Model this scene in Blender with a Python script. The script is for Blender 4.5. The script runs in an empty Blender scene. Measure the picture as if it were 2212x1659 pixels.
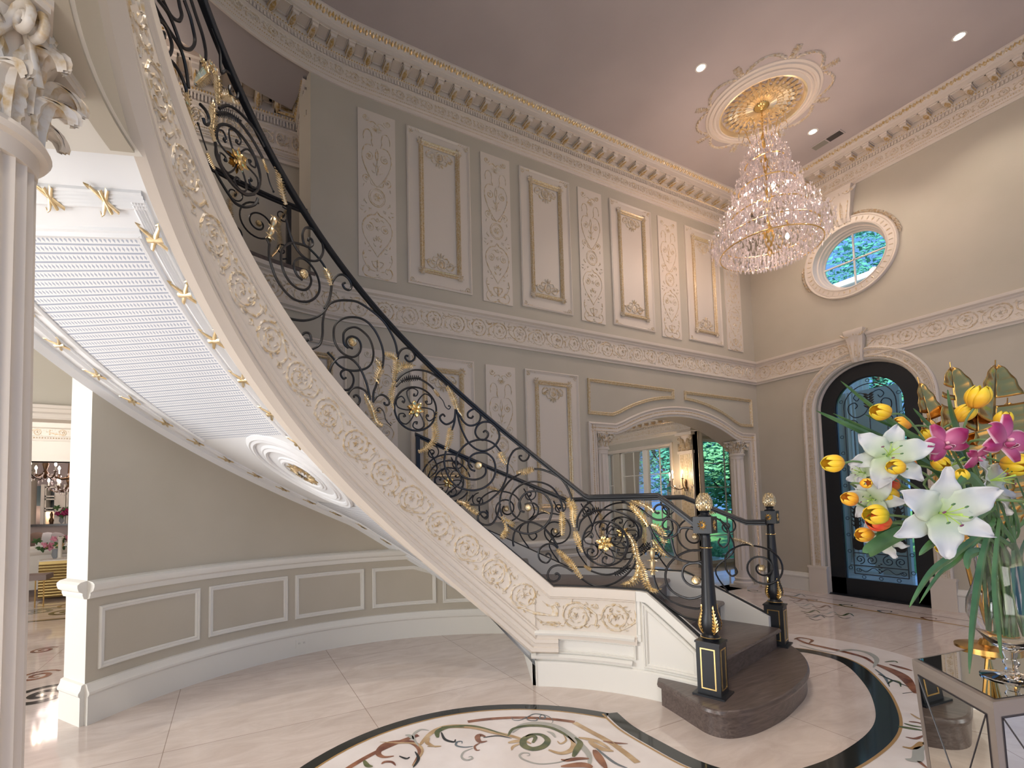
import bpy, math, random
from mathutils import Vector, Matrix
random.seed(7)
SC = bpy.context.scene
COL = SC.collection
PI = math.pi
H = 1.45
# ---------------------------------------------------------------- camera
F, CX, CY = 1022.154, 1019.987, 1027.732
yaw, pit, rol = [math.radians(a) for a in (27.048, 3.356, -1.195)]
FW = Vector((math.sin(yaw)*math.cos(pit), math.cos(yaw)*math.cos(pit), math.sin(pit)))
R0 = Vector((math.cos(yaw), -math.sin(yaw), 0)); U0 = R0.cross(FW)
RT = math.cos(rol)*R0+math.sin(rol)*U0; UP = -math.sin(rol)*R0+math.cos(rol)*U0
cam_d = bpy.data.cameras.new('camera'); cam = bpy.data.objects.new('camera', cam_d); COL.objects.link(cam)
m = Matrix((RT, UP, -FW)).transposed().to_4x4(); m.translation = (0, 0, H); cam.matrix_world = m
cam_d.sensor_width = 36; cam_d.lens = F/2212*36
cam_d.shift_x = (1106-CX)/2212; cam_d.shift_y = (CY-829.5)/2212
cam_d.clip_start = .05; cam_d.clip_end = 200
SC.camera = cam
# ---------------------------------------------------------------- world, light, exposure
SC.view_settings.view_transform = 'Standard'; SC.view_settings.look = 'None'
SC.view_settings.gamma = 1; SC.view_settings.use_curve_mapping = False
SC.view_settings.exposure = 0.45
w = bpy.data.worlds.new('sky'); SC.world = w; w.use_nodes = True
nt = w.node_tree; bg = nt.nodes['Background']
bg.inputs[0].default_value = (.22, .47, 1.0, 1); bg.inputs[1].default_value = .75
def lamp(name, kind, loc, energy, color, size=None, rot=None, **kw):
    d = bpy.data.lights.new(name, kind); d.energy = energy; d.color = color
    if kind == 'AREA' and size:
        d.shape = 'RECTANGLE'; d.size, d.size_y = size
    elif size: d.shadow_soft_size = size
    for k, v in kw.items(): setattr(d, k, v)
    o = bpy.data.objects.new(name, d); COL.objects.link(o); o.location = loc
    if rot is not None: o.rotation_euler = rot
    return o
sun = lamp('sun', 'SUN', (0, 0, 20), 5.5, (1, .97, .9), angle=.02, rot=(math.radians(55), 0, math.radians(-80)))
# added fill panels behind the camera and at left, standing in for unseen windows
lamp('rear_fill_light', 'AREA', (0.4, -2.55, 1.8), 210, (1, .94, .88), (4.6, 3.2), (math.radians(90), 0, math.radians(180)))
lamp('rear_right_fill', 'AREA', (6.2, -2.5, 2.6), 22, (1, .93, .86), (2.6, 3.6), (math.radians(90), 0, math.radians(180)))
lamp('side_fill_light', 'AREA', (-1.6, -1.1, 1.6), 60, (1, .95, .9), (2.4, 2.4), (math.radians(90), 0, math.radians(-90)))
lamp('left_room_daylight', 'AREA', (-5.3, 3.4, 1.6), 190, (.95, .97, 1), (3.2, 2.8), (math.radians(90), 0, math.radians(-90)))  # daylight inferred from the left room, no window is built there
for i_, (x_, y_) in enumerate([(1.0, 1.3), (-.4, .2), (0.6, -1.2), (4.8, .6)]):  # unseen ceiling spots added to brighten the floor and wainscot
    lamp('ceiling_fill_spot', 'SPOT', (x_, y_, 6.38), (170, 150, 120, 40)[i_], (1, .90, .80), .05, spot_size=math.radians(100), spot_blend=.7)
lamp('bay_room_fill', 'POINT', (6.3, 8.6, 2.9), 34, (.95, .95, 1), .3)  # point light without fixture, added to brighten the room beyond the arch
# ---------------------------------------------------------------- constants of the place
XR, YB = 7.964, 4.886
AX, AY = 1.237, 2.047; RW = YB-AY
SX, SY, RI = 1.263, 1.795, 1.684
UX, UY, RO = 1.21, 2.292, 2.802
Z0, SL, SL2, TH0 = .771, 1.483, .015, 51.9
ZHF, HR = 1.483, .959
ZFB, ZFT, ZCB, ZCT = 3.36, 3.741, 5.916, 6.576
RAD = math.radians
def zt(th):                              # top of the inner stringer at polar angle th (degrees) about the stair's centre
    a = max(0, RAD(th-TH0)); return Z0+SL*a+SL2*a*a
# wall frames: (s, z, out of the wall) -> world
def WM(s, z, o=0):
    if s >= 0: return (AX+s, YB-o, z)
    a = PI/2-s/RW; return (AX+(RW-o)*math.cos(a), AY+(RW-o)*math.sin(a), z)
def RM(s, z, o=0): return (XR-o, YB-s, z)          # right wall, s measured from the corner towards the viewer
def CYL(cx, cy, r, sign=-1):                       # (theta degrees, z, out): out is towards the centre when sign=-1
    def f(t, z, o=0):
        a = RAD(t); q = r+sign*o; return (cx+q*math.cos(a), cy+q*math.sin(a), z)
    return f
def ray(x, y):
    return (FW+(x-CX)/F*RT-(y-CY)/F*UP).normalized()
def at_z(x, y, z): d = ray(x, y); t = (z-H)/d.z; return Vector((d.x*t, d.y*t, z))
def at_depth(x, y, dep): d = ray(x, y); return Vector((0, 0, H))+d*(dep/d.dot(FW))
# ---------------------------------------------------------------- mesh helpers
class MB:
    def __init__(s): s.v = []; s.f = []
    def add(s, vs, fs):
        n = len(s.v); s.v.extend([tuple(p) for p in vs]); s.f.extend([tuple(i+n for i in f) for f in fs])
    def box(s, x0, x1, y0, y1, z0, z1, M=None):
        P = [(x, y, z) for z in (z0, z1) for y in (y0, y1) for x in (x0, x1)]
        if M is not None: P = [tuple(M @ Vector(p)) for p in P]
        s.add(P, [(0, 2, 3, 1), (4, 5, 7, 6), (0, 1, 5, 4), (2, 6, 7, 3), (0, 4, 6, 2), (1, 3, 7, 5)])
    def fbox(s, fn, s0, s1, z0, z1, o0, o1, n=1):     # a box in a wall frame, n slices along s
        rows = []
        for i in range(n+1):
            q = s0+(s1-s0)*i/n; rows.append([fn(q, z0, o0), fn(q, z0, o1), fn(q, z1, o1), fn(q, z1, o0)])
        s.loft(rows, True, True)
    def loft(s, rows, closed=True, caps=False):
        k = len(rows[0]); vs = [p for r in rows for p in r]; fs = []
        for i in range(len(rows)-1):
            for j in range(k if closed else k-1):
                a = i*k+j; b = i*k+(j+1) % k; fs.append((a, b, b+k, a+k))
        if caps: fs.append(tuple(range(k-1, -1, -1))); n = (len(rows)-1)*k; fs.append(tuple(range(n, n+k)))
        s.add(vs, fs)
    def sweep(s, fn, ss, prof, closed=False, caps=False):   # prof: (out, z)
        s.loft([[fn(q, z, o) for o, z in prof] for q in ss], closed, caps)
    def tube(s, pts, r, seg=6, closed=False, caps=True):
        P = [Vector(p) for p in pts]; n = len(P)
        if n < 2: return
        rr = r if isinstance(r, (list, tuple)) else [r]*n
        up = None; rows = []
        for i in range(n):
            a = P[(i-1) % n] if (closed or i > 0) else P[i]; b = P[(i+1) % n] if (closed or i < n-1) else P[i]
            t = (b-a)
            if t.length < 1e-9: t = Vector((0, 0, 1))
            t.normalize()
            if up is None: up = t.orthogonal().normalized()
            else:
                up = up-t*up.dot(t)
                up = up.normalized() if up.length > 1e-6 else t.orthogonal().normalized()
            v = t.cross(up)
            rows.append([P[i]+(up*math.cos(2*PI*j/seg)+v*math.sin(2*PI*j/seg))*rr[i] for j in range(seg)])
        if closed: rows.append(rows[0])
        s.loft(rows, True, caps and not closed)
    def mtube(s, fn, pts, r, o=0., seg=5, flat=1.):     # half-round relief moulding on a wall frame, pts in (s,z)
        n = len(pts)
        if n < 2: return
        rr = r if isinstance(r, (list, tuple)) else [r]*n
        rows = []
        for i in range(n):
            a = pts[max(i-1, 0)]; b = pts[min(i+1, n-1)]; tx, ty = b[0]-a[0], b[1]-a[1]; L = math.hypot(tx, ty) or 1
            nx, ny = -ty/L, tx/L
            row = []
            for j in range(seg):
                an = PI*j/(seg-1); c = math.cos(an)*rr[i]; h = math.sin(an)*rr[i]*flat
                row.append(fn(pts[i][0]+nx*c, pts[i][1]+ny*c, o+h))
            rows.append(row)
        s.loft(rows, False)
    def leaf(s, fn, x, y, ang, L, W, h, o=0., curl=0., n=4):    # pointed acanthus leaflet in relief
        rows = []; a = ang; px, py = x, y
        for i in range(n+1):
            t = i/n; w = W*math.sin(PI*min(1, .12+.88*t))**.8*(1-.15*t) if i < n else .0008
            nx, ny = -math.sin(a), math.cos(a)
            rows.append([fn(px+nx*w/2, py+ny*w/2, o), fn(px, py, o+h*(1-.4*t)), fn(px-nx*w/2, py-ny*w/2, o)])
            a += curl/n; px += math.cos(a)*L/n; py += math.sin(a)*L/n
        s.loft(rows, False)
    def lathe(s, prof, c=(0, 0, 0), seg=24, M=None, flute=0, fd=0.):    # prof: (r, z)
        rows = []
        for r, z in prof:
            row = []
            for j in range(seg):
                a = 2*PI*j/seg; q = r
                if flute: q = r-fd*abs(math.sin(flute*a/2))
                p = Vector((q*math.cos(a), q*math.sin(a), z))
                p = (M @ p) if M is not None else p+Vector(c)
                row.append(p)
            rows.append(row)
        s.loft(rows, True, True)
    def poly(s, pts, thick=None):                    # flat polygon (list of 3D), optional extrusion vector
        n = len(pts)
        if thick is None: s.add(pts, [tuple(range(n))]); return
        t = Vector(thick); q = [tuple(Vector(p)+t) for p in pts]
        s.add(list(pts)+q, [tuple(range(n)), tuple(range(2*n-1, n-1, -1))]+[(i, i+n, (i+1) % n+n, (i+1) % n) for i in range(n)])
    def ball(s, c, r, seg=8, rings=5, sc=(1, 1, 1)):
        prof = []
        rows = []
        for i in range(rings+1):
            a = -PI/2+PI*i/rings; q = max(math.cos(a), .02)
            rows.append([(c[0]+r*sc[0]*q*math.cos(2*PI*j/seg), c[1]+r*sc[1]*q*math.sin(2*PI*j/seg), c[2]+r*sc[2]*math.sin(a)) for j in range(seg)])
        s.loft(rows, True, True)
    def build(s, name, mat, parent=None, smooth=True, ang=35, kind=None):
        me = bpy.data.meshes.new(name); me.from_pydata(s.v, [], s.f); me.update()
        if mat: me.materials.append(mat)
        if smooth and me.polygons:
            me.polygons.foreach_set('use_smooth', [True]*len(me.polygons))
            try: me.set_sharp_from_angle(angle=RAD(ang))
            except Exception: pass
        o = bpy.data.objects.new(name, me); COL.objects.link(o)
        if parent: o.parent = parent
        if kind: o['kind'] = kind
        return o
def rebase(o, loc):                                  # put a mesh object's origin at its base without moving it
    L = Vector(loc); o.data.transform(Matrix.Translation(-L)); o.location = L; return o
def tag(o, label, cat, group=None, kind=None):
    o['label'] = label; o['category'] = cat
    if group: o['group'] = group
    if kind: o['kind'] = kind
    return o
def thing(name, label, cat, loc=(0, 0, 0), rz=0., group=None):
    o = bpy.data.objects.new(name, None); COL.objects.link(o); o.location = loc; o.rotation_euler = (0, 0, rz)
    o.empty_display_size = .1
    return tag(o, label, cat, group)
def sub(o, parent):                                  # parent keeping the world place (parents are only translated / turned)
    o.parent = parent
    M = Matrix.Translation(parent.location) @ parent.rotation_euler.to_matrix().to_4x4()
    o.matrix_parent_inverse = M.inverted(); return o
def kids(o): return [c for c in COL.objects if c.parent == o]
def copy_tree(o, parent=None):
    c = o.copy(); COL.objects.link(c); c.parent = parent
    for ch in list(o.children): copy_tree(ch, c)
    return c
def cr(pts, n=6, closed=False):                      # Catmull-Rom through points
    P = [tuple(p) for p in pts]; m_ = len(P); out = []
    if m_ < 3: return P
    rng = range(m_) if closed else range(m_-1)
    for i in rng:
        p0 = P[(i-1) % m_] if (closed or i > 0) else P[0]; p1 = P[i]; p2 = P[(i+1) % m_]
        p3 = P[(i+2) % m_] if (closed or i+2 < m_) else P[-1]
        for k in range(n):
            t = k/n
            out.append(tuple(.5*((2*b)+(-a+c)*t+(2*a-5*b+4*c-d)*t*t+(-a+3*b-3*c+d)*t**3) for a, b, c, d in zip(p0, p1, p2, p3)))
    if not closed: out.append(P[-1])
    return out
def spiral(cx, cy, r0, r1, a0, turns, n=None):       # from radius r0 at angle a0 (rad) to r1
    n = n or int(abs(turns)*14)+2
    return [(cx+(r0+(r1-r0)*(i/(n-1))**.85)*math.cos(a0+2*PI*turns*i/(n-1)), cy+(r0+(r1-r0)*(i/(n-1))**.85)*math.sin(a0+2*PI*turns*i/(n-1))) for i in range(n)]
def frange(a, b, n): return [a+(b-a)*i/n for i in range(n+1)]
# ---------------------------------------------------------------- materials
def mat(name, col, rough=.5, metal=0., **kw):
    m_ = bpy.data.materials.new(name); m_.use_nodes = True
    b = m_.node_tree.nodes['Principled BSDF']
    b.inputs['Base Color'].default_value = (*col, 1); b.inputs['Roughness'].default_value = rough; b.inputs['Metallic'].default_value = metal
    for k, v in kw.items():
        b.inputs[k.replace('_', ' ')].default_value = v
    return m_
def noisy(m_, c1, c2, scale=8, detail=4, bump=0., lo=.35, hi=.65, coord='Object', dist=0.):
    nt = m_.node_tree; N = nt.nodes; L = nt.links; b = N['Principled BSDF']
    tc = N.new('ShaderNodeTexCoord'); nz = N.new('ShaderNodeTexNoise'); nz.inputs['Scale'].default_value = scale; nz.inputs['Detail'].default_value = detail
    nz.inputs['Distortion'].default_value = dist
    rp = N.new('ShaderNodeValToRGB'); rp.color_ramp.elements[0].position = lo; rp.color_ramp.elements[1].position = hi
    rp.color_ramp.elements[0].color = (*c1, 1); rp.color_ramp.elements[1].color = (*c2, 1)
    L.new(tc.outputs[coord], nz.inputs['Vector']); L.new(nz.outputs['Fac'], rp.inputs['Fac']); L.new(rp.outputs['Color'], b.inputs['Base Color'])
    if bump:
        bp = N.new('ShaderNodeBump'); bp.inputs['Strength'].default_value = bump; bp.inputs['Distance'].default_value = .01
        L.new(nz.outputs['Fac'], bp.inputs['Height']); L.new(bp.outputs['Normal'], b.inputs['Normal'])
    return m_
def emis(name, col, st):
    m_ = bpy.data.materials.new(name); m_.use_nodes = True; nt = m_.node_tree
    b = nt.nodes['Principled BSDF']; b.inputs['Base Color'].default_value = (*col, 1)
    b.inputs['Emission Color'].default_value = (*col, 1); b.inputs['Emission Strength'].default_value = st
    return m_
M = {}
M['wall'] = noisy(mat('beige wall paint', (.52, .46, .37), .6), (.50, .455, .365), (.54, .49, .40), 2.5, 2, lo=.2, hi=.8)
M['wallup'] = M['wall']
M['trim'] = mat('white trim paint', (.80, .775, .71), .38)
M['soffit'] = mat('bright white soffit paint', (.86, .87, .88), .45)
M['ceil'] = noisy(mat('ceiling paint', (.5, .45, .43), .8), (.47, .415, .40), (.52, .46, .44), 1.2, 2)
M['cream'] = mat('cream plaster', (.72, .64, .55), .45)
M['relief'] = noisy(mat('cream plaster relief with gold wash', (.7, .6, .42), .38, .15), (.74, .66, .55), (.62, .46, .25), 34, 3, lo=.42, hi=.66)
M['gild'] = noisy(mat('gilded relief', (.75, .57, .28), .32, .55), (.80, .68, .48), (.62, .42, .16), 40, 3, lo=.35, hi=.6)
M['gold'] = mat('polished gold', (.86, .62, .26), .22, 1.)
M['leafgold'] = noisy(mat('antique gold leaf', (.8, .62, .36), .3, .85), (.86, .72, .48), (.66, .50, .26), 30, 2)
M['brass'] = mat('brass', (.78, .55, .2), .2, 1.)
M['iron'] = mat('black wrought iron', (.012, .012, .014), .38, .0)
M['black'] = mat('black lacquer', (.010, .012, .016), .38)
M['wood'] = mat('dark stained oak', (.11, .085, .075), .32)
def marble(m_):
    nt = m_.node_tree; N = nt.nodes; L = nt.links; b = N['Principled BSDF']
    tc = N.new('ShaderNodeTexCoord'); mp = N.new('ShaderNodeMapping'); mp.inputs['Rotation'].default_value = (0, 0, .6); mp.inputs['Scale'].default_value = (1, 3.2, 1)
    n1 = N.new('ShaderNodeTexNoise'); n1.inputs['Scale'].default_value = 2.2; n1.inputs['Detail'].default_value = 9; n1.inputs['Roughness'].default_value = .65; n1.inputs['Distortion'].default_value = 1.2
    rp = N.new('ShaderNodeValToRGB'); e = rp.color_ramp.elements; e[0].position = .3; e[1].position = .72; e[0].color = (.60, .495, .43, 1); e[1].color = (.76, .66, .595, 1)
    br = N.new('ShaderNodeTexBrick'); br.offset = 0; br.inputs['Scale'].default_value = 1; br.inputs['Brick Width'].default_value = 1.22; br.inputs['Row Height'].default_value = 1.22
    br.inputs['Mortar Size'].default_value = .0025; br.inputs['Color1'].default_value = (1, 1, 1, 1); br.inputs['Color2'].default_value = (.93, .93, .93, 1); br.inputs['Mortar'].default_value = (.55, .5, .46, 1)
    mp2 = N.new('ShaderNodeMapping'); mp2.inputs['Location'].default_value = (.35, .2, 0)
    mx = N.new('ShaderNodeMixRGB'); mx.blend_type = 'MULTIPLY'; mx.inputs['Fac'].default_value = 1
    L.new(tc.outputs['Object'], mp.inputs[0]); L.new(mp.outputs[0], n1.inputs['Vector']); L.new(n1.outputs['Fac'], rp.inputs[0])
    L.new(tc.outputs['Object'], mp2.inputs[0]); L.new(mp2.outputs[0], br.inputs['Vector'])
    L.new(rp.outputs[0], mx.inputs[1]); L.new(br.outputs['Color'], mx.inputs[2]); L.new(mx.outputs[0], b.inputs['Base Color'])
    return m_
M['marble'] = marble(mat('polished cream marble', (.6, .5, .42), .07, 0, Specular_IOR_Level=.5))
M['marblew'] = noisy(mat('pale inlay marble', (.7, .62, .58), .07), (.76, .69, .65), (.86, .80, .77), 3, 6)
M['glass'] = mat('clear glass', (1, 1, 1), .0, 0, Transmission_Weight=1., IOR=1.45)
def thinglass(name, tint=(1, 1, 1), mixv=.08):
    m_ = bpy.data.materials.new(name); m_.use_nodes = True; nt = m_.node_tree; N = nt.nodes; L = nt.links
    for n_ in list(N): N.remove(n_)
    out = N.new('ShaderNodeOutputMaterial'); tr = N.new('ShaderNodeBsdfTransparent'); tr.inputs[0].default_value = (*tint, 1)
    gl = N.new('ShaderNodeBsdfGlossy'); gl.inputs['Roughness'].default_value = .02
    fr = N.new('ShaderNodeFresnel'); fr.inputs[0].default_value = 1.45; mx = N.new('ShaderNodeMixShader')
    L.new(fr.outputs[0], mx.inputs[0]); L.new(tr.outputs[0], mx.inputs[1]); L.new(gl.outputs[0], mx.inputs[2]); L.new(mx.outputs[0], out.inputs[0])
    return m_
M['pane'] = thinglass('window pane', (.86, .95, 1.0))
M['mirror'] = mat('mirror', (.83, .85, .80), .015, 1.)
M['bulb'] = emis('warm glowing bulb', (1, .86, .68), 14)
M['dl'] = emis('downlight lens', (1, .9, .78), 45)
ZCT = 6.43
def at_Y(x, y, Y): d = ray(x, y); t = Y/d.y; return Vector((d.x*t, Y, H+d.z*t))
def at_X(x, y, X): d = ray(x, y); t = X/d.x; return Vector((X, d.y*t, H+d.z*t))
def wall_rects(mb, fn, s0, s1, z0, z1, holes=(), o0=-.2, o1=0., n=1):
    S = sorted({s0, s1, *[h[0] for h in holes], *[h[1] for h in holes]}); Z = sorted({z0, z1, *[h[2] for h in holes], *[h[3] for h in holes]})
    S = [q for q in S if s0 <= q <= s1]; Z = [q for q in Z if z0 <= q <= z1]
    for a, b in zip(S, S[1:]):
        for c, d in zip(Z, Z[1:]):
            x, y = (a+b)/2, (c+d)/2
            if any(h[0] < x < h[1] and h[2] < y < h[3] for h in holes): continue
            mb.fbox(fn, a, b, c, d, o0, o1, n)
def hole_patch(mb, fn, s0, s1, z0, z1, outline, depth):   # rectangle with a star-shaped hole and its reveal
    cx = sum(p[0] for p in outline)/len(outline); cz = sum(p[1] for p in outline)/len(outline)
    rows = []
    for x, z in outline:
        dx, dz = x-cx, z-cz; ts = []
        if dx > 1e-9: ts.append((s1-cx)/dx)
        if dx < -1e-9: ts.append((s0-cx)/dx)
        if dz > 1e-9: ts.append((z1-cz)/dz)
        if dz < -1e-9: ts.append((z0-cz)/dz)
        t = min(ts)
        rows.append([fn(cx+dx*t, cz+dz*t, 0), fn(x, z, 0), fn(x, z, -depth)])
    # corners: insert by splitting where the outer point jumps side
    for (c0, c1) in ((s0, z0), (s1, z0), (s1, z1), (s0, z1)):
        P = Vector(fn(c0, c1, 0)); i = min(range(len(rows)), key=lambda k: (Vector(rows[k][0])-P).length); rows[i][0] = tuple(P)
    rows.append(rows[0]); mb.loft(rows, False)
def arch_outline(x0, x1, zb, zs, rise, n=24):            # counter-clockwise from the bottom left, arch over zs
    cx = (x0+x1)/2; r = (x1-x0)/2; pts = [(x0+(x1-x0)*i/6, zb) for i in range(7)]
    pts += [(x1, zb+(zs-zb)*i/8) for i in range(1, 9)]
    if abs(rise-r) < 1e-6: pts += [(cx+r*math.cos(PI*i/n), zs+r*math.sin(PI*i/n)) for i in range(1, n)]
    else:
        R_ = (r*r+rise*rise)/(2*rise); c_ = zs+rise-R_; a = math.asin(r/R_)
        pts += [(cx+R_*math.sin(a-2*a*i/n), c_+R_*math.cos(a-2*a*i/n)) for i in range(1, n)]
    pts += [(x0, zs-(zs-zb)*i/8) for i in range(0, 8)]
    return pts
def struct(o): o['kind'] = 'structure'; return o
# ---------------------------------------------------------------- floor
mb = MB(); mb.box(-7, 10.8, -2.8, 13.2, -.12, 0); floor = struct(mb.build('floor', M['marble'], smooth=False))
# ---------------------------------------------------------------- ceilings
mb = MB(); mb.box(-1.8, 8.2, -2.8, 5.2, ZCT, ZCT+.1); ceiling = struct(mb.build('ceiling', M['ceil'], smooth=False))
# ---------------------------------------------------------------- back wall (straight, with the segmental arch) and its curved end
s_end = XR-AX; aL, aR = 4.60-AX, 7.62-AX
wb = MB()
def wbot(s):
    P = WM(s, 0); th = math.degrees(math.atan2(P[1]-SY, P[0]-SX)) % 360; return max(0, zt(th)-.50)
wb.loft([[WM(s, wbot(s), 0), WM(s, ZCT, 0)] for s in frange(0, 1.7, 17)], False); wb.loft([[WM(s, 0, 0), WM(s, ZCT, 0)] for s in (1.7, 3.0)], False)
arch_in = arch_outline(4.40-AX, 7.64-AX, 0, 2.24, .46)
hole_patch(wb, WM, 3.0, s_end, 0, 3.3, arch_in, .34)
wb.fbox(WM, 3.0, s_end+.0, 3.3, ZCT, -.3, 0)
wb.fbox(WM, 0, 3.0, 3.0, ZCT, -.34, -.3); wb.fbox(WM, 1.8, 3.0, 0, 3.0, -.34, -.3); wb.fbox(WM, 3.0, 4.40-AX, 0, 3.3, -.34, -.33); wb.fbox(WM, 7.64-AX, s_end+.3, 0, 3.3, -.34, -.33); wb.fbox(WM, 4.40-AX, 7.64-AX, 2.71, 3.3, -.34, -.33)
struct(wb.build('wall_back', M['wall'], ang=30))
GS = -.545                                                # where the gallery opening starts on the curved wall
wc = MB()
ss = frange(GS, 0, 8); wc.loft([[WM(s, wbot(s), 0), WM(s, ZCT, 0)] for s in ss], False); wc.loft([[WM(GS, z, 0), WM(GS, z, -.35)] for z in (3.7, 6.0)], False)
def soff(th): return zt(th)-.70
sW = [(-RW*RAD(a)) for a in frange(0, 112, 56)]
rows = []
for s in [q for q in sW if q <= GS+1e-9]:
    rows.append([WM(s, wbot(s), 0), WM(s, 3.74, 0)])
wc.loft([[WM(GS, wbot(GS), 0), WM(GS, 3.74, 0)]]+rows, False)
struct(wc.build('wall_curved', M['wall'], ang=30))
# ---------------------------------------------------------------- right wall with door arch and round window
DY, DR, DZS = 3.372, .62, 2.735
OY, OZ = 3.43, 4.90
sD, sO = YB-DY, YB-OY
wr = MB()
door_out = arch_outline(sD-DR, sD+DR, 0, DZS, DR)
hole_patch(wr, RM, .5, 2.6, 0, 3.6, door_out, .16)
circ = [(sO+.455*math.cos(2*PI*i/48), OZ+.455*math.sin(2*PI*i/48)) for i in range(48)]
hole_patch(wr, RM, .5, 2.6, 3.9, 5.9, circ, .2)
wr.add([RM(a, b, 0) for a, b in ((0, 0), (.5, 0), (.5, ZCT), (0, ZCT))], [(0, 1, 2, 3)])
wr.add([RM(a, b, 0) for a, b in ((2.6, 0), (7.7, 0), (7.7, ZCT), (2.6, ZCT))], [(0, 1, 2, 3)])
wr.add([RM(a, b, 0) for a, b in ((.5, 3.6), (2.6, 3.6), (2.6, 3.9), (.5, 3.9))], [(0, 1, 2, 3)])
wr.add([RM(a, b, 0) for a, b in ((.5, 5.9), (2.6, 5.9), (2.6, ZCT), (.5, ZCT))], [(0, 1, 2, 3)])
struct(wr.build('wall_right', M['wall'], ang=30))
# ---------------------------------------------------------------- wall behind the camera and the left wall, rear openings added for the fill panels
mb = MB(); FR = lambda s, z, o=0: (s, -2.75+o, z)
wall_rects(mb, FR, -1.8, XR+.1, 0, ZCT, [(-1.4, 3.8, .5, 4.1), (4.9, 7.5, .8, 4.4)])
struct(mb.build('wall_rear', M['wall'], smooth=False))
mb = MB(); mb.box(-1.8, -1.65, -2.8, .9, 0, ZCT); mb.box(-2.6, -1.6, .9, 2.2, 3.74, ZCT); mb.box(-5.5, -1.65, .8, .9, 0, 3.4); mb.box(-6, -2.5, 1.9, 2.0, 3.3, ZCT); mb.box(-6, -1.6, .8, 2.1, 3.3, 3.4); mb.box(-5.6, -5.4, .8, 1.6, 0, 3.4); struct(mb.build('wall_left', M['wall'], smooth=False))
# ---------------------------------------------------------------- rinceau (scrolled acanthus) ornament
def rinceau(mb, fn, s0, s1, z0, z1, period, r=.006, o=.002, dense=1., first=1, zf=None):
    zf = zf or (lambda s: 0)
    n = max(1, round((s1-s0)/period)); P = (s1-s0)/n; Hh = z1-z0
    k = 1/abs(getattr(fn, 'us', 1))
    f2 = lambda s, z, o_=0: fn(s, z+zf(s), o_)
    us = getattr(fn, 'us', 1.)                             # metres per unit of s
    f3 = lambda x, y, o_=0: f2(x/us, y, o_)
    Pm = P*us; x00 = s0*us
    for i in range(n):
        d = first if i % 2 == 0 else -first; cx = x00+(i+.5)*Pm; cz = (z0+z1)/2
        R_ = min(Hh*.42, abs(Pm)*.46)
        sg = 1 if Pm > 0 else -1
        # wave stem
        w = [(cx+sg*R_*1.0*math.cos(a)-0, cz-d*.0+d*R_*math.sin(a)) for a in [PI-PI*.28+(-PI*1.45)*q/12 for q in range(13)]]
        w = [(cx-sg*abs(Pm)*.5, cz-d*Hh*.30), (cx-sg*abs(Pm)*.52, cz+d*Hh*.05)]+w
        sp = []
        a0 = PI-PI*.28-PI*1.45; nn = 22
        for q in range(nn):
            t = q/(nn-1); rr = R_*(1-t)**.9*.86+R_*.1; a = a0-PI*2.2*t*1.0
            sp.append((cx+sg*rr*math.cos(a), cz+d*rr*math.sin(a)))
        pts = cr(w, 2)+sp
        mb.mtube(f3, pts, [r*(1.25-.6*j/len(pts)) for j in range(len(pts))], o, 4)
        # leaves along the outer turn
        for q in range(int(9*dense)):
            a = PI*.8-PI*1.9*q/(9*dense); x = cx+sg*R_*math.cos(a); y = cz+d*R_*math.sin(a)
            t = math.atan2(d*math.sin(a), sg*math.cos(a)); side = 1 if q % 2 else -1
            ang = t-sg*d*(PI/2)*.75 if side > 0 else t+PI-sg*d*-.9
            L = Hh*(.17 if side > 0 else .15)
            mb.leaf(f3, x, y, ang, L*1.15, Hh*.11, r*1.7, o, curl=-sg*d*1.1*side, n=3)
            if q % 2: mb.leaf(f3, cx+sg*R_*.62*math.cos(a), cz+d*R_*.62*math.sin(a), t+PI+sg*d*.7, L*.9, Hh*.08, r*1.5, o, curl=sg*d*1.1, n=3)
        for q in range(int(13*dense)):                     # small filler leaves
            fx = cx+sg*abs(Pm)*rfill.uniform(-.5, .5); fy = cz+Hh*rfill.uniform(-.42, .42)
            mb.leaf(f3, fx, fy, rfill.uniform(0, 2*PI), Hh*rfill.uniform(.10, .17), Hh*.055, r*1.3, o, rfill.choice((-1.2, 1.2)), 2)
        for q in range(5):                                 # rosette
            a = 2*PI*q/5+.3; mb.leaf(f3, cx, cz, a, Hh*.11, Hh*.07, r*2., o, n=2)
        for e in (-1, 1):                                  # spandrel tendrils and buds
            bx = cx+sg*abs(Pm)*.5; by = cz+e*Hh*.30
            mb.mtube(f3, spiral(bx-sg*.02*Hh, by, Hh*.10, Hh*.02, PI*.5*e, 1.1*e, 9), r*.7, o, 4)
            mb.leaf(f3, bx, by-e*Hh*.05, PI/2*e+.6, Hh*.17, Hh*.06, r*1.4, o, 1.0, 3); mb.leaf(f3, bx, by-e*Hh*.05, PI/2*e-.7, Hh*.16, Hh*.06, r*1.4, o, -1.0, 3)
            mb.leaf(f3, cx-sg*abs(Pm)*.32, cz+e*Hh*.38, (0 if sg > 0 else PI)+.3*e, Hh*.16, Hh*.06, r*1.3, o, -.8*e, 3)
rfill = random.Random(5)
def beads(mb, fn, s0, s1, z, step, r, o, zf=None, us=1.):
    n = max(1, int(abs(s1-s0)*us/step))
    for i in range(n):
        s = s0+(s1-s0)*(i+.5)/n; zz = z+(zf(s) if zf else 0); h = r
        du = r/us
        mb.add([fn(s-du, zz, o), fn(s, zz+h, o), fn(s+du, zz, o), fn(s, zz-h, o), fn(s, zz, o+h*1.1)], [(0, 1, 4), (1, 2, 4), (2, 3, 4), (3, 0, 4)])
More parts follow.
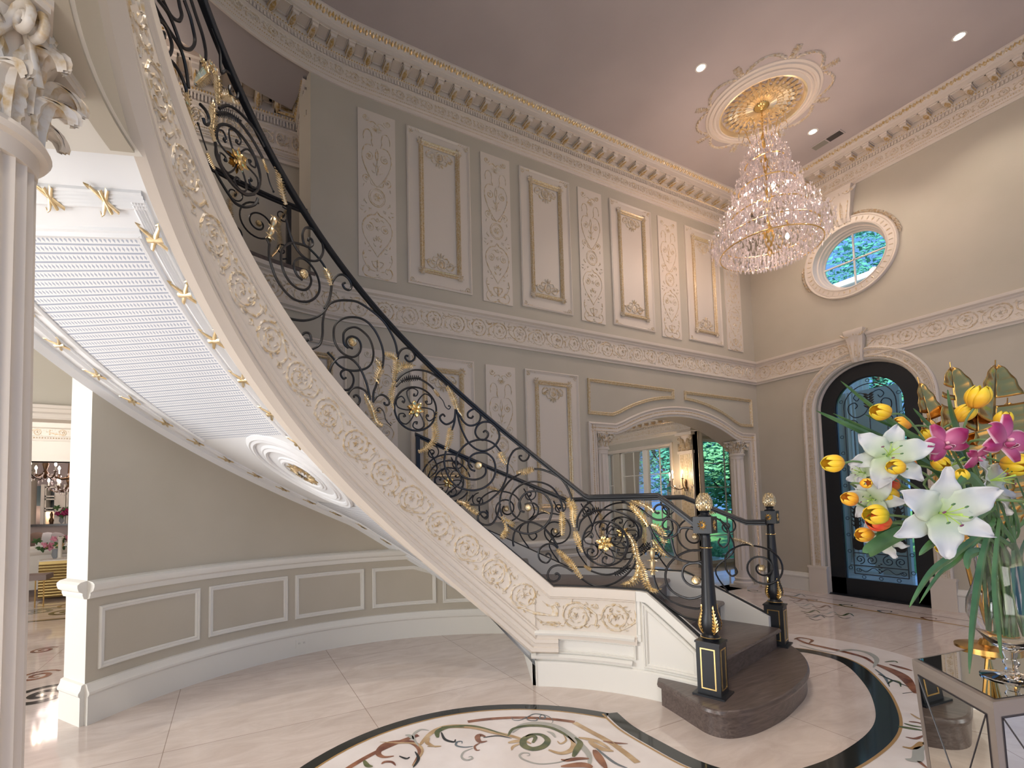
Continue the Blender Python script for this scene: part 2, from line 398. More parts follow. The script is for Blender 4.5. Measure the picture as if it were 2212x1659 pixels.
# ---------------------------------------------------------------- main cornice
cprof = [(0, 0), (.018, 0), (.018, .022), (.03, .03), (.03, .05), (.042, .058), (.042, .085), (.03, .095), (.03, .215), (.05, .222), (.05, .235), (.036, .238), (.036, .285),
         (.062, .29), (.062, .315), (.05, .318), (.05, .375), (.235, .375), (.235, .425), (.247, .43), (.252, .45), (.285, .485), (.305, .495), (.305, .514), (0, .514)]
def cornice(fn, segs, s0, s1, name, sub_=True, us=1.):
    mb = MB(); mb.sweep(fn, segs, [(o, ZCB+z) for o, z in cprof]); c = struct(mb.build(name, M['cream'], ang=25))
    den = MB(); n = int((s1-s0)/.034)
    for i in range(n):
        s = s0+(s1-s0)*(i+.5)/n; den.fbox(fn, s-.009, s+.009, ZCB+.242, ZCB+.283, .036, .056)
    den.build('dentils', M['cream'], c, smooth=False)
    mo = MB(); mg = MB(); n = int(round((s1-s0)/.205))
    for i in range(n):
        s = s0+(s1-s0)*(i+.5)/n
        mo.fbox(fn, s-.032, s+.032, ZCB+.325, ZCB+.376, .05, .20); mo.fbox(fn, s-.04, s+.04, ZCB+.355, ZCB+.376, .05, .215)
        mg.leaf(lambda a, b, o_=0: fn(a, ZCB+.325-(o_*.8), b), s, .06, PI/2, .13, .055, .014, 0, 0, 3)
        for e in (-1, 1):
            q = s+e*.034; mg.leaf(lambda a, b, o_=0: fn(q+e*o_, b, a), .07, ZCB+.34, 0, .11, .03, .008, 0, 0, 3)
        # coffer frame between brackets
        t = s+.1025*(s1-s0)/n/.205
        if i < n-1:
            for a, b, c_, d in ((-.055, .055, .065, .075), (-.055, .055, .20, .21), (-.055, -.045, .065, .21), (.045, .055, .065, .21)):
                mo.fbox(fn, t+a, t+b, ZCB+.366, ZCB+.376, c_, d)
    mo.build('modillions', M['cream'], c, smooth=False); mg.build('modillion_leaves', M['gild'], c)
    fr = MB(); rinceau(fr, fn, s0, s1, ZCB+.105, ZCB+.208, .17, .0045, .031); fr.build('scroll_band', M['relief'], c)
    bd = MB(); beads(bd, fn, s0, s1, ZCB+.303, .028, .0115, .062); beads(bd, fn, s0, s1, ZCB+.072, .022, .007, .042); beads(bd, fn, s0, s1, ZCB+.04, .016, .005, .03)
    n = int((s1-s0)/.07)
    for i in range(n):                                      # gilded leaf-and-dart on the top ovolo
        s = s0+(s1-s0)*(i+.5)/n
        g = lambda a, b, o_=0: fn(a, ZCB+.452+b*.7, .257+b*.75+o_)
        bd.leaf(g, s, -.002, PI/2, .05, .036, .012, 0, 0, 3); bd.leaf(g, s+.035, .05, -PI/2, .046, .022, .009, 0, 0, 3)
        bd.mtube(g, [(s-.028, .04), (s-.014, .012), (s, .0), (s+.014, .012), (s+.028, .04)], .004, 0, 4)
    bd.build('gilded_beading', M['gild'], c)
    return c
sC0 = -RW*RAD(100)
cornice(WM, frange(sC0, 0, 60)+[s_end], sC0, s_end-.05, 'trim_1')
cornice(RM, [0, 7.6], .1, 7.6, 'trim_2')
# ---------------------------------------------------------------- mid-height frieze band
fprof = [(0, 0), (.02, 0), (.02, .02), (.045, .035), (.045, .05), (.03, .06), (.016, .066), (.012, .30), (.02, .31), (.03, .315), (.03, .33), (.06, .345), (.065, .365), (.065, .381), (0, .381)]
def frieze(fn, segs, s0, s1, name):
    mb = MB(); mb.sweep(fn, segs, [(o, ZFB+z) for o, z in fprof]); c = struct(mb.build(name, M['cream'], ang=25))
    r = MB(); rinceau(r, fn, s0, s1, ZFB+.068, ZFB+.30, .29, .0075, .012, 1.3); r.build('scroll_band', M['relief'], c)
    return c
sF0 = -RW*RAD(62)
frieze(WM, frange(sF0, 0, 40)+[s_end], sF0, s_end-.03, 'trim_3')
frieze(RM, [0, sD-.09], .03, sD-.1, 'trim_4'); frieze(RM, [sD+.09, 7.6], sD+.1, 7.6, 'trim_5')
# ---------------------------------------------------------------- baseboards and chair rail
bprof = [(0, 0), (.03, 0), (.03, .19), (.042, .205), (.042, .22), (.028, .24), (.02, .27), (0, .275)]
def band(fn, segs, prof, z, name, mat_='trim'):
    mb = MB(); mb.sweep(fn, segs, [(o, z+q) for o, q in prof], caps=True); return struct(mb.build(name, M[mat_], ang=25))
band(RM, [0, sD-.80], bprof, 0, 'baseboard_right'); band(RM, [sD+.80, 7.6], bprof, 0, 'baseboard_right.001')
rprof = [(0, 0), (.02, .005), (.03, .03), (.03, .045), (.055, .06), (.065, .085), (.065, .105), (.045, .12), (0, .128)]
band(WM, [1.75, 2.95], rprof, .845, 'trim_6'); band(WM, [1.75, 2.95], bprof, 0, 'baseboard_back')
wp = MB()
for s0 in (1.65, 2.62-.04):
    pass
# ---------------------------------------------------------------- under-stair curved wall with wainscot
UF = CYL(UX, UY, RO, -1); UF.us = RO*PI/180
TJ = 138.2                                                # end of this wall (jamb)
T0u = 53.0
def uz(t):                                                # underside of the stair where it meets this wall
    a = RAD(t); x = UX+RO*math.cos(a); y = UY+RO*math.sin(a); th = math.degrees(math.atan2(y-SY, x-SX)) % 360
    k = .50+max(0, (92-th))*.0115
    return max(.02, zt(th)-k)
mb = MB(); ts = frange(T0u, TJ, 60)
mb.loft([[UF(t, 0, 0), UF(t, uz(t)+.06, 0)] for t in ts], False)
struct(mb.build('wall_under_stair', M['wall']))
def clipband(prof, z, name, t0=T0u, t1=TJ):
    ok = [t for t in frange(t0, t1, 80) if uz(t) > z+.03]
    mb = MB(); mb.sweep(UF, ok, [(o, z+q) for o, q in prof], caps=True); return struct(mb.build(name, M['trim'], ang=25))
clipband(bprof, 0, 'baseboard_curved'); clipband(rprof, .845, 'trim_7')
# picture-frame mouldings of the wainscot
def frame_mould(mb, fn, pts, wd, prof, us=1., o0=0.):      # mitred moulding around a closed polygon in (s,z), prof:(across 0..1, out)
    n = len(pts); P = [(p[0]*us, p[1]) for p in pts]; area = sum(P[i][0]*P[(i+1) % n][1]-P[(i+1) % n][0]*P[i][1] for i in range(n))
    sg = 1 if area > 0 else -1; rows = []
    for i in range(n):
        a, b, c = P[i-1], P[i], P[(i+1) % n]
        d1 = Vector((b[0]-a[0], b[1]-a[1])).normalized(); d2 = Vector((c[0]-b[0], c[1]-b[1])).normalized()
        n1 = Vector((-d1.y, d1.x))*sg; n2 = Vector((-d2.y, d2.x))*sg; m_ = n1+n2
        m_ = m_/max(.3, m_.dot(n1)) if m_.length > 1e-6 else n1
        rows.append([fn((b[0]+m_.x*wd*k)/us, b[1]+m_.y*wd*k, o0+h) for k, h in prof])
    rows.append(rows[0]); mb.loft(rows, False)
mprof = [(0, 0), (.0, .012), (.18, .02), (.35, .02), (.5, .01), (.75, .014), (1, .006), (1, 0)]
def densify(pts, step):
    out = []
    for i in range(len(pts)):
        a, b = pts[i], pts[(i+1) % len(pts)]; n = max(1, int(abs(b[0]-a[0])/step))
        out += [(a[0]+(b[0]-a[0])*k/n, a[1]+(b[1]-a[1])*k/n) for k in range(n)]
    return out
wn = 0
for q in [[(136.5, .348), (136.5, .782), (120.9, .782), (120.9, .348)], [(119.4, .348), (119.4, .78), (104.65, .78), (104.65, .348)],
          [(103.2, .348), (103.2, .778), (88.65, .778), (88.65, .348)], [(86.9, .348), (86.9, .775), (77.5, .775), (72.5, .70), (72.5, .348)],
          [(71.0, .348), (71.0, .66), (61.3, .35)]]:
    mb = MB(); frame_mould(mb, UF, densify(q, 1.5), .04, mprof, UF.us); wn += 1
    o = mb.build('wainscot_frame', M['trim'], ang=25); lab = ['nearest the doorway post', 'second from the doorway post', 'third from the doorway post', 'with one clipped corner', 'with steep slanted top edge'][wn-1]
    tag(o, 'white moulding frame on curved wall, '+lab, 'wall moulding', 'wainscot frames under the stair')
# jamb (white post) at the end of the curved wall, header over the opening
jm = MB(); J0 = Vector((*UF(TJ, 0, 0)[:2], 0)); J1 = Vector((-1.053, 4.413, 0)); dj = (J1-J0).normalized(); nj = Vector((-dj.y, dj.x, 0))*1
tj = Vector((-math.sin(RAD(TJ)), math.cos(RAD(TJ)), 0))
def JF(s, z, o=0): P = J0+dj*s+tj*o; return (P.x, P.y, z)
jl = (J1-J0).length
jm.fbox(JF, 0, jl, 0, 2.46, -.03, .0)
jm.sweep(JF, [-.0, jl], [(o, q) for o, q in bprof], caps=True); jm.sweep(JF, [-.0, jl], [(o, .845+q) for o, q in rprof], caps=True)
struct(jm.build('trim_8', M['trim'], ang=25))
# ================================================================ STAIRCASE
SF = CYL(SX, SY, RI, -1); SF.us = RI*PI/180
SFo = lambda t, z, o=0: (SX+(RI-o)*math.cos(RAD(t)), SY+(RI-o)*math.sin(RAD(t)), z)
TT = 181.0
stair = thing('staircase', 'curved staircase with dark oak treads, cream ornamental stringer and white panelled soffit', 'staircase', (2.6, 3.0, 0))
def S_(mb, name, mat_, parent=None, **k):
    o = mb.build(name, M[mat_], **k); sub(o, parent or stair) if parent is None else sub2(o, parent); return o
def sub2(o, parent):
    o.parent = parent; o.matrix_parent_inverse = parent_world(parent).inverted(); return o
def parent_world(p):
    Mx = Matrix.Identity(4)
    while p is not None:
        L = Matrix.Translation(p.location) @ p.rotation_euler.to_matrix().to_4x4()
        Mx = p.matrix_parent_inverse @ L @ Mx if p.parent else L @ Mx
        p = p.parent
    return Mx
# inner stringer, offset perpendicular from its top line
top = [(t, Z0) for t in frange(30.6, 51.0, 8)]+[(TH0, Z0), (TH0+.9, zt(TH0+.9))]+[(t, zt(t)) for t in frange(TH0+2, TT, 64)]
def offset_line(pl, us):
    P = [Vector((a*us, b)) for a, b in pl]; out = []
    for i in range(len(P)):
        d1 = (P[i]-P[i-1]).normalized() if i else None; d2 = (P[i+1]-P[i]).normalized() if i < len(P)-1 else None
        d1 = d1 or d2; d2 = d2 or d1
        n1 = Vector((d1.y, -d1.x)); n2 = Vector((d2.y, -d2.x)); m_ = n1+n2; m_ = m_/m_.dot(n1)
        if i == 0: m_ = Vector((0, -1))
        out.append((P[i], m_))
    return out
OFF = offset_line(top, SF.us)
def on_str(i, p): P, m_ = OFF[i]; q = P+m_*p; return q.x/SF.us, q.y
def str_sweep(prof, i0=0, i1=None):
    mb = MB(); i1 = i1 or len(OFF)
    mb.loft([[SF(*on_str(i, p), o) for p, o in prof] for i in range(i0, i1)], False); return mb
sm = str_sweep([(0, -.10), (0, .02), (.012, .024), (.07, .024), (.076, .012), (.085, .016), (.092, .003), (.335, .003), (.342, .016), (.352, .014), (.36, .022), (.40, .022)])
stringer = S_(sm, 'inner_stringer', 'cream', ang=25)
sm = str_sweep([(.40, .022), (.405, .034), (.43, .04), (.436, .028), (.46, .03), (.468, .044), (.495, .05), (.505, .03), (.52, .0), (.52, -.05)], 8)
S_(sm, 'stringer_moulding', 'cream', ang=25)
# ornament along the band
def SB(u, v, o=0):                                         # u metres along the top line, v perpendicular below it
    L = 0
    for i in range(len(OFF)-1):
        a, b = OFF[i][0], OFF[i+1][0]; d = (b-a).length
        if L+d >= u or i == len(OFF)-2:
            t = (u-L)/d; P = a.lerp(b, t)+OFF[i][1].lerp(OFF[i+1][1], t)*v; return SF(P.x/SF.us, P.y, o)
        L += d
TL = sum((OFF[i+1][0]-OFF[i][0]).length for i in range(len(OFF)-1))
ob = MB(); rinceau(ob, lambda s, z, o=0: SB(s, z, o), .01, TL-.02, .098, .33, .30, .0075, .004, 1.4)
S_(ob, 'scroll_ornament', 'relief', stringer)
# plain base below the landing, frames on it
def topb(t): return zt(t) if t > 28.2 else Z0-.0238*(28.2-t)
bm_ = MB(); ts = frange(14.5, 57.2, 30)
bm_.loft([[SF(t, 0, 0), SF(t, topb(t)-(.03 if t < 31 else .38), 0)] for t in ts], False)
bm_.loft([[SF(t, topb(t)-.075, .02), SF(t, topb(t), .02), SF(t, topb(t), -.10)] for t in frange(14.5, 30.6, 12)], False)
bm_.loft([[SF(30.6, topb(30.6)-.075, .02), SF(30.6, topb(30.6)-.075, .0)], [SF(30.6, 0.45, .02), SF(30.6, .45, 0)], [SF(29.6, 0.45, .02), SF(29.6, .45, 0)]], False)
bm_.fbox(SF, 29.7, 30.8, .40, .75, 0, .012)
bm_.sweep(SF, frange(31.2, 57.4, 14), [(.0, .392), (.03, .398), (.036, .415), (.02, .43), (.0, .437)], caps=True)
base = S_(bm_, 'base_panel', 'trim', ang=25)
bb = MB(); bb.sweep(SF, frange(14.5, 57.4, 20), [(0, 0), (.022, 0), (.022, .185), (.012, .195), (0, .197)]); bb.sweep(SF, frange(32, 58.5, 14), [(0, .215), (.03, .215), (.036, .232), (.012, .25), (0, .252)], caps=True)
S_(bb, 'base_moulding', 'trim', base, ang=25)
fm = MB(); frame_mould(fm, SF, densify([(29.2, .215), (29.2, .70), (16.3, .395), (16.3, .215)], 2), .034, mprof, SF.us)
frame_mould(fm, SF, densify([(55.0, .262), (55.0, .375), (31.0, .375), (31.0, .262)], 2), .02, mprof, SF.us)
S_(fm, 'panel_frame', 'trim', base, ang=25)
# closing side under the lowest soffit
cs = MB(); A = Vector(SF(57.2, 0)); B = Vector(UF(T0u+.4, 0)); dd = (B-A)
def CF(s, z, o=0): n = -Vector((-dd.y, dd.x, 0)).normalized(); P = A+dd*s-n*o; return (P.x, P.y, z)
cs.loft([[CF(s, 0, 0), CF(s, .66-.50*s, 0)] for s in (-.01, .5, 1)], False); cs.sweep(CF, [0, 1], [(o, q) for o, q in bprof]); cs.loft([[SF(57.2, z, .03), SF(57.2, z, -.12)] for z in (0, .40)], False); S_(cs, 'end_panel', 'trim')
# soffit
def ro_(th):
    a = RAD(th); ex, ey = math.cos(a), math.sin(a); dx, dy = SX-UX, SY-UY; b = dx*ex+dy*ey; c = dx*dx+dy*dy-RO*RO
    return -b+math.sqrt(b*b-c)
def zso(th, r):
    R1 = ro_(th); t = (r-RI)/(R1-RI); zi = zt(th)-.60; zo = zt(th)-.51-max(0, (92-th))*.0115; zi -= max(0, (72-th))*.006
    return max(.015, zi+(zo-zi)*t)
def SO(th, r, o=0): a = RAD(th); return (SX+r*math.cos(a), SY+r*math.sin(a), zso(th, r)-o)
sf = MB(); sf.loft([[SO(t, RI-.01+(ro_(t)+.05-RI)*k/8) for k in range(9)] for t in frange(57, 163, 70)], False)
sf.loft([[SO(t, RI-.02, .075), SO(t, RI+.03, .075), SO(t, RI+.055, .055), SO(t, RI+.065, .0)] for t in frange(57, 163, 60)], False)
sf.loft([[SO(t, ro_(t)-.045, .0), SO(t, ro_(t)-.045, .03), SO(t, ro_(t)-.012, .06), SO(t, ro_(t), .07)] for t in frange(57, 150, 60)], False)
soffit = S_(sf, 'soffit', 'soffit', ang=30)
MC = (109.9, 2.24)                                         # medallion place (theta, r)
def MD(x, y, o=0):                                          # medallion frame: metres along the arc, metres outwards
    r = MC[1]+y; return SO(MC[0]+math.degrees(x/MC[1]), r, o)
# lattice panel (perforated board), split round the medallion
M['lattice'] = mat('white lattice board', (.8, .81, .82), .5)
def lattice_mat(m_):
    nt = m_.node_tree; N = nt.nodes; L = nt.links; b = N['Principled BSDF']
    uv = N.new('ShaderNodeUVMap'); sep = N.new('ShaderNodeSeparateXYZ'); L.new(uv.outputs[0], sep.inputs[0])
    def mth(op, a, b_=None):
        n = N.new('ShaderNodeMath'); n.operation = op
        L.new(a, n.inputs[0]) if not isinstance(a, (int, float)) else setattr(n.inputs[0], 'default_value', a)
        if b_ is not None: L.new(b_, n.inputs[1]) if not isinstance(b_, (int, float)) else setattr(n.inputs[1], 'default_value', b_)
        return n.outputs[0]
    u = mth('FRACT', mth('MULTIPLY', sep.outputs[0], 26.)); v = mth('FRACT', mth('MULTIPLY', sep.outputs[1], 44.))
    line = mth('LESS_THAN', mth('ABSOLUTE', mth('SUBTRACT', u, .5)), .10)
    du = mth('ABSOLUTE', mth('SUBTRACT', mth('FRACT', mth('ADD', u, .5)), .5)); dv = mth('ABSOLUTE', mth('SUBTRACT', v, .5))
    dot = mth('LESS_THAN', mth('ADD', mth('MULTIPLY', du, 1.), dv), .30)
    k = mth('MAXIMUM', line, dot)
    mx = N.new('ShaderNodeMixRGB'); mx.inputs[1].default_value = (.86, .87, .88, 1); mx.inputs[2].default_value = (.42, .46, .55, 1)
    L.new(k, mx.inputs[0]); L.new(mx.outputs[0], b.inputs['Base Color'])
lattice_mat(M['lattice'])
lt = MB(); uvs = []
def latt(ts, fi, fo):
    n = 10; rows = []
    for t in ts:
        row = []
        for k in range(n+1):
            a, b = fi(t), fo(t); r = a+(b-a)*k/n; row.append(SO(t, r, .006)); uvs.append((RAD(t)*2.3, r))
        rows.append(row)
    lt.loft(rows, False)
rin = lambda t: 1.935
rout = lambda t: ro_(t)-.30
latt(frange(119.5, 151.2, 40), rin, rout); latt(frange(73, 100, 30), rin, rout)
lo = S_(lt, 'lattice_panel', 'lattice', soffit)
uvl = lo.data.uv_layers.new(name='UVMap')
for lp in lo.data.loops: uvl.data[lp.index].uv = uvs[lp.vertex_index]
# mouldings on the soffit
reed = [(-.034, 0), (-.034, .014), (-.026, .018), (-.02, .01), (-.013, .02), (-.006, .01), (0, .02), (.006, .01), (.013, .02), (.02, .01), (.026, .018), (.034, .014), (.034, 0)]
simple = [(-.02, 0), (-.018, .014), (-.004, .022), (.004, .01), (.016, .012), (.02, 0)]
mm = MB()
r_in = lambda t: 1.835
r_ou = lambda t: ro_(t)-.16
T2 = 154.8
mm.loft([[SO(t, r_in(t)+a, b) for a, b in reed] for t in frange(58, T2, 70)], False)
mm.loft([[SO(t, r_ou(t)+a, b) for a, b in reed] for t in frange(58, T2, 70)], False)
mm.loft([[SO(T2+math.degrees(a/2.2), r, b) for a, b in reed] for r in frange(r_in(T2)-.034, r_ou(T2)+.034, 10)], False)
for a0, a1 in ((119.5, 151.2), (60, 100)):
    mm.loft([[SO(t, rin(t)-.02+a, b) for a, b in simple] for t in frange(a0, a1, 40)], False); mm.loft([[SO(t, rout(t)+.02+a, b) for a, b in simple] for t in frange(a0, a1, 40)], False)
mm.loft([[SO(151.2+math.degrees(a/2.2), r, b) for a, b in simple] for r in frange(rin(0)-.04, rout(151)+.04, 10)], False)
S_(mm, 'soffit_moulding', 'soffit', soffit, ang=25)
# ribbon ties: crossed gilded straps
def tie(th, r, along=True):
    t = MB(); us = r*PI/180
    def f(x, y, o=0): return SO(th+x/us, r+y, .018+o) if along else SO(th+y/us, r+x, .018+o)
    for e in (-1, 1):
        t.mtube(f, [(-.036, e*.04), (-.01, e*.012), (.012, -e*.014), (.04, -e*.045)], [.008, .010, .010, .006], 0, 5)
        t.mtube(f, [(.04, -e*.045), (.055, -e*.052), (.05, -e*.036)], [.006, .007, .002], 0, 5)
    t.mtube(f, [(0, -.04), (0, .04)], .009, .004, 5)
    return S_(t, 'ribbon_tie', 'leafgold', soffit)
for i in range(13): tie(150.9-6.65*i, r_in(0))
th = 138.3
for i in range(12): tie(th, r_ou(th)); th -= 4.75
for i in range(2): tie(142.9+4.7*i, r_ou(145))
for r in (1.98, 2.23, 2.48): tie(T2, r, False)
# soffit medallion
md = MB()
def ring(mb, R_, prof, n=64):
    rows = []
    for i in range(n+1):
        a = 2*PI*i/n; rows.append([MD((R_+p)*math.cos(a), (R_+p)*math.sin(a), o) for p, o in prof])
    mb.loft(rows, False)
rows = [[MD(R_*math.cos(2*PI*i/64), R_*math.sin(2*PI*i/64), .008) for i in range(65)] for R_ in (.0, .2, .375)]
md.loft(rows, False)
ring(md, .362, [(-.03, .005), (-.028, .02), (-.015, .03), (0, .024), (.012, .03), (.03, .012), (.03, 0)])
ring(md, .272, [(-.028, .005), (-.025, .02), (-.01, .032), (.004, .02), (.014, .024), (.026, .005)])
ring(md, .155, [(-.025, .01), (-.02, .022), (-.005, .026), (.006, .016), (.02, .018), (.025, .005)])
md_o = S_(md, 'soffit_medallion', 'soffit', soffit, ang=25)
mg = MB()
for i in range(12):
    a = 2*PI*i/12
    for L, W_, h, r0 in ((.06, .04, .012, .058), (.045, .03, .02, .045)):
        aa = a+(PI/12 if r0 < .05 else 0); mg.leaf(MD, r0*math.cos(aa), r0*math.sin(aa), aa, L, W_, h, .012, .3, 3)
    mg.mtube(MD, spiral(.08*math.cos(a+.2), .08*math.sin(a+.2), .018, .004, a, 1.2, 9), .005, .014, 4)
S_(mg, 'gilded_rosette', 'leafgold', md_o)
# outer stringer (low wall under the outer railing) and treads
ROUT = 3.03
def topo(t):
    if t < 27.9: return .745-.0245*(27.9-t)
    return .745 if t < 49.5 else .745+SL*RAD(t-49.5)*.97
OF = CYL(SX, SY, ROUT, -1); OF.us = ROUT*PI/180
zb_ = lambda t: 0 if t < 57 else max(.0, topo(t)-.36)
os_ = MB(); ts = frange(14.6, 84, 40)
os_.loft([[OF(t, zb_(t), .06), OF(t, topo(t), .06), OF(t, topo(t), -.07), OF(t, zb_(t), -.07)] for t in ts], True, True)
S_(os_, 'outer_stringer', 'trim', ang=25)
def tread(t0, t1, z, name='step', r0=RI+.0, r1=ROUT-.06, nose=.03):
    mb = MB(); n = max(2, int((t1-t0)/2)); dn = math.degrees(nose/2.3)
    P = lambda t, r, q: (SX+r*math.cos(RAD(t)), SY+r*math.sin(RAD(t)), q)
    rows = []
    prof = [(t0, z-.17), (t0, z-.035), (t0-dn*.9, z-.032), (t0-dn, z-.018), (t0-dn*.8, z-.003), (t0-dn*.4, z)]
    mb.loft([[P(t, r, q) for t, q in prof]+[P(t0+(t1+.3-t0)*k/n, r, z) for k in range(1, n+1)] for r in frange(r0, r1, 5)], False)
    o = S_(mb, name, 'woodp', ang=30); return o
def woodmat():
    m_ = mat('dark stained oak', (.11, .085, .075), .3); nt = m_.node_tree; N = nt.nodes; L = nt.links; b = N['Principled BSDF']
    tc = N.new('ShaderNodeTexCoord'); mp = N.new('ShaderNodeMapping'); mp.inputs['Rotation'].default_value = (0, 0, RAD(18)); mp.inputs['Scale'].default_value = (1.2, 14, 14)
    nz = N.new('ShaderNodeTexNoise'); nz.inputs['Scale'].default_value = 3; nz.inputs['Detail'].default_value = 7; nz.inputs['Distortion'].default_value = 1.4
    rp = N.new('ShaderNodeValToRGB'); rp.color_ramp.elements[0].position = .3; rp.color_ramp.elements[1].position = .7
    rp.color_ramp.elements[0].color = (.075, .055, .048, 1); rp.color_ramp.elements[1].color = (.155, .118, .105, 1)
    L.new(tc.outputs['Object'], mp.inputs[0]); L.new(mp.outputs[0], nz.inputs['Vector']); L.new(nz.outputs[0], rp.inputs[0]); L.new(rp.outputs[0], b.inputs['Base Color'])
    return m_
M['woodp'] = woodmat()
tread(13.6, 22.0, .34); tread(22.0, 31.0, .51); tread(31.0, 58.4, .68, 'landing_step')
t = 58.4; z = .85
while z < 3.6: tread(t, t+6.57, z); t += 6.57; z += .17
# bullnose first step
bo = [(2.70, 2.47), (2.665, 2.30), (2.63, 2.15), (2.61, 2.02), (2.66, 1.93), (2.80, 1.885), (2.98, 1.88), (3.22, 1.90), (3.45, 1.945), (3.70, 2.02), (3.93, 2.13), (4.14, 2.28), (4.31, 2.45), (4.40, 2.60), (4.42, 2.75), (4.36, 2.88)]
bo = cr(bo, 4); bo = bo+[(4.2, 3.0), (2.86, 2.6)]
cx_ = sum(p[0] for p in bo)/len(bo); cy_ = sum(p[1] for p in bo)/len(bo)
def inset(d):
    out = []
    for x, y in bo:
        v = Vector((x-cx_, y-cy_)); L_ = v.length; v = v*(1-d/L_); out.append((cx_+v.x, cy_+v.y))
    return out
mb = MB(); rows = []
for d, z in ((.025, 0), (.025, .125), (.0, .13), (-.006, .148), (.0, .165), (.012, .17)): rows.append([(x, y, z) for x, y in inset(d)])
mb.loft(rows, True); mb.poly([(x, y, .17) for x, y in inset(.012)]); S_(mb, 'bullnose_step', 'woodp', ang=30)
# landing beam and flat soffit at the head of the stair
lb = MB(); Pb = lambda t, r, z: (SX+r*math.cos(RAD(t)), SY+r*math.sin(RAD(t)), z)
lb.loft([[Pb(t, RI+.10, 2.915), Pb(t, RI+.012, 2.915), Pb(t, RI+.012, max(2.93, zt(t)-.80)), Pb(t, RI+.03, max(2.931, zt(t)-.79))] for t in frange(163.6, 205, 24)], False)
struct(lb.build('trim_9', M['wall'], ang=25))
lb = MB(); lb.loft([[Pb(t, RI+.0, 2.93), Pb(t, 5.2, 2.93)] for t in frange(162.2, 215, 20)], False)
struct(lb.build('ceiling_landing', M['trim'], smooth=False))
# inner face of the gallery floor beyond the head of the stair
#gf = MB(); gf.loft([[Pb(t, RI-.02, 3.3), Pb(t, RI-.02, 3.74+.0), Pb(t, RI+.2, 3.74)] for t in frange(175, 215, 10)], False); struct(gf.build('trim_10', M['cream'], smooth=True))
# ================================================================ NEWEL POSTS
def newel(name, x, y, z0, label, rot):
    t = thing(name, label, 'newel post', (x, y, z0), rot, 'black and gold newel posts')
    def p(mb, n, m_, par=t, **k): o = mb.build(n, M[m_], par, **k); return o
    b = MB(); b.box(-.098, .098, -.098, .098, 0, .012); p(b, 'base_plate', 'black')
    b = MB(); b.box(-.072, .072, -.072, .072, .012, .335); b.box(-.078, .078, -.078, .078, .335, .347)
    blk = p(b, 'plinth_block', 'black', smooth=False)
    g = MB()
    for k in range(4):
        Mx = Matrix.Rotation(PI/2*k, 4, 'Z')
        def f(s, z_, o=0): return tuple(Mx @ Vector((s, -.0722-o, z_)))
        frame_mould(g, f, [(-.046, .045), (.046, .045), (.046, .305), (-.046, .305)], .008, [(0, 0), (0, .002), (1, .002), (1, 0)])
    p(g, 'gold_inlay', 'gold', blk, smooth=False)
    b = MB(); b.lathe([(.05, .347), (.052, .355), (.044, .362), (.055, .372), (.05, .38), (.040, .39), (.058, .42), (.066, .45), (.062, .49), (.050, .53), (.046, .56), (.028, 1.02), (.03, 1.03), (.026, 1.04), (.04, 1.05)]); p(b, 'shaft', 'black')
    b = MB()
    for zz, rr in ((.368, .058), (.955, .037)): b.tube([(rr*math.cos(2*PI*i/24), rr*math.sin(2*PI*i/24), zz) for i in range(24)], .0035, 6, True)
    p(b, 'gold_ring', 'gold')
    g = MB()
    def cup(a, z_, o=0):
        q = max(0, min(1, (z_-.39)/.17)); r = [.042, .058, .068, .066, .058, .050, .047][min(6, int(q*6))]; r2 = [.042, .058, .068, .066, .058, .050, .047][min(6, int(q*6)+1)]; fr = q*6-int(q*6)
        r = r+(r2-r)*fr+.002+o; return (r*math.cos(a/.06), r*math.sin(a/.06), z_)
    for k in range(4):
        a = (PI/4+PI/2*k)*.06
        g.mtube(cup, [(a, .392+.17*j/6) for j in range(7)], [.006, .007, .007, .006, .006, .005, .003], .001, 5)
        for j in range(7):
            zz = .40+j*.022; L = .036-.003*j
            for e in (-1, 1): g.leaf(cup, a, zz, PI/2-e*.95, L, .014, .006, .001, e*.5, 3)
        g.leaf(cup, a, .55, PI/2, .03, .016, .008, .001, 0, 3)
    p(g, 'acanthus_cup', 'gold')
    b = MB(); b.box(-.058, .058, -.058, .058, 1.05, 1.16); cube = p(b, 'cap_block', 'black', smooth=False)
    g = MB()
    for k in range(4):
        Mx = Matrix.Rotation(PI/2*k, 4, 'Z')
        def f(s, z_, o=0): return tuple(Mx @ Vector((s, -.0585-o, 1.105+z_)))
        for q in range(9):
            a = 2*PI*q/9; g.leaf(f, .008*math.cos(a), .011*math.sin(a), a, .024, .013, .006, 0, 0, 2)
    p(g, 'rosette', 'gold', cube)
    b = MB(); b.lathe([(.04, 1.16), (.042, 1.168), (.03, 1.175), (.026, 1.185), (.034, 1.195), (.03, 1.20)]); p(b, 'finial_neck', 'black')
    g = MB(); prof = [(.028, 1.198), (.042, 1.215), (.05, 1.24), (.048, 1.265), (.038, 1.29), (.024, 1.308), (.008, 1.32)]
    g.lathe(prof)
    for j in range(9):
        zz = 1.205+j*.0125; n = 14
        r = next((a[0]+(b_[0]-a[0])*(zz-a[1])/(b_[1]-a[1]) for a, b_ in zip(prof, prof[1:]) if a[1] <= zz <= b_[1]), .02)
        for k in range(n):
            a = 2*PI*(k+.5*(j % 2))/n
            def f(s, v, o=0): q = r-.25*v*(1 if zz > 1.24 else -1)+o; return (q*math.cos(a+s/r), q*math.sin(a+s/r), zz+v)
            g.leaf(f, 0, -.004, PI/2, .018, .015*r/.045+.002, .005, 0, 0, 2)
    p(g, 'pinecone_finial', 'leafgold')
    return t
NA = at_z(1541, 1498, .17); NB_ = at_z(1679, 1391, .17)
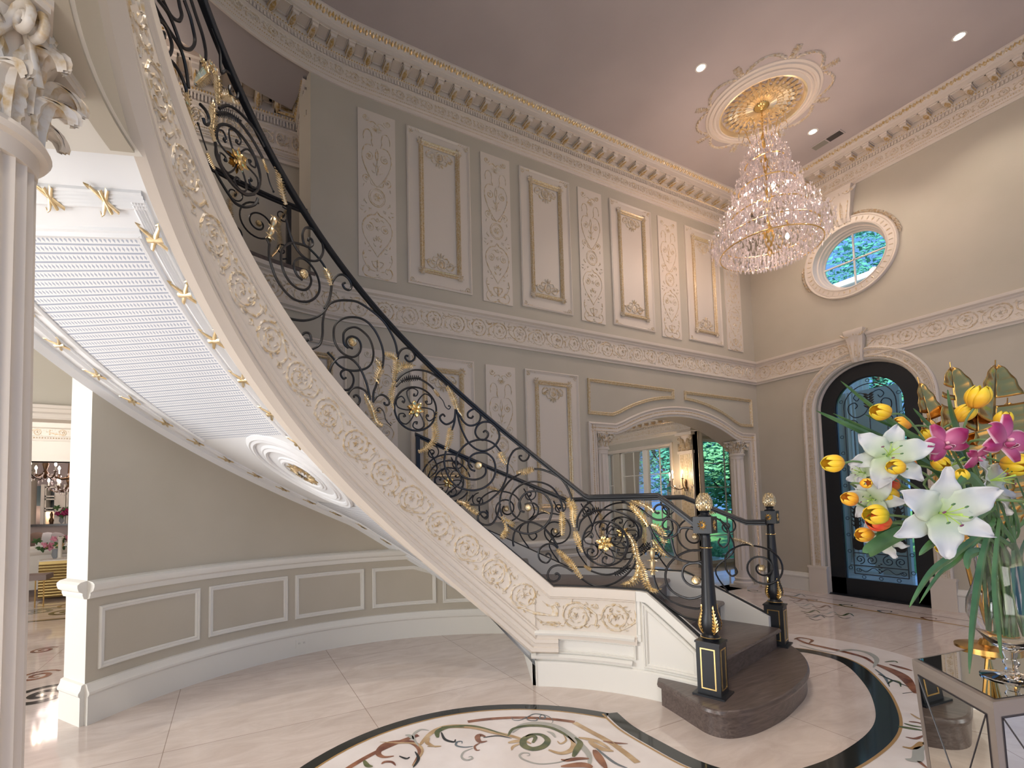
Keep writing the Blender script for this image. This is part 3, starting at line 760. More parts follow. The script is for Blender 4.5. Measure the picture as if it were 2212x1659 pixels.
newel('newel_post', NA.x, NA.y, .17, 'black newel post with gold pinecone finial, at the near end of the first step', RAD(18.4))
newel('newel_post', NB_.x, NB_.y, .17, 'black newel post with gold pinecone finial, at the far end of the first step', RAD(18.4))
RAILS = [('b',[(113.47,2.816),(112.12,2.889),(109.85,2.938),(106.9,2.967),(104.38,2.976),(101.63,2.952),(98.87,2.912),(96.57,2.854),(94.75,2.77),(93.85,2.701),(93.53,2.636)]),
('b',[(111.39,3.057),(111.53,2.998),(112.04,2.924),(113.31,2.833),(115.82,2.759),(119.12,2.709),(123.21,2.687),(125.64,2.688)]),
('b',[(113.31,2.833),(113.82,2.749),(113.95,2.647),(114.79,2.574),(116.86,2.527)]),
('b',[(116.86,2.59),(117.27,2.631),(118.51,2.631),(119.53,2.595),(118.71,2.57),(117.68,2.589)]),
('b',[(97.74,2.504),(97.36,2.585),(97.57,2.656),(98.47,2.73),(99.83,2.794),(101.66,2.841),(103.95,2.857),(106.69,2.842),(108.97,2.805),(110.56,2.749),(110.91,2.685),(110.58,2.626),(109.23,2.574),(107.43,2.549),(105.62,2.55),(104.25,2.581),(103.55,2.629),(103.77,2.673),(104.67,2.699),(106.04,2.702),(107.18,2.681),(107.53,2.648),(106.97,2.62),(105.83,2.612)]),
('b',[(106.97,2.608),(108.1,2.631),(108.31,2.68),(108.08,2.719),(106.94,2.755),(105.11,2.778),(103.29,2.765),(101.46,2.726),(100.45,2.667),(100.12,2.604),(100.6,2.536),(101.76,2.492),(103.59,2.463),(105.64,2.446),(107.9,2.446),(109.93,2.471),(111.27,2.512),(112.6,2.539)]),
('b',[(111.96,2.362),(112.06,2.404),(111.27,2.463),(109.69,2.516),(107.43,2.537),(105.85,2.527),(104.27,2.492),(103.14,2.44),(102.02,2.363),(101.36,2.282),(101.15,2.245)]),
('b',[(107.65,2.384),(108.37,2.373),(109.04,2.397),(108.81,2.423),(107.68,2.445),(106.55,2.435),(105.65,2.396),(105.78,2.346),(106.8,2.303),(108.16,2.291),(109.28,2.298)]),
('b',[(101.59,2.282),(102.72,2.315),(104.54,2.326),(106.13,2.307),(107.04,2.265),(107.05,2.228),(106.15,2.201),(105.02,2.193),(104.11,2.215),(103.99,2.247),(104.78,2.266),(105.57,2.259),(105.42,2.244)]),
('b',[(100.24,2.229),(100.22,2.3),(99.51,2.36),(98.92,2.415)]),
('b',[(100,2.249),(99.08,2.284),(97.7,2.296),(96.32,2.274),(95.88,2.243),(96.34,2.222),(97.15,2.226),(97.21,2.242)]),
('g',[(98.81,2.383),(99.38,2.413),(98.55,2.475),(98.08,2.509),(98.99,2.551)]),
('g',[(94.42,2.426),(94.17,2.486),(93.72,2.568),(94.35,2.612),(96.66,2.621)]),
('g',[(93.93,2.5),(92.99,2.517),(91.58,2.556),(89.25,2.561)]),
('g',[(94.19,2.413),(94.91,2.364),(95.28,2.284),(94.74,2.207)]),
('g',[(97.78,2.057),(99.6,2.09),(100.71,2.183),(102.28,2.266)]),
('b',[(93.96,2.414),(92.32,2.473),(89.97,2.515),(87.87,2.528),(85.3,2.522),(82.98,2.493),(80.9,2.449),(79.75,2.416)]),
('b',[(93.98,2.374),(92.57,2.419),(90.7,2.445),(88.14,2.459),(86.05,2.438),(84.43,2.407),(83.28,2.375)]),
('k',[(92.57,2.419),(90.7,2.448),(87.67,2.464)]),
('u',[(83.51,2.382),(82.14,2.329)]),
('t',[(82.14,2.329),(80.99,2.29),(80.32,2.242),(79.4,2.223),(78.92,2.244),(79.38,2.25)]),
('t',[(95.48,2.062),(96.85,2.103),(97.51,2.167),(98.65,2.196),(99.34,2.174),(98.89,2.169)]),
('b',[(93.43,2.596),(93.18,2.637),(92.23,2.678),(90.82,2.694),(89.43,2.679),(88.63,2.635),(89.23,2.599),(90.41,2.588),(91.33,2.611),(91.08,2.632),(90.5,2.631)]),
('g',[(75.69,2.17),(76.83,2.211),(77.5,2.273),(78.39,2.342),(79.52,2.409)]),
('b',[(77.53,2.224),(77.8,2.155),(78.53,2.12),(80.17,2.098),(81.55,2.124),(81.88,2.158),(81.06,2.179),(80.48,2.159)]),
('b',[(76.84,2.197),(75.49,2.129),(74.11,2.095),(72.48,2.095),(71.06,2.123),(70.56,2.172),(71.23,2.221),(72.62,2.228),(74.04,2.199),(74.06,2.164),(73.14,2.154),(72.66,2.172)]),
('b',[(77.16,2.219),(76.52,2.116),(75.42,2.026),(74.07,1.951),(72.25,1.902),(70.17,1.881),(68.31,1.895),(66.66,1.929),(65.58,1.984),(65.65,2.04),(66.76,2.096),(68.37,2.121),(70.23,2.118),(71.65,2.083),(72.15,2.034),(71.48,1.992),(70.11,1.971),(68.93,1.992),(68.56,2.027),(69.35,2.048),(69.94,2.034)]),
('b',[(77.52,2.205),(77.92,2.115),(78.66,2.052)]),
('g',[(80.4,1.88),(79.41,1.976),(79,2.066)]),
('b',[(80.4,1.88),(80.91,1.798),(80.49,1.724),(79.38,1.649),(77.56,1.594),(75.26,1.566),(72.72,1.558),(70.17,1.577),(68.06,1.624),(66.97,1.686),(66.8,1.755),(67.44,1.818),(69.03,1.86),(70.88,1.867),(72.75,1.854),(73.93,1.819),(74.2,1.771),(73.53,1.73),(72.38,1.716)]),
('b',[(65.2,1.872),(66.89,1.936),(69.18,1.971),(71.73,1.972),(74.31,1.944),(76.2,1.895),(77.4,1.84),(77.68,1.771),(77.02,1.71),(75.66,1.669),(73.82,1.648),(71.97,1.647),(70.33,1.667),(69.5,1.701),(69.58,1.749),(70.26,1.763)]),
('g',[(63.68,1.767),(64.67,1.817),(65.33,1.866)]),
('b',[(63.45,1.76),(63.63,1.684),(64.38,1.616),(65.58,1.554),(67.23,1.507),(69.33,1.46),(71.66,1.438),(73.96,1.443)]),
('b',[(63.45,1.76),(62.83,1.822),(61.63,1.877),(60.24,1.897),(58.64,1.889),(57.54,1.846),(58.03,1.805),(59.18,1.792),(60.08,1.814),(60.06,1.834),(59.37,1.834)]),
('g',[(61.1,1.696),(58.81,1.702),(56.28,1.724)]),
('b',[(56.28,1.724),(54.03,1.715),(51.36,1.681),(49.16,1.638),(47.67,1.575),(46.64,1.5),(46.47,1.453)]),
('b',[(59.96,1.689),(62.52,1.642),(64.17,1.588),(65.37,1.526),(65.9,1.444),(65.71,1.389),(65.29,1.341)]),
('g',[(65.29,1.341),(64.19,1.292),(62.38,1.271)]),
('g',[(64.42,1.286),(64.02,1.217),(65.43,1.17)]),
('g',[(77.64,1.472),(74.88,1.443),(73.98,1.415),(71.94,1.366)]),
('g',[(88.05,1.869),(86.19,1.89),(84.08,1.939),(83.11,2.008),(83.53,2.096),(83.01,2.192)]),
('b',[(48.78,1.366),(49.15,1.434),(49.97,1.502),(51.47,1.565),(53.68,1.604),(56.38,1.62),(58.89,1.608),(60.98,1.572),(62.63,1.511),(63.15,1.443),(62.53,1.367),(60.97,1.318),(58.95,1.296),(57.12,1.309),(55.73,1.349),(55.45,1.404),(56.32,1.438),(57.68,1.446),(59.05,1.433)]),
('b',[(59.11,1.371),(60.23,1.386),(60.64,1.434),(59.91,1.489),(58.51,1.529),(56.45,1.541),(54.65,1.533),(53.11,1.498),(52.04,1.442),(51.65,1.388),(52.4,1.307),(53.8,1.253),(55.64,1.213),(58.14,1.193),(60.61,1.208),(62.86,1.244),(64.2,1.279)]),
('b',[(62.31,1.094),(62.5,1.134),(61.98,1.209),(60.34,1.263),(58.05,1.289),(56.03,1.274),(54.04,1.239),(52.09,1.171),(50.61,1.097)]),
('b',[(65.67,1.444),(66.67,1.342),(68.09,1.281),(69.94,1.273),(71.53,1.298),(71.96,1.339),(71.24,1.372),(70.09,1.379),(69.19,1.351),(69.67,1.324),(70.35,1.334)]),
('g',[(45.82,1.244),(46.19,1.311),(45.87,1.398),(46.68,1.466)]),
('g',[(49.2,1.177),(49.11,1.265),(49,1.366)]),
('b',[(45.34,1.237),(45.06,1.309),(43.8,1.381),(41.77,1.44),(39.21,1.468),(36.32,1.469),(33.86,1.453),(31.46,1.411)]),
('b',[(44.97,1.213),(44.3,1.285),(42.48,1.338),(40.29,1.373),(37.77,1.381),(34.92,1.366),(32.13,1.33),(30.5,1.295),(29.24,1.261),(28.93,1.216),(29.36,1.17),(30.5,1.153),(30.75,1.175),(30.26,1.193)]),
('k',[(43.67,1.327),(41.86,1.362),(39.7,1.379)]),
('k',[(29.69,1.062),(28.18,1.092),(27.42,1.115)]),
('k',[(36.09,0.882),(34.57,0.896),(32.45,0.945)]),
('b',[(42.01,0.898),(39.72,0.877),(37.43,0.874),(35.51,0.894),(33.39,0.938),(31.82,0.997),(31.2,1.044)]),
('u',[(43.71,0.938),(42,0.904)]),
('b',[(44.61,0.837),(42.89,0.803),(40.99,0.782),(38.87,0.785),(36.57,0.806),(34.25,0.85),(32.31,0.905),(30.93,0.964),(30.68,1.016)]),
('b',[(46.71,0.889),(48.64,0.924),(50.61,0.938),(52.43,0.917),(53.38,0.868),(53.12,0.826),(51.94,0.808),(50.73,0.821),(50.21,0.851),(50.88,0.875),(51.45,0.863)]),
('g',[(44.41,0.837),(45.91,0.895),(47.42,0.96),(48.95,1.008),(50.49,1.056)]),
('b',[(54.31,1.251),(52.37,1.178),(50.47,1.08)]),
('b',[(50.47,1.074),(51.84,1.108),(53.65,1.105),(55.3,1.069),(55.75,1.014),(54.99,0.971),(53.39,0.959),(52.45,1.002),(53.02,1.035),(53.83,1.02)]),
('g',[(45.83,1.243),(46.24,1.322),(46.15,1.4),(47.47,1.468)]),
('g',[(43.79,1.045),(45.25,1.141),(45.76,1.213)]),
('g',[(27.23,1.251),(28.09,1.296),(29.85,1.364),(31.64,1.422)]),
('g',[(25.62,1.358),(26.67,1.392),(28.83,1.427),(31.04,1.451)]),
('g',[(32.31,1.192),(31.09,1.129),(30.64,1.044),(30.35,0.988),(29.15,0.922),(28.53,0.839),(27.17,0.77),(25.35,0.786)]),
('g',[(29.99,0.977),(30.51,0.863),(32.43,0.814),(33.93,0.805)]),
('g',[(26.49,1.262),(24.36,1.23),(23.59,1.136)]),
('g',[(26.46,1.15),(24.93,1.079),(23.19,1.043)]),
('B',[(26.54,1.094),(26.59,0.994),(26.64,0.893)]),
('b',[(27.23,1.251),(26.58,1.195),(26.54,1.094)]),
('b',[(26.63,0.899),(26.01,0.828),(25.02,0.765),(23.83,0.725)]),
('b',[(27.04,1.262),(25.54,1.162),(23,1.055),(20.75,1.02),(18.67,1.008)]),
('b',[(28.18,1.364),(27.12,1.335),(25.52,1.304),(23.71,1.302),(22.42,1.33),(22.35,1.379),(23.92,1.413),(25.2,1.402),(25.7,1.369),(24.91,1.349),(24.45,1.357)]),
('b',[(26.17,1.229),(24.77,1.19),(23.37,1.169),(21.58,1.177),(20.29,1.21),(20.05,1.254),(21.05,1.291),(22.63,1.308),(23.75,1.274),(23.62,1.241),(22.56,1.233),(22.44,1.254)]),
('b',[(14.28,1.09),(17.48,1.085),(20.24,1.047),(22.53,0.983),(23.61,0.905),(23.31,0.829),(21.74,0.775),(19.07,0.747),(16.93,0.755),(14.89,0.791),(14.15,0.85)]),
('b',[(13.98,0.954),(15.48,0.999),(17.62,0.994),(19.14,0.966),(19.64,0.906),(18.9,0.859),(17.33,0.835),(15.48,0.837)]),
('b',[(26.42,0.89),(25.84,0.805),(23.45,0.727),(20.24,0.689),(17.04,0.681),(15.44,0.692)]),
('b',[(27.03,0.759),(25.13,0.713),(22.46,0.655),(19.28,0.61),(15.58,0.603)]),
('b',[(21.97,1.179),(20.8,1.037),(17.61,1.002),(14.93,1.016)]),
('b',[(20,1.207),(19.41,1.241),(17.24,1.242),(14.88,1.211),(13.93,1.147)]),
('b',[(127.93,3.103),(127.92,3.038),(127.26,2.981),(125.95,2.912),(123.82,2.859),(121.36,2.832),(118.55,2.845),(116.39,2.885),(114.88,2.95),(114.71,3.015),(115.54,3.078),(117.05,3.123),(118.72,3.142),(120.21,3.127),(121.37,3.086),(121.37,3.042),(120.54,3.005),(119.22,2.99)]),
('b',[(117.55,3.242),(119.72,3.234),(121.71,3.215),(123.36,3.179),(124.67,3.117),(124.83,3.056),(124.16,2.989),(122.68,2.94),(120.71,2.917),(118.72,2.926),(117.39,2.963),(116.89,3.013),(117.38,3.052)]),
('b',[(117.55,3.237),(115.53,3.209),(114.02,3.177),(113.01,3.143)]),
('g',[(111.5,3.035),(112,3.09),(113.01,3.134)]),
('b',[(123.54,3.347),(122.54,3.268),(121.21,3.2),(119.38,3.16),(117.22,3.152),(115.2,3.177),(114.02,3.228),(113.67,3.283),(114.34,3.348),(115.86,3.382),(117.54,3.381),(118.72,3.355),(119.22,3.303),(118.72,3.248),(117.55,3.242),(116.54,3.273),(116.71,3.307),(117.55,3.304),(117.68,3.285)]),
('b',[(111.5,3.035),(110.99,3.077),(109.79,3.127),(108.25,3.148),(106.71,3.129),(106.03,3.088),(106.56,3.05),(107.76,3.048),(108.43,3.075),(107.75,3.093)]),
('b',[(111.5,3.035),(111.68,2.987),(112.19,2.926),(113.38,2.847)]),
('b',[(128.59,3.142),(127.94,3.119),(127.93,3.095)]),
('B',[(126.5,3.32),(127.14,3.239),(128.1,3.141)]),
('b',[(141.05,3.692),(139.15,3.759),(137.07,3.793),(134.8,3.802),(132.03,3.791),(130.55,3.768),(129.23,3.73)]),
('b',[(141.51,3.647),(139.13,3.714),(136.73,3.739),(134.29,3.731),(131.84,3.698),(129.71,3.646)]),
('k',[(141.51,3.647),(139.13,3.714),(135.92,3.751)]),
('u',[(129.7,3.638),(128.55,3.583)]),
('t',[(128.54,3.574),(127.88,3.521),(126.89,3.48)]),
('b',[(145.78,3.594),(144.35,3.596),(143.55,3.574),(143.68,3.534),(144.47,3.518),(144.96,3.538)]),
('t',[(143.91,3.38),(145.21,3.433),(146.19,3.476)]),
('b',[(141.74,3.473),(141.55,3.405),(139.78,3.356),(138.17,3.337),(136.57,3.32),(134.17,3.324),(131.76,3.374)]),
('b',[(141.98,3.312),(140.38,3.28),(138.3,3.245),(136.54,3.226),(134.14,3.247),(131.74,3.306),(130.94,3.361)]),
('g',[(141.9,3.476),(142.73,3.529),(142.45,3.608),(142.49,3.68)]),
('g',[(147.26,3.418),(148.08,3.465),(148.9,3.511)]),
('g',[(123.59,3.449),(124.58,3.518),(125.26,3.612),(126.09,3.669)]),
('u',[(143.91,3.366),(142.3,3.323)]),
('b',[(158.12,3.763),(156.49,3.756),(154.08,3.756),(151.67,3.757),(150.38,3.74),(149.38,3.686),(148.69,3.604)]),
('b',[(156.55,3.816),(154.14,3.834),(152.36,3.811),(150.89,3.775),(149.62,3.787),(148.05,3.838),(147.29,3.903),(147.81,3.956),(148.65,3.999),(150.12,4.035)]),
('b',[(155.45,3.854),(153.35,3.844),(151.45,3.88),(150.69,3.932),(151.2,3.965),(151.54,3.987)]),
('b',[(148.39,4.094),(147.07,4.05),(145.42,3.996),(144.58,3.932),(144.55,3.879)]),
('b',[(154.11,3.612),(153.19,3.662),(153.07,3.708),(153.9,3.739),(155.19,3.743),(156.46,3.723),(157.07,3.691),(156.73,3.671),(155.91,3.663),(154.97,3.683),(154.99,3.702),(155.54,3.691)]),
('b',[(153.94,3.607),(152.36,3.625),(150.77,3.619),(149.47,3.589),(149.14,3.568)]),
('b',[(143.23,4.101),(141.91,4.068),(140.92,4.023),(140.55,3.921),(139.44,3.96),(138.14,3.969),(136.51,3.935),(136.33,3.881),(137.45,3.852),(138.43,3.865),(138.28,3.9)]),
('g',[(146.83,3.673),(145.28,3.751),(144.04,3.822),(145.34,3.853)]),
('g',[(141.26,3.715),(141.3,3.807),(141.66,3.878),(143.75,3.885)]),
('g',[(148.63,3.519),(149.14,3.565)]),
('g',[(140.48,3.773),(138.09,3.843),(136.8,3.842)])]
ROS = [(105.82, 2.661), (71.47, 1.759), (58.17, 1.407), (16.6, 0.879), (118.8, 3.037)]
FLW = [(88.7, 2.211, 0.176, 0.173), (38.26, 1.117, 0.179, 0.174)]
# ================================================================ RAILINGS
RR = 1.724
def hr_in(t):
    if t < 24.5: return ZHF-.0245*(24.5-t)
    return max(ZHF, Z0+HR+SL*RAD(t-TH0)) if t < TH0 else zt(t)+HR
RF = CYL(SX, SY, RR, -1); RF.us = RR*PI/180
def blade(mb, f3, x, y, ang, L, W, h, o=0., curl=0., n=3):
    rows = []; a = ang; px, py = x, y
    for i in range(n+1):
        t = i/n; w = W*math.sin(PI*min(1, .15+.85*t))**.8 if i < n else .0006
        nx, ny = -math.sin(a), math.cos(a); hh = h*(1-.7*t)
        rows.append([f3(px+nx*w/2, py+ny*w/2, o), f3(px, py, o+hh), f3(px-nx*w/2, py-ny*w/2, o), f3(px, py, o-hh)])
        a += curl/n; px += math.cos(a)*L/n; py += math.sin(a)*L/n
    mb.loft(rows, True, True)
def resample(pts, step):
    out = [pts[0]]; acc = 0
    for a, b in zip(pts, pts[1:]):
        d = math.dist(a, b)
        while acc+d >= step:
            t = (step-acc)/d; a = tuple(a[i]+(b[i]-a[i])*t for i in range(2)); out.append(a); d = math.dist(a, b); acc = 0
        acc += d
    out.append(pts[-1]); return out
def spray(f3, pts, L=.034, name='leaf_spray', m_='leafgold', par=None, step=.0165, both=True):
    L *= .92
    mb = MB(); P = resample(cr(pts, 5), step); n = len(P)
    mb.tube([f3(x, y, 0) for x, y in P], [.0095*(1-.6*i/n) for i in range(n)], 6)
    for i in range(n-1):
        a = math.atan2(P[i+1][1]-P[i][1], P[i+1][0]-P[i][0]); k = .6+.7*math.sin(PI*(i+1)/(n+1))
        for e in ((1, -1) if both else (1,)):
            blade(mb, f3, P[i][0], P[i][1], a+e*.7, L*k, L*.42, .007, .003*e, e*.7)
        if i % 2 == 0: blade(mb, lambda x, y, o=0: f3(x, y, .006+o+abs(x-P[i][0])*.3), P[i][0], P[i][1], a+.15, L*k*.75, L*.3, .005, 0, 0, 2)
    blade(mb, f3, P[-1][0], P[-1][1], a, L*.9, L*.4, .006)
    o = mb.build(name, M[m_]); sub2(o, par); return o
def bar(f3, pts, par, r=.0085, name='scroll', n=5, taper=False, eye=False):
    mb = MB(); P = cr(pts, n); k = len(P)
    rr = [r*(1-(.5*i/k if taper else 0)) for i in range(k)]
    mb.tube([f3(x, y, 0) for x, y in P], rr, 6)
    if eye: mb.ball(f3(*pts[-1]), r*1.9, 8, 5)
    o = mb.build(name, M['iron']); sub2(o, par); return o
def rosette(f3, x, y, par, R_=.031):
    mb = MB(); n = 14
    for sgn in (1, -1):
        rows = []
        for q, o in ((.0, .016), (.22, .016), (.26, .011), (.45, .012), (.5, .009), (.72, .011), (.86, .006), (1., .0)):
            rows.append([f3(x+R_*q*(1+.06*math.cos(n*2*PI*j/56) if q > .6 else 1)*math.cos(2*PI*j/56), y+R_*q*(1+.06*math.cos(n*2*PI*j/56) if q > .6 else 1)*math.sin(2*PI*j/56), sgn*(o+.006)) for j in range(57)])
        mb.loft(rows, False)
    o = mb.build('rosette', M['leafgold'], ang=25); sub2(o, par); return o
def flower(f3, x, y, par, L=.062, k=6, rot=.3):
    mb = MB()
    for layer, (l, w, off) in enumerate(((1., .62, 0), (.62, .4, PI/k))):
        for i in range(k):
            a = rot+off+2*PI*i/k
            for e in (1, -1):
                mb.leaf(lambda X, Y, o=0: f3(X, Y, e*(.012+.006*layer+o+math.hypot(X-x, Y-y)*.12)), x+.006*math.cos(a), y+.006*math.sin(a), a, L*l, L*w, .007, 0, 0, 5)
    for i in range(7): mb.ball(f3(x+.008*math.cos(i), y+.008*math.sin(i), .022), .005, 6, 4)
    o = mb.build('flower', M['gold']); sub2(o, par); return o
def flower_ring(f3, x, y, par, R_=.175, rot=0., fl=True):
    bar(f3, [(x+R_*math.cos(2*PI*i/36), y+R_*math.sin(2*PI*i/36)) for i in range(37)], par, .0085, 'ring', 1)
    for i in range(6):
        a = rot+2*PI*i/6
        c = (x+R_*.66*math.cos(a+.2), y+R_*.66*math.sin(a+.2))
        P = [(x+.02*math.cos(a-.5), y+.02*math.sin(a-.5)), (x+R_*.45*math.cos(a-.42), y+R_*.45*math.sin(a-.42)), (x+R_*.85*math.cos(a-.22), y+R_*.85*math.sin(a-.22)), (x+R_*.95*math.cos(a+.12), y+R_*.95*math.sin(a+.12)), (x+R_*.84*math.cos(a+.42), y+R_*.84*math.sin(a+.42)), (x+R_*.62*math.cos(a+.38), y+R_*.62*math.sin(a+.38)), (x+R_*.60*math.cos(a+.13), y+R_*.60*math.sin(a+.13)), c]
        bar(f3, P, par, .0055, 'ring_scroll', 3, eye=True)
    if fl: flower(f3, x, y, par)
def rail_bar(mb, fn, ts, zf, prof):                        # prof (out, z) closed, swept along theta
    mb.loft([[fn(t, zf(t)+z, o) for o, z in prof] for t in ts], True, True)
hprof = [(-.026, -.012), (-.026, .004), (-.018, .014), (.0, .018), (.018, .014), (.026, .004), (.026, -.012), (.014, -.02), (.014, -.032), (-.014, -.032), (-.014, -.02)]
flat = [(-.016, 0), (.016, 0), (.016, .012), (-.016, .012)]
rail1 = thing('stair_railing', 'black wrought iron scroll railing with gold leaves on the near inner side of the stair', 'railing', (SX+RR, SY, .5))
f3i = lambda x, y, o=0: RF(x/RF.us, y, o)
mb = MB(); ts = [14.6, 18, 21, 24.5, 30, 36, 40, 41.9]+frange(43, 176, 80)
rail_bar(mb, RF, ts, hr_in, hprof); sub2(mb.build('handrail', M['black'], ang=40), rail1)
mb = MB(); ts = frange(14.6, 28.2, 5)+frange(30, TH0, 8)[:]+frange(TH0+.2, 176, 80); rail_bar(mb, RF, ts, topb, flat); sub2(mb.build('bottom_rail', M['iron']), rail1)
for k, pts in RAILS:
    P = [(t*RF.us, z) for t, z in pts]
    P = [q for i, q in enumerate(P) if i == 0 or math.dist(q, P[i-1]) > .003]
    if len(P) < 2: continue
    if k == 'b': bar(f3i, P, rail1)
    elif k == 't': bar(f3i, P, rail1, .004, 'tendril', eye=True)
    elif k == 'g': spray(f3i, P, .032, par=rail1)
    elif k == 'k': spray(f3i, P, .028, 'iron_leaf', 'iron', rail1)
    elif k == 'u': spray(f3i, P, .018, 'gold_bud', par=rail1, step=.008)
    elif k == 'B':
        mb = MB(); Q = resample(cr(P, 4), .006); n = len(Q)
        rr = [.008+.012*abs(math.sin(PI*(i/n)*2.5))**.7 for i in range(n)]
        mb.tube([f3i(x, y) for x, y in Q], rr, 10)
        a = math.atan2(P[-1][1]-P[0][1], P[-1][0]-P[0][0])
        for i in (int(n*.15), int(n*.5), int(n*.85)):
            for e in (-1, 1): blade(mb, f3i, Q[i][0], Q[i][1], a+e*2.2, .04, .012, .005, .006, -e*.8)
        sub2(mb.build('gold_baluster', M['leafgold']), rail1)
for t, z in ROS: rosette(f3i, t*RF.us, z, rail1)
for t, z in ((FLW[0][0], FLW[0][1]), (FLW[1][0], FLW[1][1]), (136.15, 3.494)): flower_ring(f3i, t*RF.us, z, rail1, .175, .25)
# above the frame the motif goes on: one more spiral group up to the landing
for q in range(3):
    t = 163+q*5; c = (t*RF.us, zt(t)+.45); bar(f3i, spiral(c[0], c[1], .19, .02, 1., 1.9), rail1, taper=True, n=2)
# ---------------------------------------------------------------- outer railing
rail2 = thing('stair_railing', 'black scroll railing on the far outer side of the stair, ending at a square post', 'railing', (SX+ROUT, SY, .5))
def hr_out(t):
    if t < 27.5: return 1.475-.0238*(27.5-t) if t > 17.5 else 1.237
    return max(1.475, 1.475+1.37*RAD(t-49.6))
f3o = lambda x, y, o=0: OF(x/OF.us, y, o)
mb = MB(); rail_bar(mb, OF, [14.5, 17.5, 22, 27.5, 35, 42, 49.6]+frange(51, 80.5, 16), hr_out, hprof); sub2(mb.build('handrail', M['black'], ang=40), rail2)
mb = MB(); rail_bar(mb, OF, frange(14.5, 27.9, 6)+frange(30, 49.5, 8)+frange(50, 80.5, 14), topo, flat); sub2(mb.build('bottom_rail', M['iron']), rail2)
mb = MB(); mb.fbox(OF, 79.6, 80.4, topo(80), hr_out(80), -.02, .02); sub2(mb.build('end_post', M['iron'], smooth=False), rail2)
def motif(kind, t, z, R_=.19, d=1):
    x = t*OF.us
    if kind == 'r':
        bar(f3o, spiral(x, z, R_, .035, PI*.5 if d > 0 else PI*.5, 1.9*d), rail2, n=2); rosette(f3o, x, z, rail2, .028)
        bar(f3o, [(x+d*.0, z+R_), (x+d*R_*.8, z+R_*1.05), (x+d*R_*1.5, z+R_*.6), (x+d*R_*1.6, z-R_*.1), (x+d*R_*1.35, z-R_*.5), (x+d*R_*1.1, z-R_*.3), (x+d*R_*1.2, z-R_*.05)], rail2)
        spray(f3o, [(x+d*R_*.3, z+R_*1.02), (x+d*R_*.7, z+R_*1.2), (x+d*R_*1.2, z+R_*1.35)], .026, par=rail2)
    else:
        flower_ring(f3o, x, z, rail2, .16, .1)
        for q in (1.35, 1.75):
            bar(f3o, [(x+R_*q*.95*math.cos(a), z+R_*q*.95*math.sin(a)) for a in frange(2.6 if q > 1.5 else 2.9, .2, 10)], rail2, n=2)
            bar(f3o, [(x+R_*q*.95*math.cos(a), z+R_*q*.85*math.sin(a)) for a in frange(-.4, -2.6, 10)], rail2, n=2)
        for e in (-1, 1):
            spray(f3o, [(x+e*R_*1.05, z-R_*1.2), (x+e*R_*1.15, z-R_*.3), (x+e*R_*1.1, z+R_*.7), (x+e*R_*1.4, z+R_*1.4)], .03, par=rail2)
            bar(f3o, spiral(x+e*R_*1.75, z-R_*1.1, .085, .012, PI/2, 1.4*e), rail2, .0065, n=2, eye=True)
def onro(x, y):
    o = Vector((0, 0, H)); d = ray(x, y); ox, oy = -SX, -SY; a = d.x**2+d.y**2; b = 2*(ox*d.x+oy*d.y); c = ox*ox+oy*oy-ROUT**2
    t = (-b+math.sqrt(b*b-4*a*c))/(2*a); P = o+d*t; return math.degrees(math.atan2(P.y-SY, P.x-SX)), P.z
for kd, px, d in (('r', (1094, 1099), 1), ('r', (1200, 1147), 1), ('f', (970, 1042), 1), ('f', (1345, 1150), 1), ('r', (1501, 1159), -1), ('r', (1646, 1227), 1)):
    t, z = onro(*px); motif(kd, t, z, .185, d)
for t in (77, 72, 57, 51, 45.5, 30.5, 20.5):
    zc = (topo(t)+hr_out(t))/2
    bar(f3o, spiral(t*OF.us, hr_out(t)-.12, .085, .012, PI/2, 1.4), rail2, .007, n=2, eye=True)
    bar(f3o, [(t*OF.us+.02, topo(t)+.02), (t*OF.us+.12, topo(t)+.22), (t*OF.us-.05, zc+.05), (t*OF.us+.06, hr_out(t)-.05)], rail2, .0075)
# ---------------------------------------------------------------- gallery railing
rail3 = thing('gallery_railing', 'black scroll railing along the upper gallery edge, seen through the stair railing', 'railing', WM(-1., 3.78))
GF = lambda s, z, o=0: WM(s, z, o-.12)
mb = MB(); mb.loft([[GF(s, 4.50+z, o) for o, z in hprof] for s in frange(-3.2, GS+.02, 30)], True, True); sub2(mb.build('handrail', M['black'], ang=40), rail3)
mb = MB(); mb.loft([[GF(s, 3.86+z, o) for o, z in flat] for s in frange(-3.2, GS+.02, 30)], True, True); sub2(mb.build('bottom_rail', M['iron']), rail3)
mb = MB(); mb.fbox(GF, -.74, -.70, 3.76, 4.48, -.02, .02); sub2(mb.build('post', M['iron'], smooth=False), rail3)
for i in range(5):
    x = -1.0-.44*i
    bar(GF, spiral(x, 4.18, .2, .03, PI/2, 1.9), rail3, n=2); rosette(GF, x, 4.18, rail3, .028)
    bar(GF, spiral(x+.22, 4.36, .09, .012, PI/2, -1.4), rail3, .007, n=2, eye=True); bar(GF, spiral(x+.22, 4.0, .09, .012, -PI/2, 1.4), rail3, .007, n=2, eye=True)
    spray(GF, [(x+.12, 3.9), (x+.2, 4.05), (x+.18, 4.25), (x+.26, 4.42)], .03, par=rail3)
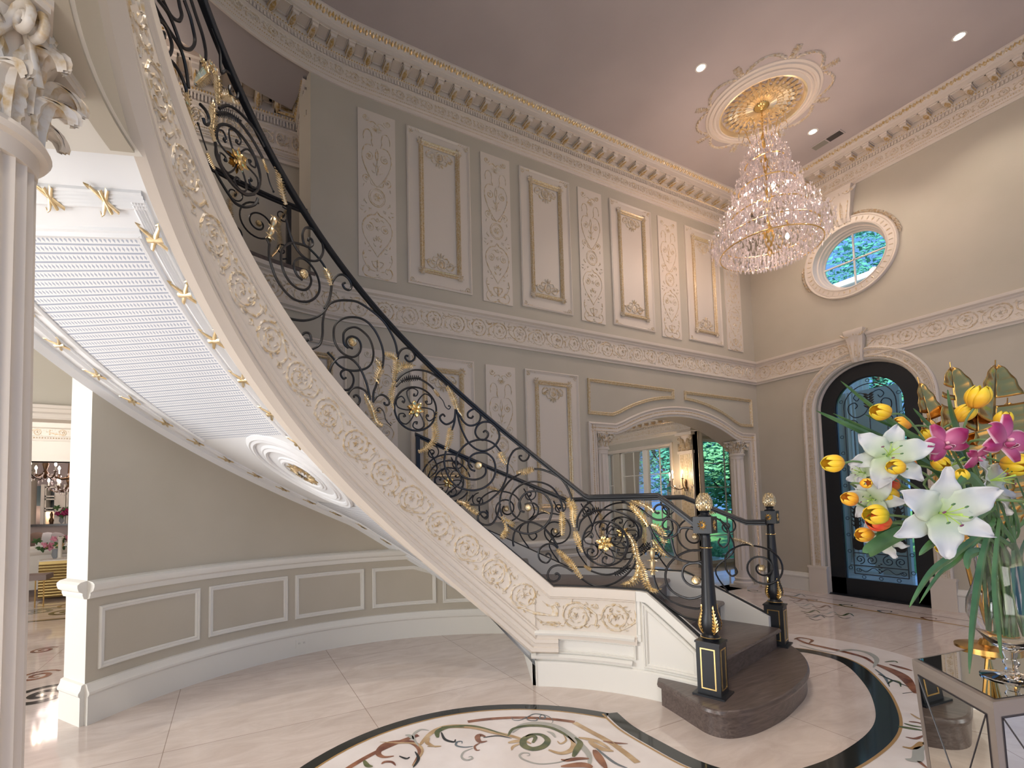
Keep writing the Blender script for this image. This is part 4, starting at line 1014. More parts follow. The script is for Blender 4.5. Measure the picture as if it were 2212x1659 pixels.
# ================================================================ WALL PANELS
def relief_strip(s0, s1, z0, z1, label, group):
    t = MB(); t.fbox(WM, s0, s1, z0, z1, 0, .014, 3)
    o = t.build('relief_panel', M['cream'], smooth=False); tag(o, label, 'wall panel', group)
    w = (s1-s0)/2; hh = z1-z0; cx = (s0+s1)/2
    g = MB(); r = .0065
    def P(u, v): return (cx+u*w, z1-v*hh)
    def st(pts, rr=r, n=4):
        for e in (-1, 1): g.mtube(WM, cr([P(e*u, v) for u, v in pts], n), rr, .014, 4)
    def sp(u, v, R_, turns=1.6, a=0.):
        for e in (-1, 1):
            c = P(e*u, v); g.mtube(WM, [(c[0]+e*(q[0]), c[1]+q[1]) for q in spiral(0, 0, R_*w, R_*w*.15, a, turns)], r*.9, .014, 4); ros(c[0], c[1], R_*w*.35)
    def ros(x, y, L, k=5):
        for i in range(k): g.leaf(WM, x, y, 2*PI*i/k, L, L*.6, .008, .014, 0, 2)
    def lv(u, v, a, L=.045, c=0.):
        for e in (-1, 1):
            x, y = P(e*u, v); g.leaf(WM, x, y, a if e > 0 else PI-a, L, L*.42, .009, .014, e*c, 3)
    sp(.58, .045, .2, 1.5, PI); st([(0, .075), (-.15, .06), (-.3, .062), (-.45, .075)])
    c = P(0, .09)
    for i in range(9): g.leaf(WM, c[0], c[1], PI*1.5+(i-4)*.33, .062, .016, .008, .014, 0, 2)
    g.mtube(WM, [(c[0]+.03*math.cos(a), c[1]+.03*math.sin(a)) for a in frange(0, 2*PI, 14)], .005, .014, 4)
    st([(-.72, .165), (-.66, .13), (-.5, .115), (-.33, .125), (-.26, .155), (-.28, .185), (-.2, .21)]); lv(.70, .165, -PI/2, .03)
    st([(0, .45), (-.22, .425), (-.55, .365), (-.76, .30), (-.74, .245), (-.55, .21), (-.3, .205)], r*1.1); sp(.42, .275, .25, 1.7, PI/2)
    st([(0, .22), (-.08, .26), (0, .30), (-.06, .34), (0, .38)]); lv(.1, .33, 1.0); lv(.12, .37, .5)
    sp(.55, .41, .24, 1.5, -PI/2); st([(-.1, .445), (-.3, .44), (-.35, .42)]); lv(.68, .45, -1.3, .035)
    c = P(0, .515)
    for R_, q in ((.44, r*1.1), (.36, r*.6)): g.mtube(WM, [(c[0]+w*R_*math.cos(a), c[1]+w*R_*1.1*math.sin(a)) for a in frange(0, 2*PI, 24)], q, .014, 4)
    ros(c[0], c[1], w*.22, 6); g.mtube(WM, [(c[0]+q[0], c[1]+q[1]) for q in spiral(0, 0, w*.27, w*.1, 0, 1.2)], r*.6, .014, 4)
    for u, v, a in ((.55, .565, .6), (.7, .585, -.3), (.6, .61, -1.2), (.45, .6, 2.4), (.3, .585, -.6), (.68, .555, 1.3), (.75, .61, 0)): lv(u, v, a, .036, .6)
    st([(0, .60), (-.15, .62), (-.42, .63), (-.72, .67), (-.78, .72), (-.6, .775), (-.25, .83), (0, .87)], r*1.15); sp(.42, .70, .25, 1.7, PI/2)
    st([(0, .66), (-.2, .645), (-.35, .655)]); ros(*P(0, .70), .03); ros(*P(0, .76), .036, 6); lv(.1, .66, 2.0); lv(.15, .78, 1.1); lv(.1, .81, .9)
    for u, v, a in ((.5, .82, 2.2), (.62, .81, .9), (.35, .84, -.3), (.7, .86, -1.2), (.6, .885, -.4)): lv(u, v, a, .034, .5)
    st([(-.72, .845), (-.78, .88), (-.62, .925), (-.4, .95), (-.15, .955)])
    g.mtube(WM, cr([P(-.3, .90), P(-.22, .925), P(0, .94), P(.22, .925), P(.3, .90), P(0, .895), P(-.3, .90)], 3), r*1.2, .014, 4); g.mtube(WM, [P(0, .89), P(0, .955)], r*2.2, .014, 5)
    st([(0, .985), (-.3, 1.0-.005), (-.62, .99), (-.78, .965), (-.7, .935), (-.5, .93), (-.42, .95), (-.52, .962)], r*1.15); ros(*P(0, .982), .024)
    x = g.build('relief_ornament', M['relief'], o); return o
def framed_panel(s0, s1, z0, z1, label, group):
    t = MB(); t.fbox(WM, s0, s1, z0, z1, 0, .010, 4)
    frame_mould(t, WM, [(s0-.004, z0-.004), (s1+.004, z0-.004), (s1+.004, z1+.004), (s0-.004, z1+.004)], .035, [(0, 0), (0, .018), (.4, .026), (.7, .018), (1, .012)])
    o = t.build('framed_panel', M['cream'], ang=25); tag(o, label, 'wall panel', group)
    a, b, c, d = s0+.145, s1-.14, z0+.15, z1-.125
    g = MB(); frame_mould(g, WM, [(a, c), (b, c), (b, d), (a, d)], .055, [(0, .0), (0, .022), (.2, .034), (.4, .028), (.55, .018), (.75, .022), (1, .008)], 1., .01)
    fr = g.build('gilded_frame', M['gildc'], o, ang=25)
    bd = MB()
    for q in (a+.040, b-.040):
        n = int((d-c)/.022)
        for i in range(n): z = c+(d-c)*(i+.5)/n; bd.add([WM(q-.007, z, .03), WM(q, z+.009, .03), WM(q+.007, z, .03), WM(q, z-.009, .03), WM(q, z, .041)], [(0, 1, 4), (1, 2, 4), (2, 3, 4), (3, 0, 4)])
    bd.build('beading', M['gild'], fr, smooth=False)
    for (x, y) in ((a, c), (b, c), (a, d), (b, d)):        # acanthus corner blocks
        k = MB()
        for i in range(8): k.leaf(WM, x+(.02 if x == a else -.02), y+(.02 if y == c else -.02), 2*PI*i/8+.2, .052, .034, .02, .028, .4, 3)
        k.build('corner_leaf', M['relief'], fr)
    for (x, y, ex, ey) in ((s0, z0, 1, 1), (s1, z0, -1, 1), (s0, z1, 1, -1), (s1, z1, -1, -1)):
        k = MB()
        for i in range(5):
            for dx, dy in ((1, 0), (0, 1)):
                k.leaf(WM, x+ex*(.01+dx*.028*i), y+ey*(.01+dy*.028*i), math.atan2(ey*(.5+dy), ex*(.5+dx)), .04, .022, .014, .012, .5*ex*ey, 3)
        k.mtube(WM, [(x+ex*q[0], y+ey*q[1]) for q in spiral(.045, .045, .03, .006, 0, 1.3)], .006, .012, 4)
        k.build('corner_ornament', M['relief'], o)
    cx = (a+b)/2
    for (y, e) in ((d-.04, -1), (c+.04, 1)):                # shell cartouches
        k = MB(); yy = y+e*.10
        k.mtube(WM, [(cx+.05*math.cos(q), yy+.062*math.sin(q)) for q in frange(0, 2*PI, 16)], .011, .012, 5)
        k.leaf(WM, cx, yy-.045, PI/2, .09, .075, .018, .012, 0, 4)
        for m_ in (-1, 1):
            k.mtube(WM, cr([(cx+m_*.055, yy-e*.02), (cx+m_*.10, yy-e*.06), (cx+m_*.155, yy-e*.03), (cx+m_*.16, yy+e*.02), (cx+m_*.12, yy+e*.03), (cx+m_*.115, yy-.0)], 3), .010, .012, 4)
            k.mtube(WM, cr([(cx+m_*.03, yy+e*.07), (cx+m_*.08, yy+e*.075), (cx+m_*.10, yy+e*.03), (cx+m_*.07, yy+e*.02)], 3), .009, .012, 4)
            for q in range(5): k.leaf(WM, cx+m_*(.06+.022*q), yy-e*(.04-.012*q), (PI/2 if m_ > 0 else PI/2)-m_*(.9+.2*q)*e, .05, .024, .013, .012, .4*m_, 3)
            k.leaf(WM, cx+m_*.02, yy+e*.075, PI/2*e-m_*.5*e, .05, .028, .015, .012, 0, 3)
        k.leaf(WM, cx, yy+e*.07, PI/2*e, .06, .035, .018, .012, 0, 3)
        k.build('cartouche', M['relief'], fr)
    return o
M['gildc'] = noisy(mat('cream and gold frame moulding', (.72, .6, .4), .35, .3), (.72, .62, .46), (.62, .46, .24), 60, 2, lo=.4, hi=.6)
ords = ['first', 'second', 'third', 'fourth', 'fifth']
for i, (a, b) in enumerate([(-.05, .37), (1.455, 1.87), (2.965, 3.385), (4.50, 4.92), (6.02, 6.42)]):
    relief_strip(a, b, 3.888, 5.765, 'narrow cream relief panel above the frieze band, %s of five from the gallery' % ords[i], 'upper relief panels')
for i, (a, b) in enumerate([(.505, 1.30), (2.015, 2.81), (3.54, 4.35), (5.10, 5.90)]):
    framed_panel(a, b, 3.925, 5.76, 'gilt framed panel with two cartouches above the frieze band, %s of four from the gallery' % ords[i], 'upper framed panels')
for i, (a, b) in enumerate([(-.05, .36), (1.46, 1.875)]):
    relief_strip(a, b, 1.22 if i else 1.85, 3.11, 'narrow cream relief panel below the frieze, seen through the railing, '+['further left', 'nearer the arch'][i], 'lower relief panels')
for i, (a, b) in enumerate([(-.98, -.19), (.51, 1.30), (2.02, 2.86)]):
    framed_panel(a, b, (2.45, 1.6, 1.22)[i], 3.115, 'gilt framed panel below the frieze behind the stair railing, '+['leftmost', 'middle one', 'nearest the arch'][i], 'lower framed panels')
# framed wainscot below the lower panels
mb = MB()
for a, b in ((1.85, 2.35), (2.45, 2.95)): frame_mould(mb, WM, [(a, .36), (b, .36), (b, .78), (a, .78)], .04, mprof)
tag(mb.build('wainscot_frame', M['trim'], ang=25), 'pair of white frames low on the wall left of the arch', 'wall moulding')
# picture mouldings over the arch
def arcz(x0, x1, z_end, zmid, n=10):                       # piece of the arch-parallel curve
    return x0
XC = 6.10; 
def arch_curve(x, zc=2.85, zs=2.60, half=1.28):             # circular arc over the opening
    R_ = (half*half+(zc-zs)**2)/(2*(zc-zs)); return zc-R_+math.sqrt(max(0, R_*R_-(x-XC)**2))
gp = [(0, 0), (0, .016), (.15, .026), (.35, .026), (.5, .014), (.75, .02), (1, .008), (1, 0)]
pl = [(4.262, 3.104), (4.255, 2.611), (4.70, 2.611)]+[(x, arch_curve(x, 2.955, 2.62, 1.35)) for x in frange(4.82, 5.925, 8)]+[(5.925, 3.104)]
prr = [(6.155, 3.10), (6.155, arch_curve(6.155, 2.955, 2.62, 1.35))]+[(x, arch_curve(x, 2.955, 2.62, 1.35)) for x in frange(6.3, 7.36, 8)]+[(7.48, 2.625), (7.80, 2.625), (7.80, 3.10)]
for P_, lb_ in ((pl, 'left'), (prr, 'right')):
    mb = MB(); frame_mould(mb, WM, [(x-AX, z) for x, z in P_], .05, gp)
    tag(mb.build('picture_moulding', M['gildc'], ang=25), 'shaped gilt moulding frame above the arched opening, the %s one' % lb_, 'wall moulding', 'mouldings over the arch')
# arch surround
so = [(4.24, 0), (4.24, 2.51), (4.72, 2.51)]+[(x, arch_curve(x, 2.845, 2.53, 1.30)) for x in frange(4.86, 7.34, 16)]+[(7.48, 2.52), (7.835, 2.52), (7.835, 0)]
def open_mould(mb, fn, pts, prof, side=-1):                 # open path, prof (across metres, out)
    rows = []
    for i in range(len(pts)):
        b = Vector(pts[i]); d1 = (b-Vector(pts[i-1])).normalized() if i else None; d2 = (Vector(pts[i+1])-b).normalized() if i < len(pts)-1 else None
        d1 = d1 or d2; d2 = d2 or d1; n1 = Vector((-d1.y, d1.x))*side; n2 = Vector((-d2.y, d2.x))*side; m_ = n1+n2; m_ = m_/max(.4, m_.dot(n1))
        rows.append([fn(b.x+m_.x*k, b.y+m_.y*k, h) for k, h in prof])
    mb.loft(rows, False); return rows
mb = MB(); sp_ = [(x-AX, z) for x, z in so]
open_mould(mb, WM, sp_, [(0, 0), (0, .03), (.02, .04), (.035, .03), (.04, .022), (.10, .022), (.105, .03), (.12, .03), (.125, .02), (.15, .015), (.15, 0)])
ar = struct(mb.build('trim_11', M['cream'], ang=25))
bd = MB()
def beads_path(bd, fn, pts, off, side, step, r, o):
    P = resample([tuple(p) for p in pts], .02) if 'resample' in globals() else pts
    P = resample([tuple(p) for p in pts], step)
    for i in range(1, len(P)):
        d = Vector((P[i][0]-P[i-1][0], P[i][1]-P[i-1][1])); 
        if d.length < 1e-6: continue
        d.normalize(); x = P[i][0]-d.y*side*off; z = P[i][1]+d.x*side*off
        bd.add([fn(x-r, z, o), fn(x, z+r, o), fn(x+r, z, o), fn(x, z-r, o), fn(x, z, o+r*1.2)], [(0, 1, 4), (1, 2, 4), (2, 3, 4), (3, 0, 4)])
beads_path(bd, WM, sp_, .072, -1, .024, .010, .022); beads_path(bd, WM, sp_, .113, -1, .018, .006, .03)
bd.build('gilded_beading', M['gild'], ar, smooth=False)
# engaged columns inside the arch
def corinth(mb, mg, c, r, z0, z1, h, seg=16, lean=None, abx=1.):   # acanthus capital between z0 and z1
    x0, y0 = c
    mb.lathe([(r, z0), (r*1.02, z0+.1*h), (r*1.05, z0+.6*h), (r*1.25, z0+.85*h), (r*1.3, z0+.9*h)], (x0, y0, 0), seg)
    ab = []
    for k in range(4):
        a = PI/4+PI/2*k
        for q in (-.12, .12): ab.append((x0+r*1.95*abx*math.cos(a+q), y0+r*1.95*abx*math.sin(a+q)))
        am = a+PI/4; ab.append((x0+r*1.18*abx*math.cos(am), y0+r*1.18*abx*math.sin(am)))
    for za, zb, k in ((z0+.88*h, z0+.93*h, .96), (z0+.93*h, z0+h, 1.)):
        mb.loft([[(x0+(x-x0)*k, y0+(y-y0)*k, z) for x, y in ab] for z in (za, zb)], True, True)
    def lf(a, zb, L, W, out, drop):                         # upright leaf whose lobed tip curls outwards and down
        n = 18; rows = []; ca, sa = math.cos(a), math.sin(a); rho = out*.42
        for i in range(n+1):
            t = i/n
            if t < .62: u = t/.62; rr = r*1.04+out*.22*u*u; zz = zb+L*u; cv = 0
            else: u = (t-.62)/.38; th_ = u*PI*1.15; rr = r*1.04+out*.22+rho*(1-math.cos(th_)); zz = zb+L+rho*math.sin(th_)
            w = W*(.62+.42*math.sin(PI*min(1, t*1.1)))*(1+.10*math.sin(t*n*1.9))*(1 if t < .8 else max(.12, 1-(t-.8)*3.6))
            row = []
            for j in range(-4, 5):
                q = j/4; lat = q*w*.55; bow = -.30*w*q*q*(.4+t); ridge = .012*r/.14*math.cos(q*PI*3)*(1 if abs(q) < .9 else .3)
                R_ = rr+bow+ridge; row.append((x0+R_*ca-lat*sa, y0+R_*sa+lat*ca, zz-abs(q)*w*.28*t))
            rows.append(row)
        mg.loft(rows, False)
        mg.loft([[(p[0]-.010*ca, p[1]-.010*sa, p[2]-.006) for p in rw] for rw in rows], False)
    for k in range(8): lf(2*PI*k/8, z0+.02*h, h*.34, r*.66, r*.62, 1.4)
    for k in range(8): lf(2*PI*(k+.5)/8, z0+.2*h, h*.44, r*.66, r*.72, 1.4)
    for k in range(4):
        a = PI/4+PI/2*k; e = Vector((math.cos(a), math.sin(a), 0)); sd = Vector((-e.y, e.x, 0))
        for s_ in (-1, 1):
            P = []
            for i in range(16):
                t = i/15; rad_ = r*.34*(1-.8*t); an = PI*.9-t*PI*3.2
                P.append(Vector((x0, y0, 0))+e*(r*1.62*abx+rad_*math.cos(an))+sd*s_*r*.12+Vector((0, 0, z0+.74*h+rad_*math.sin(an))))
            st_ = Vector((x0, y0, z0+.45*h))+e*r*1.05+sd*s_*r*.5
            mg.tube([st_, st_.lerp(P[0], .5)+Vector((0, 0, .02*h)), *P], [r*.10]*2+[r*.11*(1-.5*i/15) for i in range(16)], 6)
    for k in range(4):
        a = PI/2*k
        for q in range(6): mg.ball((x0+r*1.2*abx*math.cos(a)+.3*r*math.cos(q)*abs(math.sin(a)), y0+r*1.2*abx*math.sin(a)+.3*r*math.cos(q)*abs(math.cos(a)), z0+.93*h+.12*r*math.sin(q)), r*.13, 6, 4)
def column(name, label, x, y, r, zb, zc, h, top, mat_, group=None, gm='relief', base=True, flutes=20, seg=80, plinth=0):
    t = thing(name, label, 'column', (x, y, 0), 0, group)
    b = MB(); pr = []
    if base: pr = [(r*1.32, 0), (r*1.32, .05+plinth)]; b.box(x-r*1.4, x+r*1.4, y-r*1.4, y+r*1.4, 0, .04+plinth)
    b.lathe([(r*1.36, .04+plinth), (r*1.4, .06+plinth), (r*1.36, .085+plinth), (r*1.18, .10+plinth), (r*1.15, .12+plinth), (r*1.25, .14+plinth), (r*1.22, .155+plinth), (r*1.1, .165+plinth)], (x, y, 0), 40)
    o = b.build('base', M[mat_]); sub2(o, t)
    s = MB(); zz = .16+plinth; s.lathe([(r*1.12, zz), (r*1.03, zz+.05), (r, zz+.12)], (x, y, 0), 40)
    s.lathe([(r*.985, zz+.11), (r, zz+.14), (r*.97, (zz+zc)/2), (r*.88, zc-.06)], (x, y, 0), seg, None, flutes, r*.11)
    s.lathe([(r*.90, zc-.08), (r*.93, zc-.03), (r*1.06, zc-.025), (r*1.12, zc-.01), (r*1.06, zc+.008), (r*.95, zc+.012)], (x, y, 0), 40)
    o = s.build('shaft', M[mat_], ang=40); sub2(o, t)
    c = MB(); g = MB(); corinth(c, g, (x, y), r*.92, zc, zc+h, h)
    o = c.build('capital', M[mat_], ang=30); sub2(o, t); o2 = g.build('acanthus_leaves', M[gm], ang=60); sub2(o2, o)
    return t
for x, lb_ in ((4.53, 'left'), (7.47, 'right')):
    for dx in ((0, .0),):
        column('engaged_column', 'fluted cream column with leafy capital inside the %s side of the arch' % lb_, x, YB+.08, .105, .1, 2.17, .21, 2.4, 'cream', 'columns inside the arch', flutes=12, seg=60)
# ================================================================ ROUND WINDOW
def RC(a, r, o): return RM(sO+r*math.cos(a), OZ+r*math.sin(a), o)
def rring(mb, prof, n=72, c=None):
    rows = [[RC(2*PI*i/n, r, o) for r, o in prof] for i in range(n+1)]; mb.loft(rows, False)
mb = MB(); rring(mb, [(.585, 0), (.585, .03), (.575, .05), (.56, .05), (.55, .04), (.545, .045), (.475, .05), (.468, .06), (.455, .055), (.45, .0), (.44, -.03), (.425, -.04), (.42, -.07), (.405, -.09), (.40, -.13), (.385, -.14), (.385, -.17)])
wf = mb.build('window_1', M['cream'], ang=25); struct(wf)
g = MB()
RCs = lambda s, z, o=0: RC(s/.51, z, o)
n = 44
for i in range(n):
    g.leaf(RCs, i*2*PI*.51/n, .485, PI/2-.5, .05, .03, .009, .047, .6, 3); g.leaf(RCs, i*2*PI*.51/n, .535, -PI/2+.5, .045, .022, .008, .047, -.6, 3)
g.build('carved_band', M['relief'], wf)
g = MB(); lw = (0.018)
for a, b in (((-.39, 0), (.39, 0)), ((0, -.39), (0, .39))):
    dx = lw/2 if a[0] == 0 else .39; dz = lw/2 if a[1] == 0 else .39
    g.fbox(RM, sO-dx, sO+dx, OZ-dz, OZ+dz, -.165, -.135)
g.build('glazing_bar', M['trim'], wf, smooth=False)
g = MB(); g.poly([RC(2*PI*i/48, .40, -.155) for i in range(48)]); g.build('pane', M['pane'], wf, smooth=False)
# leafy sprays on the window surround and the keystone above it
for rng, lb_ in ((frange(.18, 1.3, 26), 'upper right'), (frange(PI-.1, PI+.42, 12), 'lower left')):
    g = MB()
    for i, a in enumerate(rng):
        for k in range(3): g.leaf(RCs, a*.51, .575+.024*k, PI/2+(.2+.7*k)*(1 if i % 2 else -1), .055+.01*(i % 3), .03, .024, .012, .9 if i % 2 else -.9, 3)
    tag(g.build('leaf_crest', M['relief']), 'carved leaf spray on the %s of the round window' % lb_, 'wall ornament', 'leaf sprays round the window')
def keystone(fn, s, z0, z1, w0, w1, label):
    mb = MB(); rows = []
    for z, w, o in ((z0, w0, .05), (z0+.15*(z1-z0), w0*1.05, .085), (z0+.55*(z1-z0), (w0+w1)/2, .09), (z0+.8*(z1-z0), w1*.95, .12), (z0+.88*(z1-z0), w1, .14), (z1, w1*1.1, .14)):
        rows.append([fn(s-w/2, z, 0), fn(s-w/2, z, o), fn(s-w*.25, z, o+.012), fn(s, z, o-.004), fn(s+w*.25, z, o+.012), fn(s+w/2, z, o), fn(s+w/2, z, 0)])
    mb.loft(rows, True, True); o = mb.build('keystone', M['cream'], ang=30); tag(o, label, 'wall ornament')
    g = MB(); zz = z0+.86*(z1-z0)
    for i in range(-3, 4): g.leaf(fn, s+i*w1*.16, z1-.02-(z1-z0)*.16, PI/2-i*.28, (z1-z0)*.2, w1*.17, .02, .12, 0, 3)
    for e in (-1, 1):
        g.mtube(fn, [(s+e*(w1*.36)+e*q[0], zz+q[1]) for q in spiral(0, 0, w1*.2, w1*.04, PI/2, 1.5)], w1*.05, .125, 4)
        g.mtube(fn, [(s+e*w0*.3, z0+.1*(z1-z0)), (s+e*w1*.34, zz-w1*.2)], w1*.04, .09, 4)
    g.leaf(fn, s, z0+.12*(z1-z0), PI/2, (z1-z0)*.5, w0*.4, .03, .085, 0, 4)
    g.build('acanthus_scroll', M['relief'], o); return o
keystone(RM, sO-.02, 5.40, 5.90, .18, .30, 'carved keystone between the round window and the cornice')
keystone(RM, sD-.02, 3.345, 3.80, .13, .22, 'carved keystone at the top of the arched door surround')
# ================================================================ ARCHED DOOR
def DA(a, r): return (sD+r*math.cos(a), DZS+r*math.sin(a))
def door_path(r, z0=0, n=28): return [(sD-r, z0), (sD-r, DZS*.5), (sD-r, DZS)]+[DA(PI-PI*i/n, r) for i in range(1, n)]+[(sD+r, DZS), (sD+r, DZS*.5), (sD+r, z0)]
mb = MB(); open_mould(mb, RM, door_path(.80), [(0, 0), (0, .035), (.015, .05), (.035, .05), (.05, .035), (.055, .03), (.125, .035), (.13, .045), (.145, .045), (.15, .03), (.165, .025), (.172, 0), (.175, -.06), (.19, -.08), (.20, -.12)])
dt = struct(mb.build('trim_12', M['cream'], ang=25))
for e in (-1, 1):
    k = MB(); a, b = (sD-.83, sD-.585) if e < 0 else (sD+.585, sD+.83); k.fbox(RM, a, b, 0, .37, 0, .06); k.fbox(RM, a-.01, b+.01, .37, .40, 0, .07); k.build('plinth_block', M['cream'], dt, smooth=False)
g = MB(); 
PP = door_path(.80); L = [0]
for i in range(1, len(PP)): L.append(L[-1]+math.dist(PP[i], PP[i-1]))
def along(u, v, o=0):
    i = next((k for k in range(1, len(L)) if L[k] >= u), len(L)-1); t = (u-L[i-1])/(L[i]-L[i-1]); a, b = PP[i-1], PP[i]; d = Vector((b[0]-a[0], b[1]-a[1])).normalized()
    return RM(a[0]+(b[0]-a[0])*t+d.y*v, a[1]+(b[1]-a[1])*t-d.x*v, o)
rinceau(g, along, .42, L[-1]-.42, .058, .122, .11, .004, .034); g.build('carved_band', M['relief'], dt)
bd = MB(); beads_path(bd, RM, door_path(.80), .137, -1, .02, .007, .045); beads_path(bd, RM, door_path(.80), .025, -1, .024, .007, .05); bd.build('beading', M['gild'], dt, smooth=False)
door = thing('door_1', 'tall arched black iron door with scrollwork over glass', 'door', RM(sD, 0, -.1)); door['kind'] = 'structure'
mb = MB(); rin_ = .405
open_mould(mb, RM, door_path(.60, .0), [(0, -.15), (0, -.10), (.19, -.10), (.192, -.115), (.20, -.115), (.20, -.15)])
mb.fbox(RM, sD-.6, sD+.6, 0, .245, -.15, -.10); sub2(mb.build('door_frame', M['black'], ang=30), door)
g = MB(); g.poly([RM(x, z, -.155) for x, z in arch_outline(sD-.42, sD+.42, .2, DZS, .42)]); sub2(g.build('pane', M['pane'], smooth=False), door)
DF = lambda x, z, o=0: RM(sD+x, z, -.135+o)
def ib(pts, r=.007, n=4, name='iron_scroll'):
    k = MB(); k.tube([DF(x, z) for x, z in cr(pts, n)], r, 6); sub2(k.build(name, M['iron']), door)
for e in (-1, 1):
    ib([(e*.31, .32), (e*.31, DZS)], .007, 1, 'upright'); 
ib([(-.31, .32), (.31, .32)], .007, 1, 'crossbar'); ib([(-.31, .44), (.31, .44)], .007, 1, 'crossbar'); ib([(-.31, .62), (.31, .62)], .007, 1, 'crossbar')
ib([(.31*math.cos(a), DZS+.31*math.sin(a)) for a in frange(0, PI, 16)], .007, 1, 'arch_bar')
for z in [.40+.24*i for i in range(10)]:
    for e in (-1, 1): ib([(e*.358+.022*math.cos(a), z+.022*math.sin(a)) for a in frange(0, 2*PI, 12)], .004, 1, 'ring')
for i in range(3): ib([(-.2+.2*i+.022*math.cos(a), .282+.022*math.sin(a)) for a in frange(0, 2*PI, 12)], .004, 1, 'ring')
for i in range(5):
    a0 = PI*(i+.5)/5; ib([(.358*math.cos(a0)+.022*math.cos(a), DZS+.358*math.sin(a0)+.022*math.sin(a)) for a in frange(0, 2*PI, 12)], .004, 1, 'ring')
for e in (-1, 1):
    ib([(e*q[0]+e*.10, q[1]) for q in spiral(0, .53, .075, .012, PI/2, 1.5)], .006, 2); ib([(e*q[0]+e*.235, q[1]) for q in spiral(0, .53, .065, .012, -PI/2, -1.5)], .006, 2)
    ib([(0, .36), (e*.08, .42), (e*.17, .36), (e*.25, .40)], .005); ib([(e*q[0]+e*.26, q[1]) for q in spiral(0, .38, .035, .01, PI, 1.3)], .004, 2)
    # top: large scrolls
    ib([(0, 2.72), (e*.06, 2.62), (e*.17, 2.58), (e*.25, 2.66), (e*.25, 2.76), (e*.18, 2.80), (e*.14, 2.75), (e*.17, 2.71)], .007)
    ib([(0, 2.78), (e*.05, 2.90), (e*.13, 2.93), (e*.18, 2.87), (e*.14, 2.82), (e*.11, 2.86)], .006)
    ib([(e*.24, 2.40), (e*.16, 2.44), (e*.16, 2.52), (e*.22, 2.55), (e*.26, 2.51), (e*.23, 2.47)], .006)
    ib([(e*.20, .75), (e*.20, 1.15), (e*.20, 2.40)], .006, 2, 'upright')
    # lower scroll group around the central motif
    ib([(0, .70), (e*.07, .66), (e*.14, .70), (e*.12, .76), (e*.08, .73)], .006); ib([(0, .78), (e*.08, .84), (e*.17, .80), (e*.18, .88), (e*.10, .93), (0, .90)], .006)
    ib([(e*.06, 1.0), (e*.14, 1.03), (e*.17, 1.10), (e*.12, 1.14), (e*.09, 1.09)], .006); ib([(0, .96), (e*.05, 1.08), (e*.03, 1.22), (0, 1.3)], .006)
    # urn shaped iron silhouettes
    k = MB(); pr = [(.0, .66), (.05, .67), (.075, .72), (.07, .80), (.035, .88), (.02, .95), (.035, 1.02), (.03, 1.12), (.045, 1.2), (.02, 1.27), (.0, 1.3)]
    k.loft([[DF(e*.245-w*.9, z, -.004), DF(e*.245-w*.9, z, .006), DF(e*.245+w*.9, z, .006), DF(e*.245+w*.9, z, -.004)] for w, z in pr], True, True)
    for i in range(5):
        for q in (-1, 1): blade(k, DF, e*.245+q*.02, 1.0+.06*i, PI/2-q*.8, .06, .02, .006)
    sub2(k.build('urn_plate', M['iron']), door)
k = MB()
for i in range(6):
    for e in (-1, 1): blade(k, DF, 0, 2.70+.035*i, PI/2-e*1.0, .08, .03, .008)
    blade(k, DF, 0, .70+.03*i, 0 if i % 2 else PI, .035, .02, .006); blade(k, DF, 0, .36+.025*i, 0 if i % 2 else PI, .03, .018, .006)
sub2(k.build('iron_leaf', M['iron']), door); ib([(0, 1.3), (0, 2.7)], .006, 1, 'upright')
k = MB(); k.fbox(RM, sD-.62, sD+.62, -.01, .012, -.3, .02); sub2(k.build('threshold', M['black'], smooth=False), door)
# ================================================================ CEILING: medallion, downlights, vent
CM = Vector((5.967, 3.391, ZCT))
def CFm(x, y, o=0): return (CM.x+x, CM.y+y, ZCT-o)
def cring(mb, prof, n=72): mb.loft([[CFm(r*math.cos(2*PI*i/n), r*math.sin(2*PI*i/n), o) for r, o in prof] for i in range(n+1)], False)
med = thing('ceiling_medallion', 'round cream ceiling medallion with gilded sunburst centre and garland edge', 'ceiling medallion', CM)
mb = MB(); cring(mb, [(.64, 0), (.635, .012), (.61, .02), (.60, .035), (.575, .04), (.565, .028), (.55, .03), (.545, .045), (.53, .05), (.515, .04), (.50, .05), (.485, .06), (.478, .05), (.470, .0)])
sub2(mb.build('moulded_ring', M['cream'], ang=25), med)
mb = MB(); cring(mb, [(.482, .03), (.48, .052), (.462, .056), (.452, .04), (.445, .0), (.30, -.02), (.10, -.01), (.0, 0)])
M['palegold'] = mat('pale gilding', (.88, .72, .46), .34, .75)
gd = mb.build('gilded_dish', M['palegold'], ang=30); sub2(gd, med)
mb = MB(); gl = lambda x, y, o=0: CFm(x, y, .012-.02*math.hypot(x, y)/.3*(1 if math.hypot(x, y) < .3 else 0)+o)
for i in range(28):
    a = 2*PI*i/28; mb.leaf(gl, .09*math.cos(a), .09*math.sin(a), a, .33, .052, .03, 0, .25, 6); mb.leaf(gl, .2*math.cos(a+.11), .2*math.sin(a+.11), a+.11, .235, .04, .034, 0, -.2, 5)
    for q in range(4): 
        r = .17+.06*q; mb.leaf(gl, r*math.cos(a), r*math.sin(a), a+.7, .06, .018, .022, .006, .3, 2); mb.leaf(gl, r*math.cos(a), r*math.sin(a), a-.7, .06, .018, .022, .006, -.3, 2)
o = mb.build('sunburst_leaves', M['palegold']); sub2(o, gd)
mb = MB()
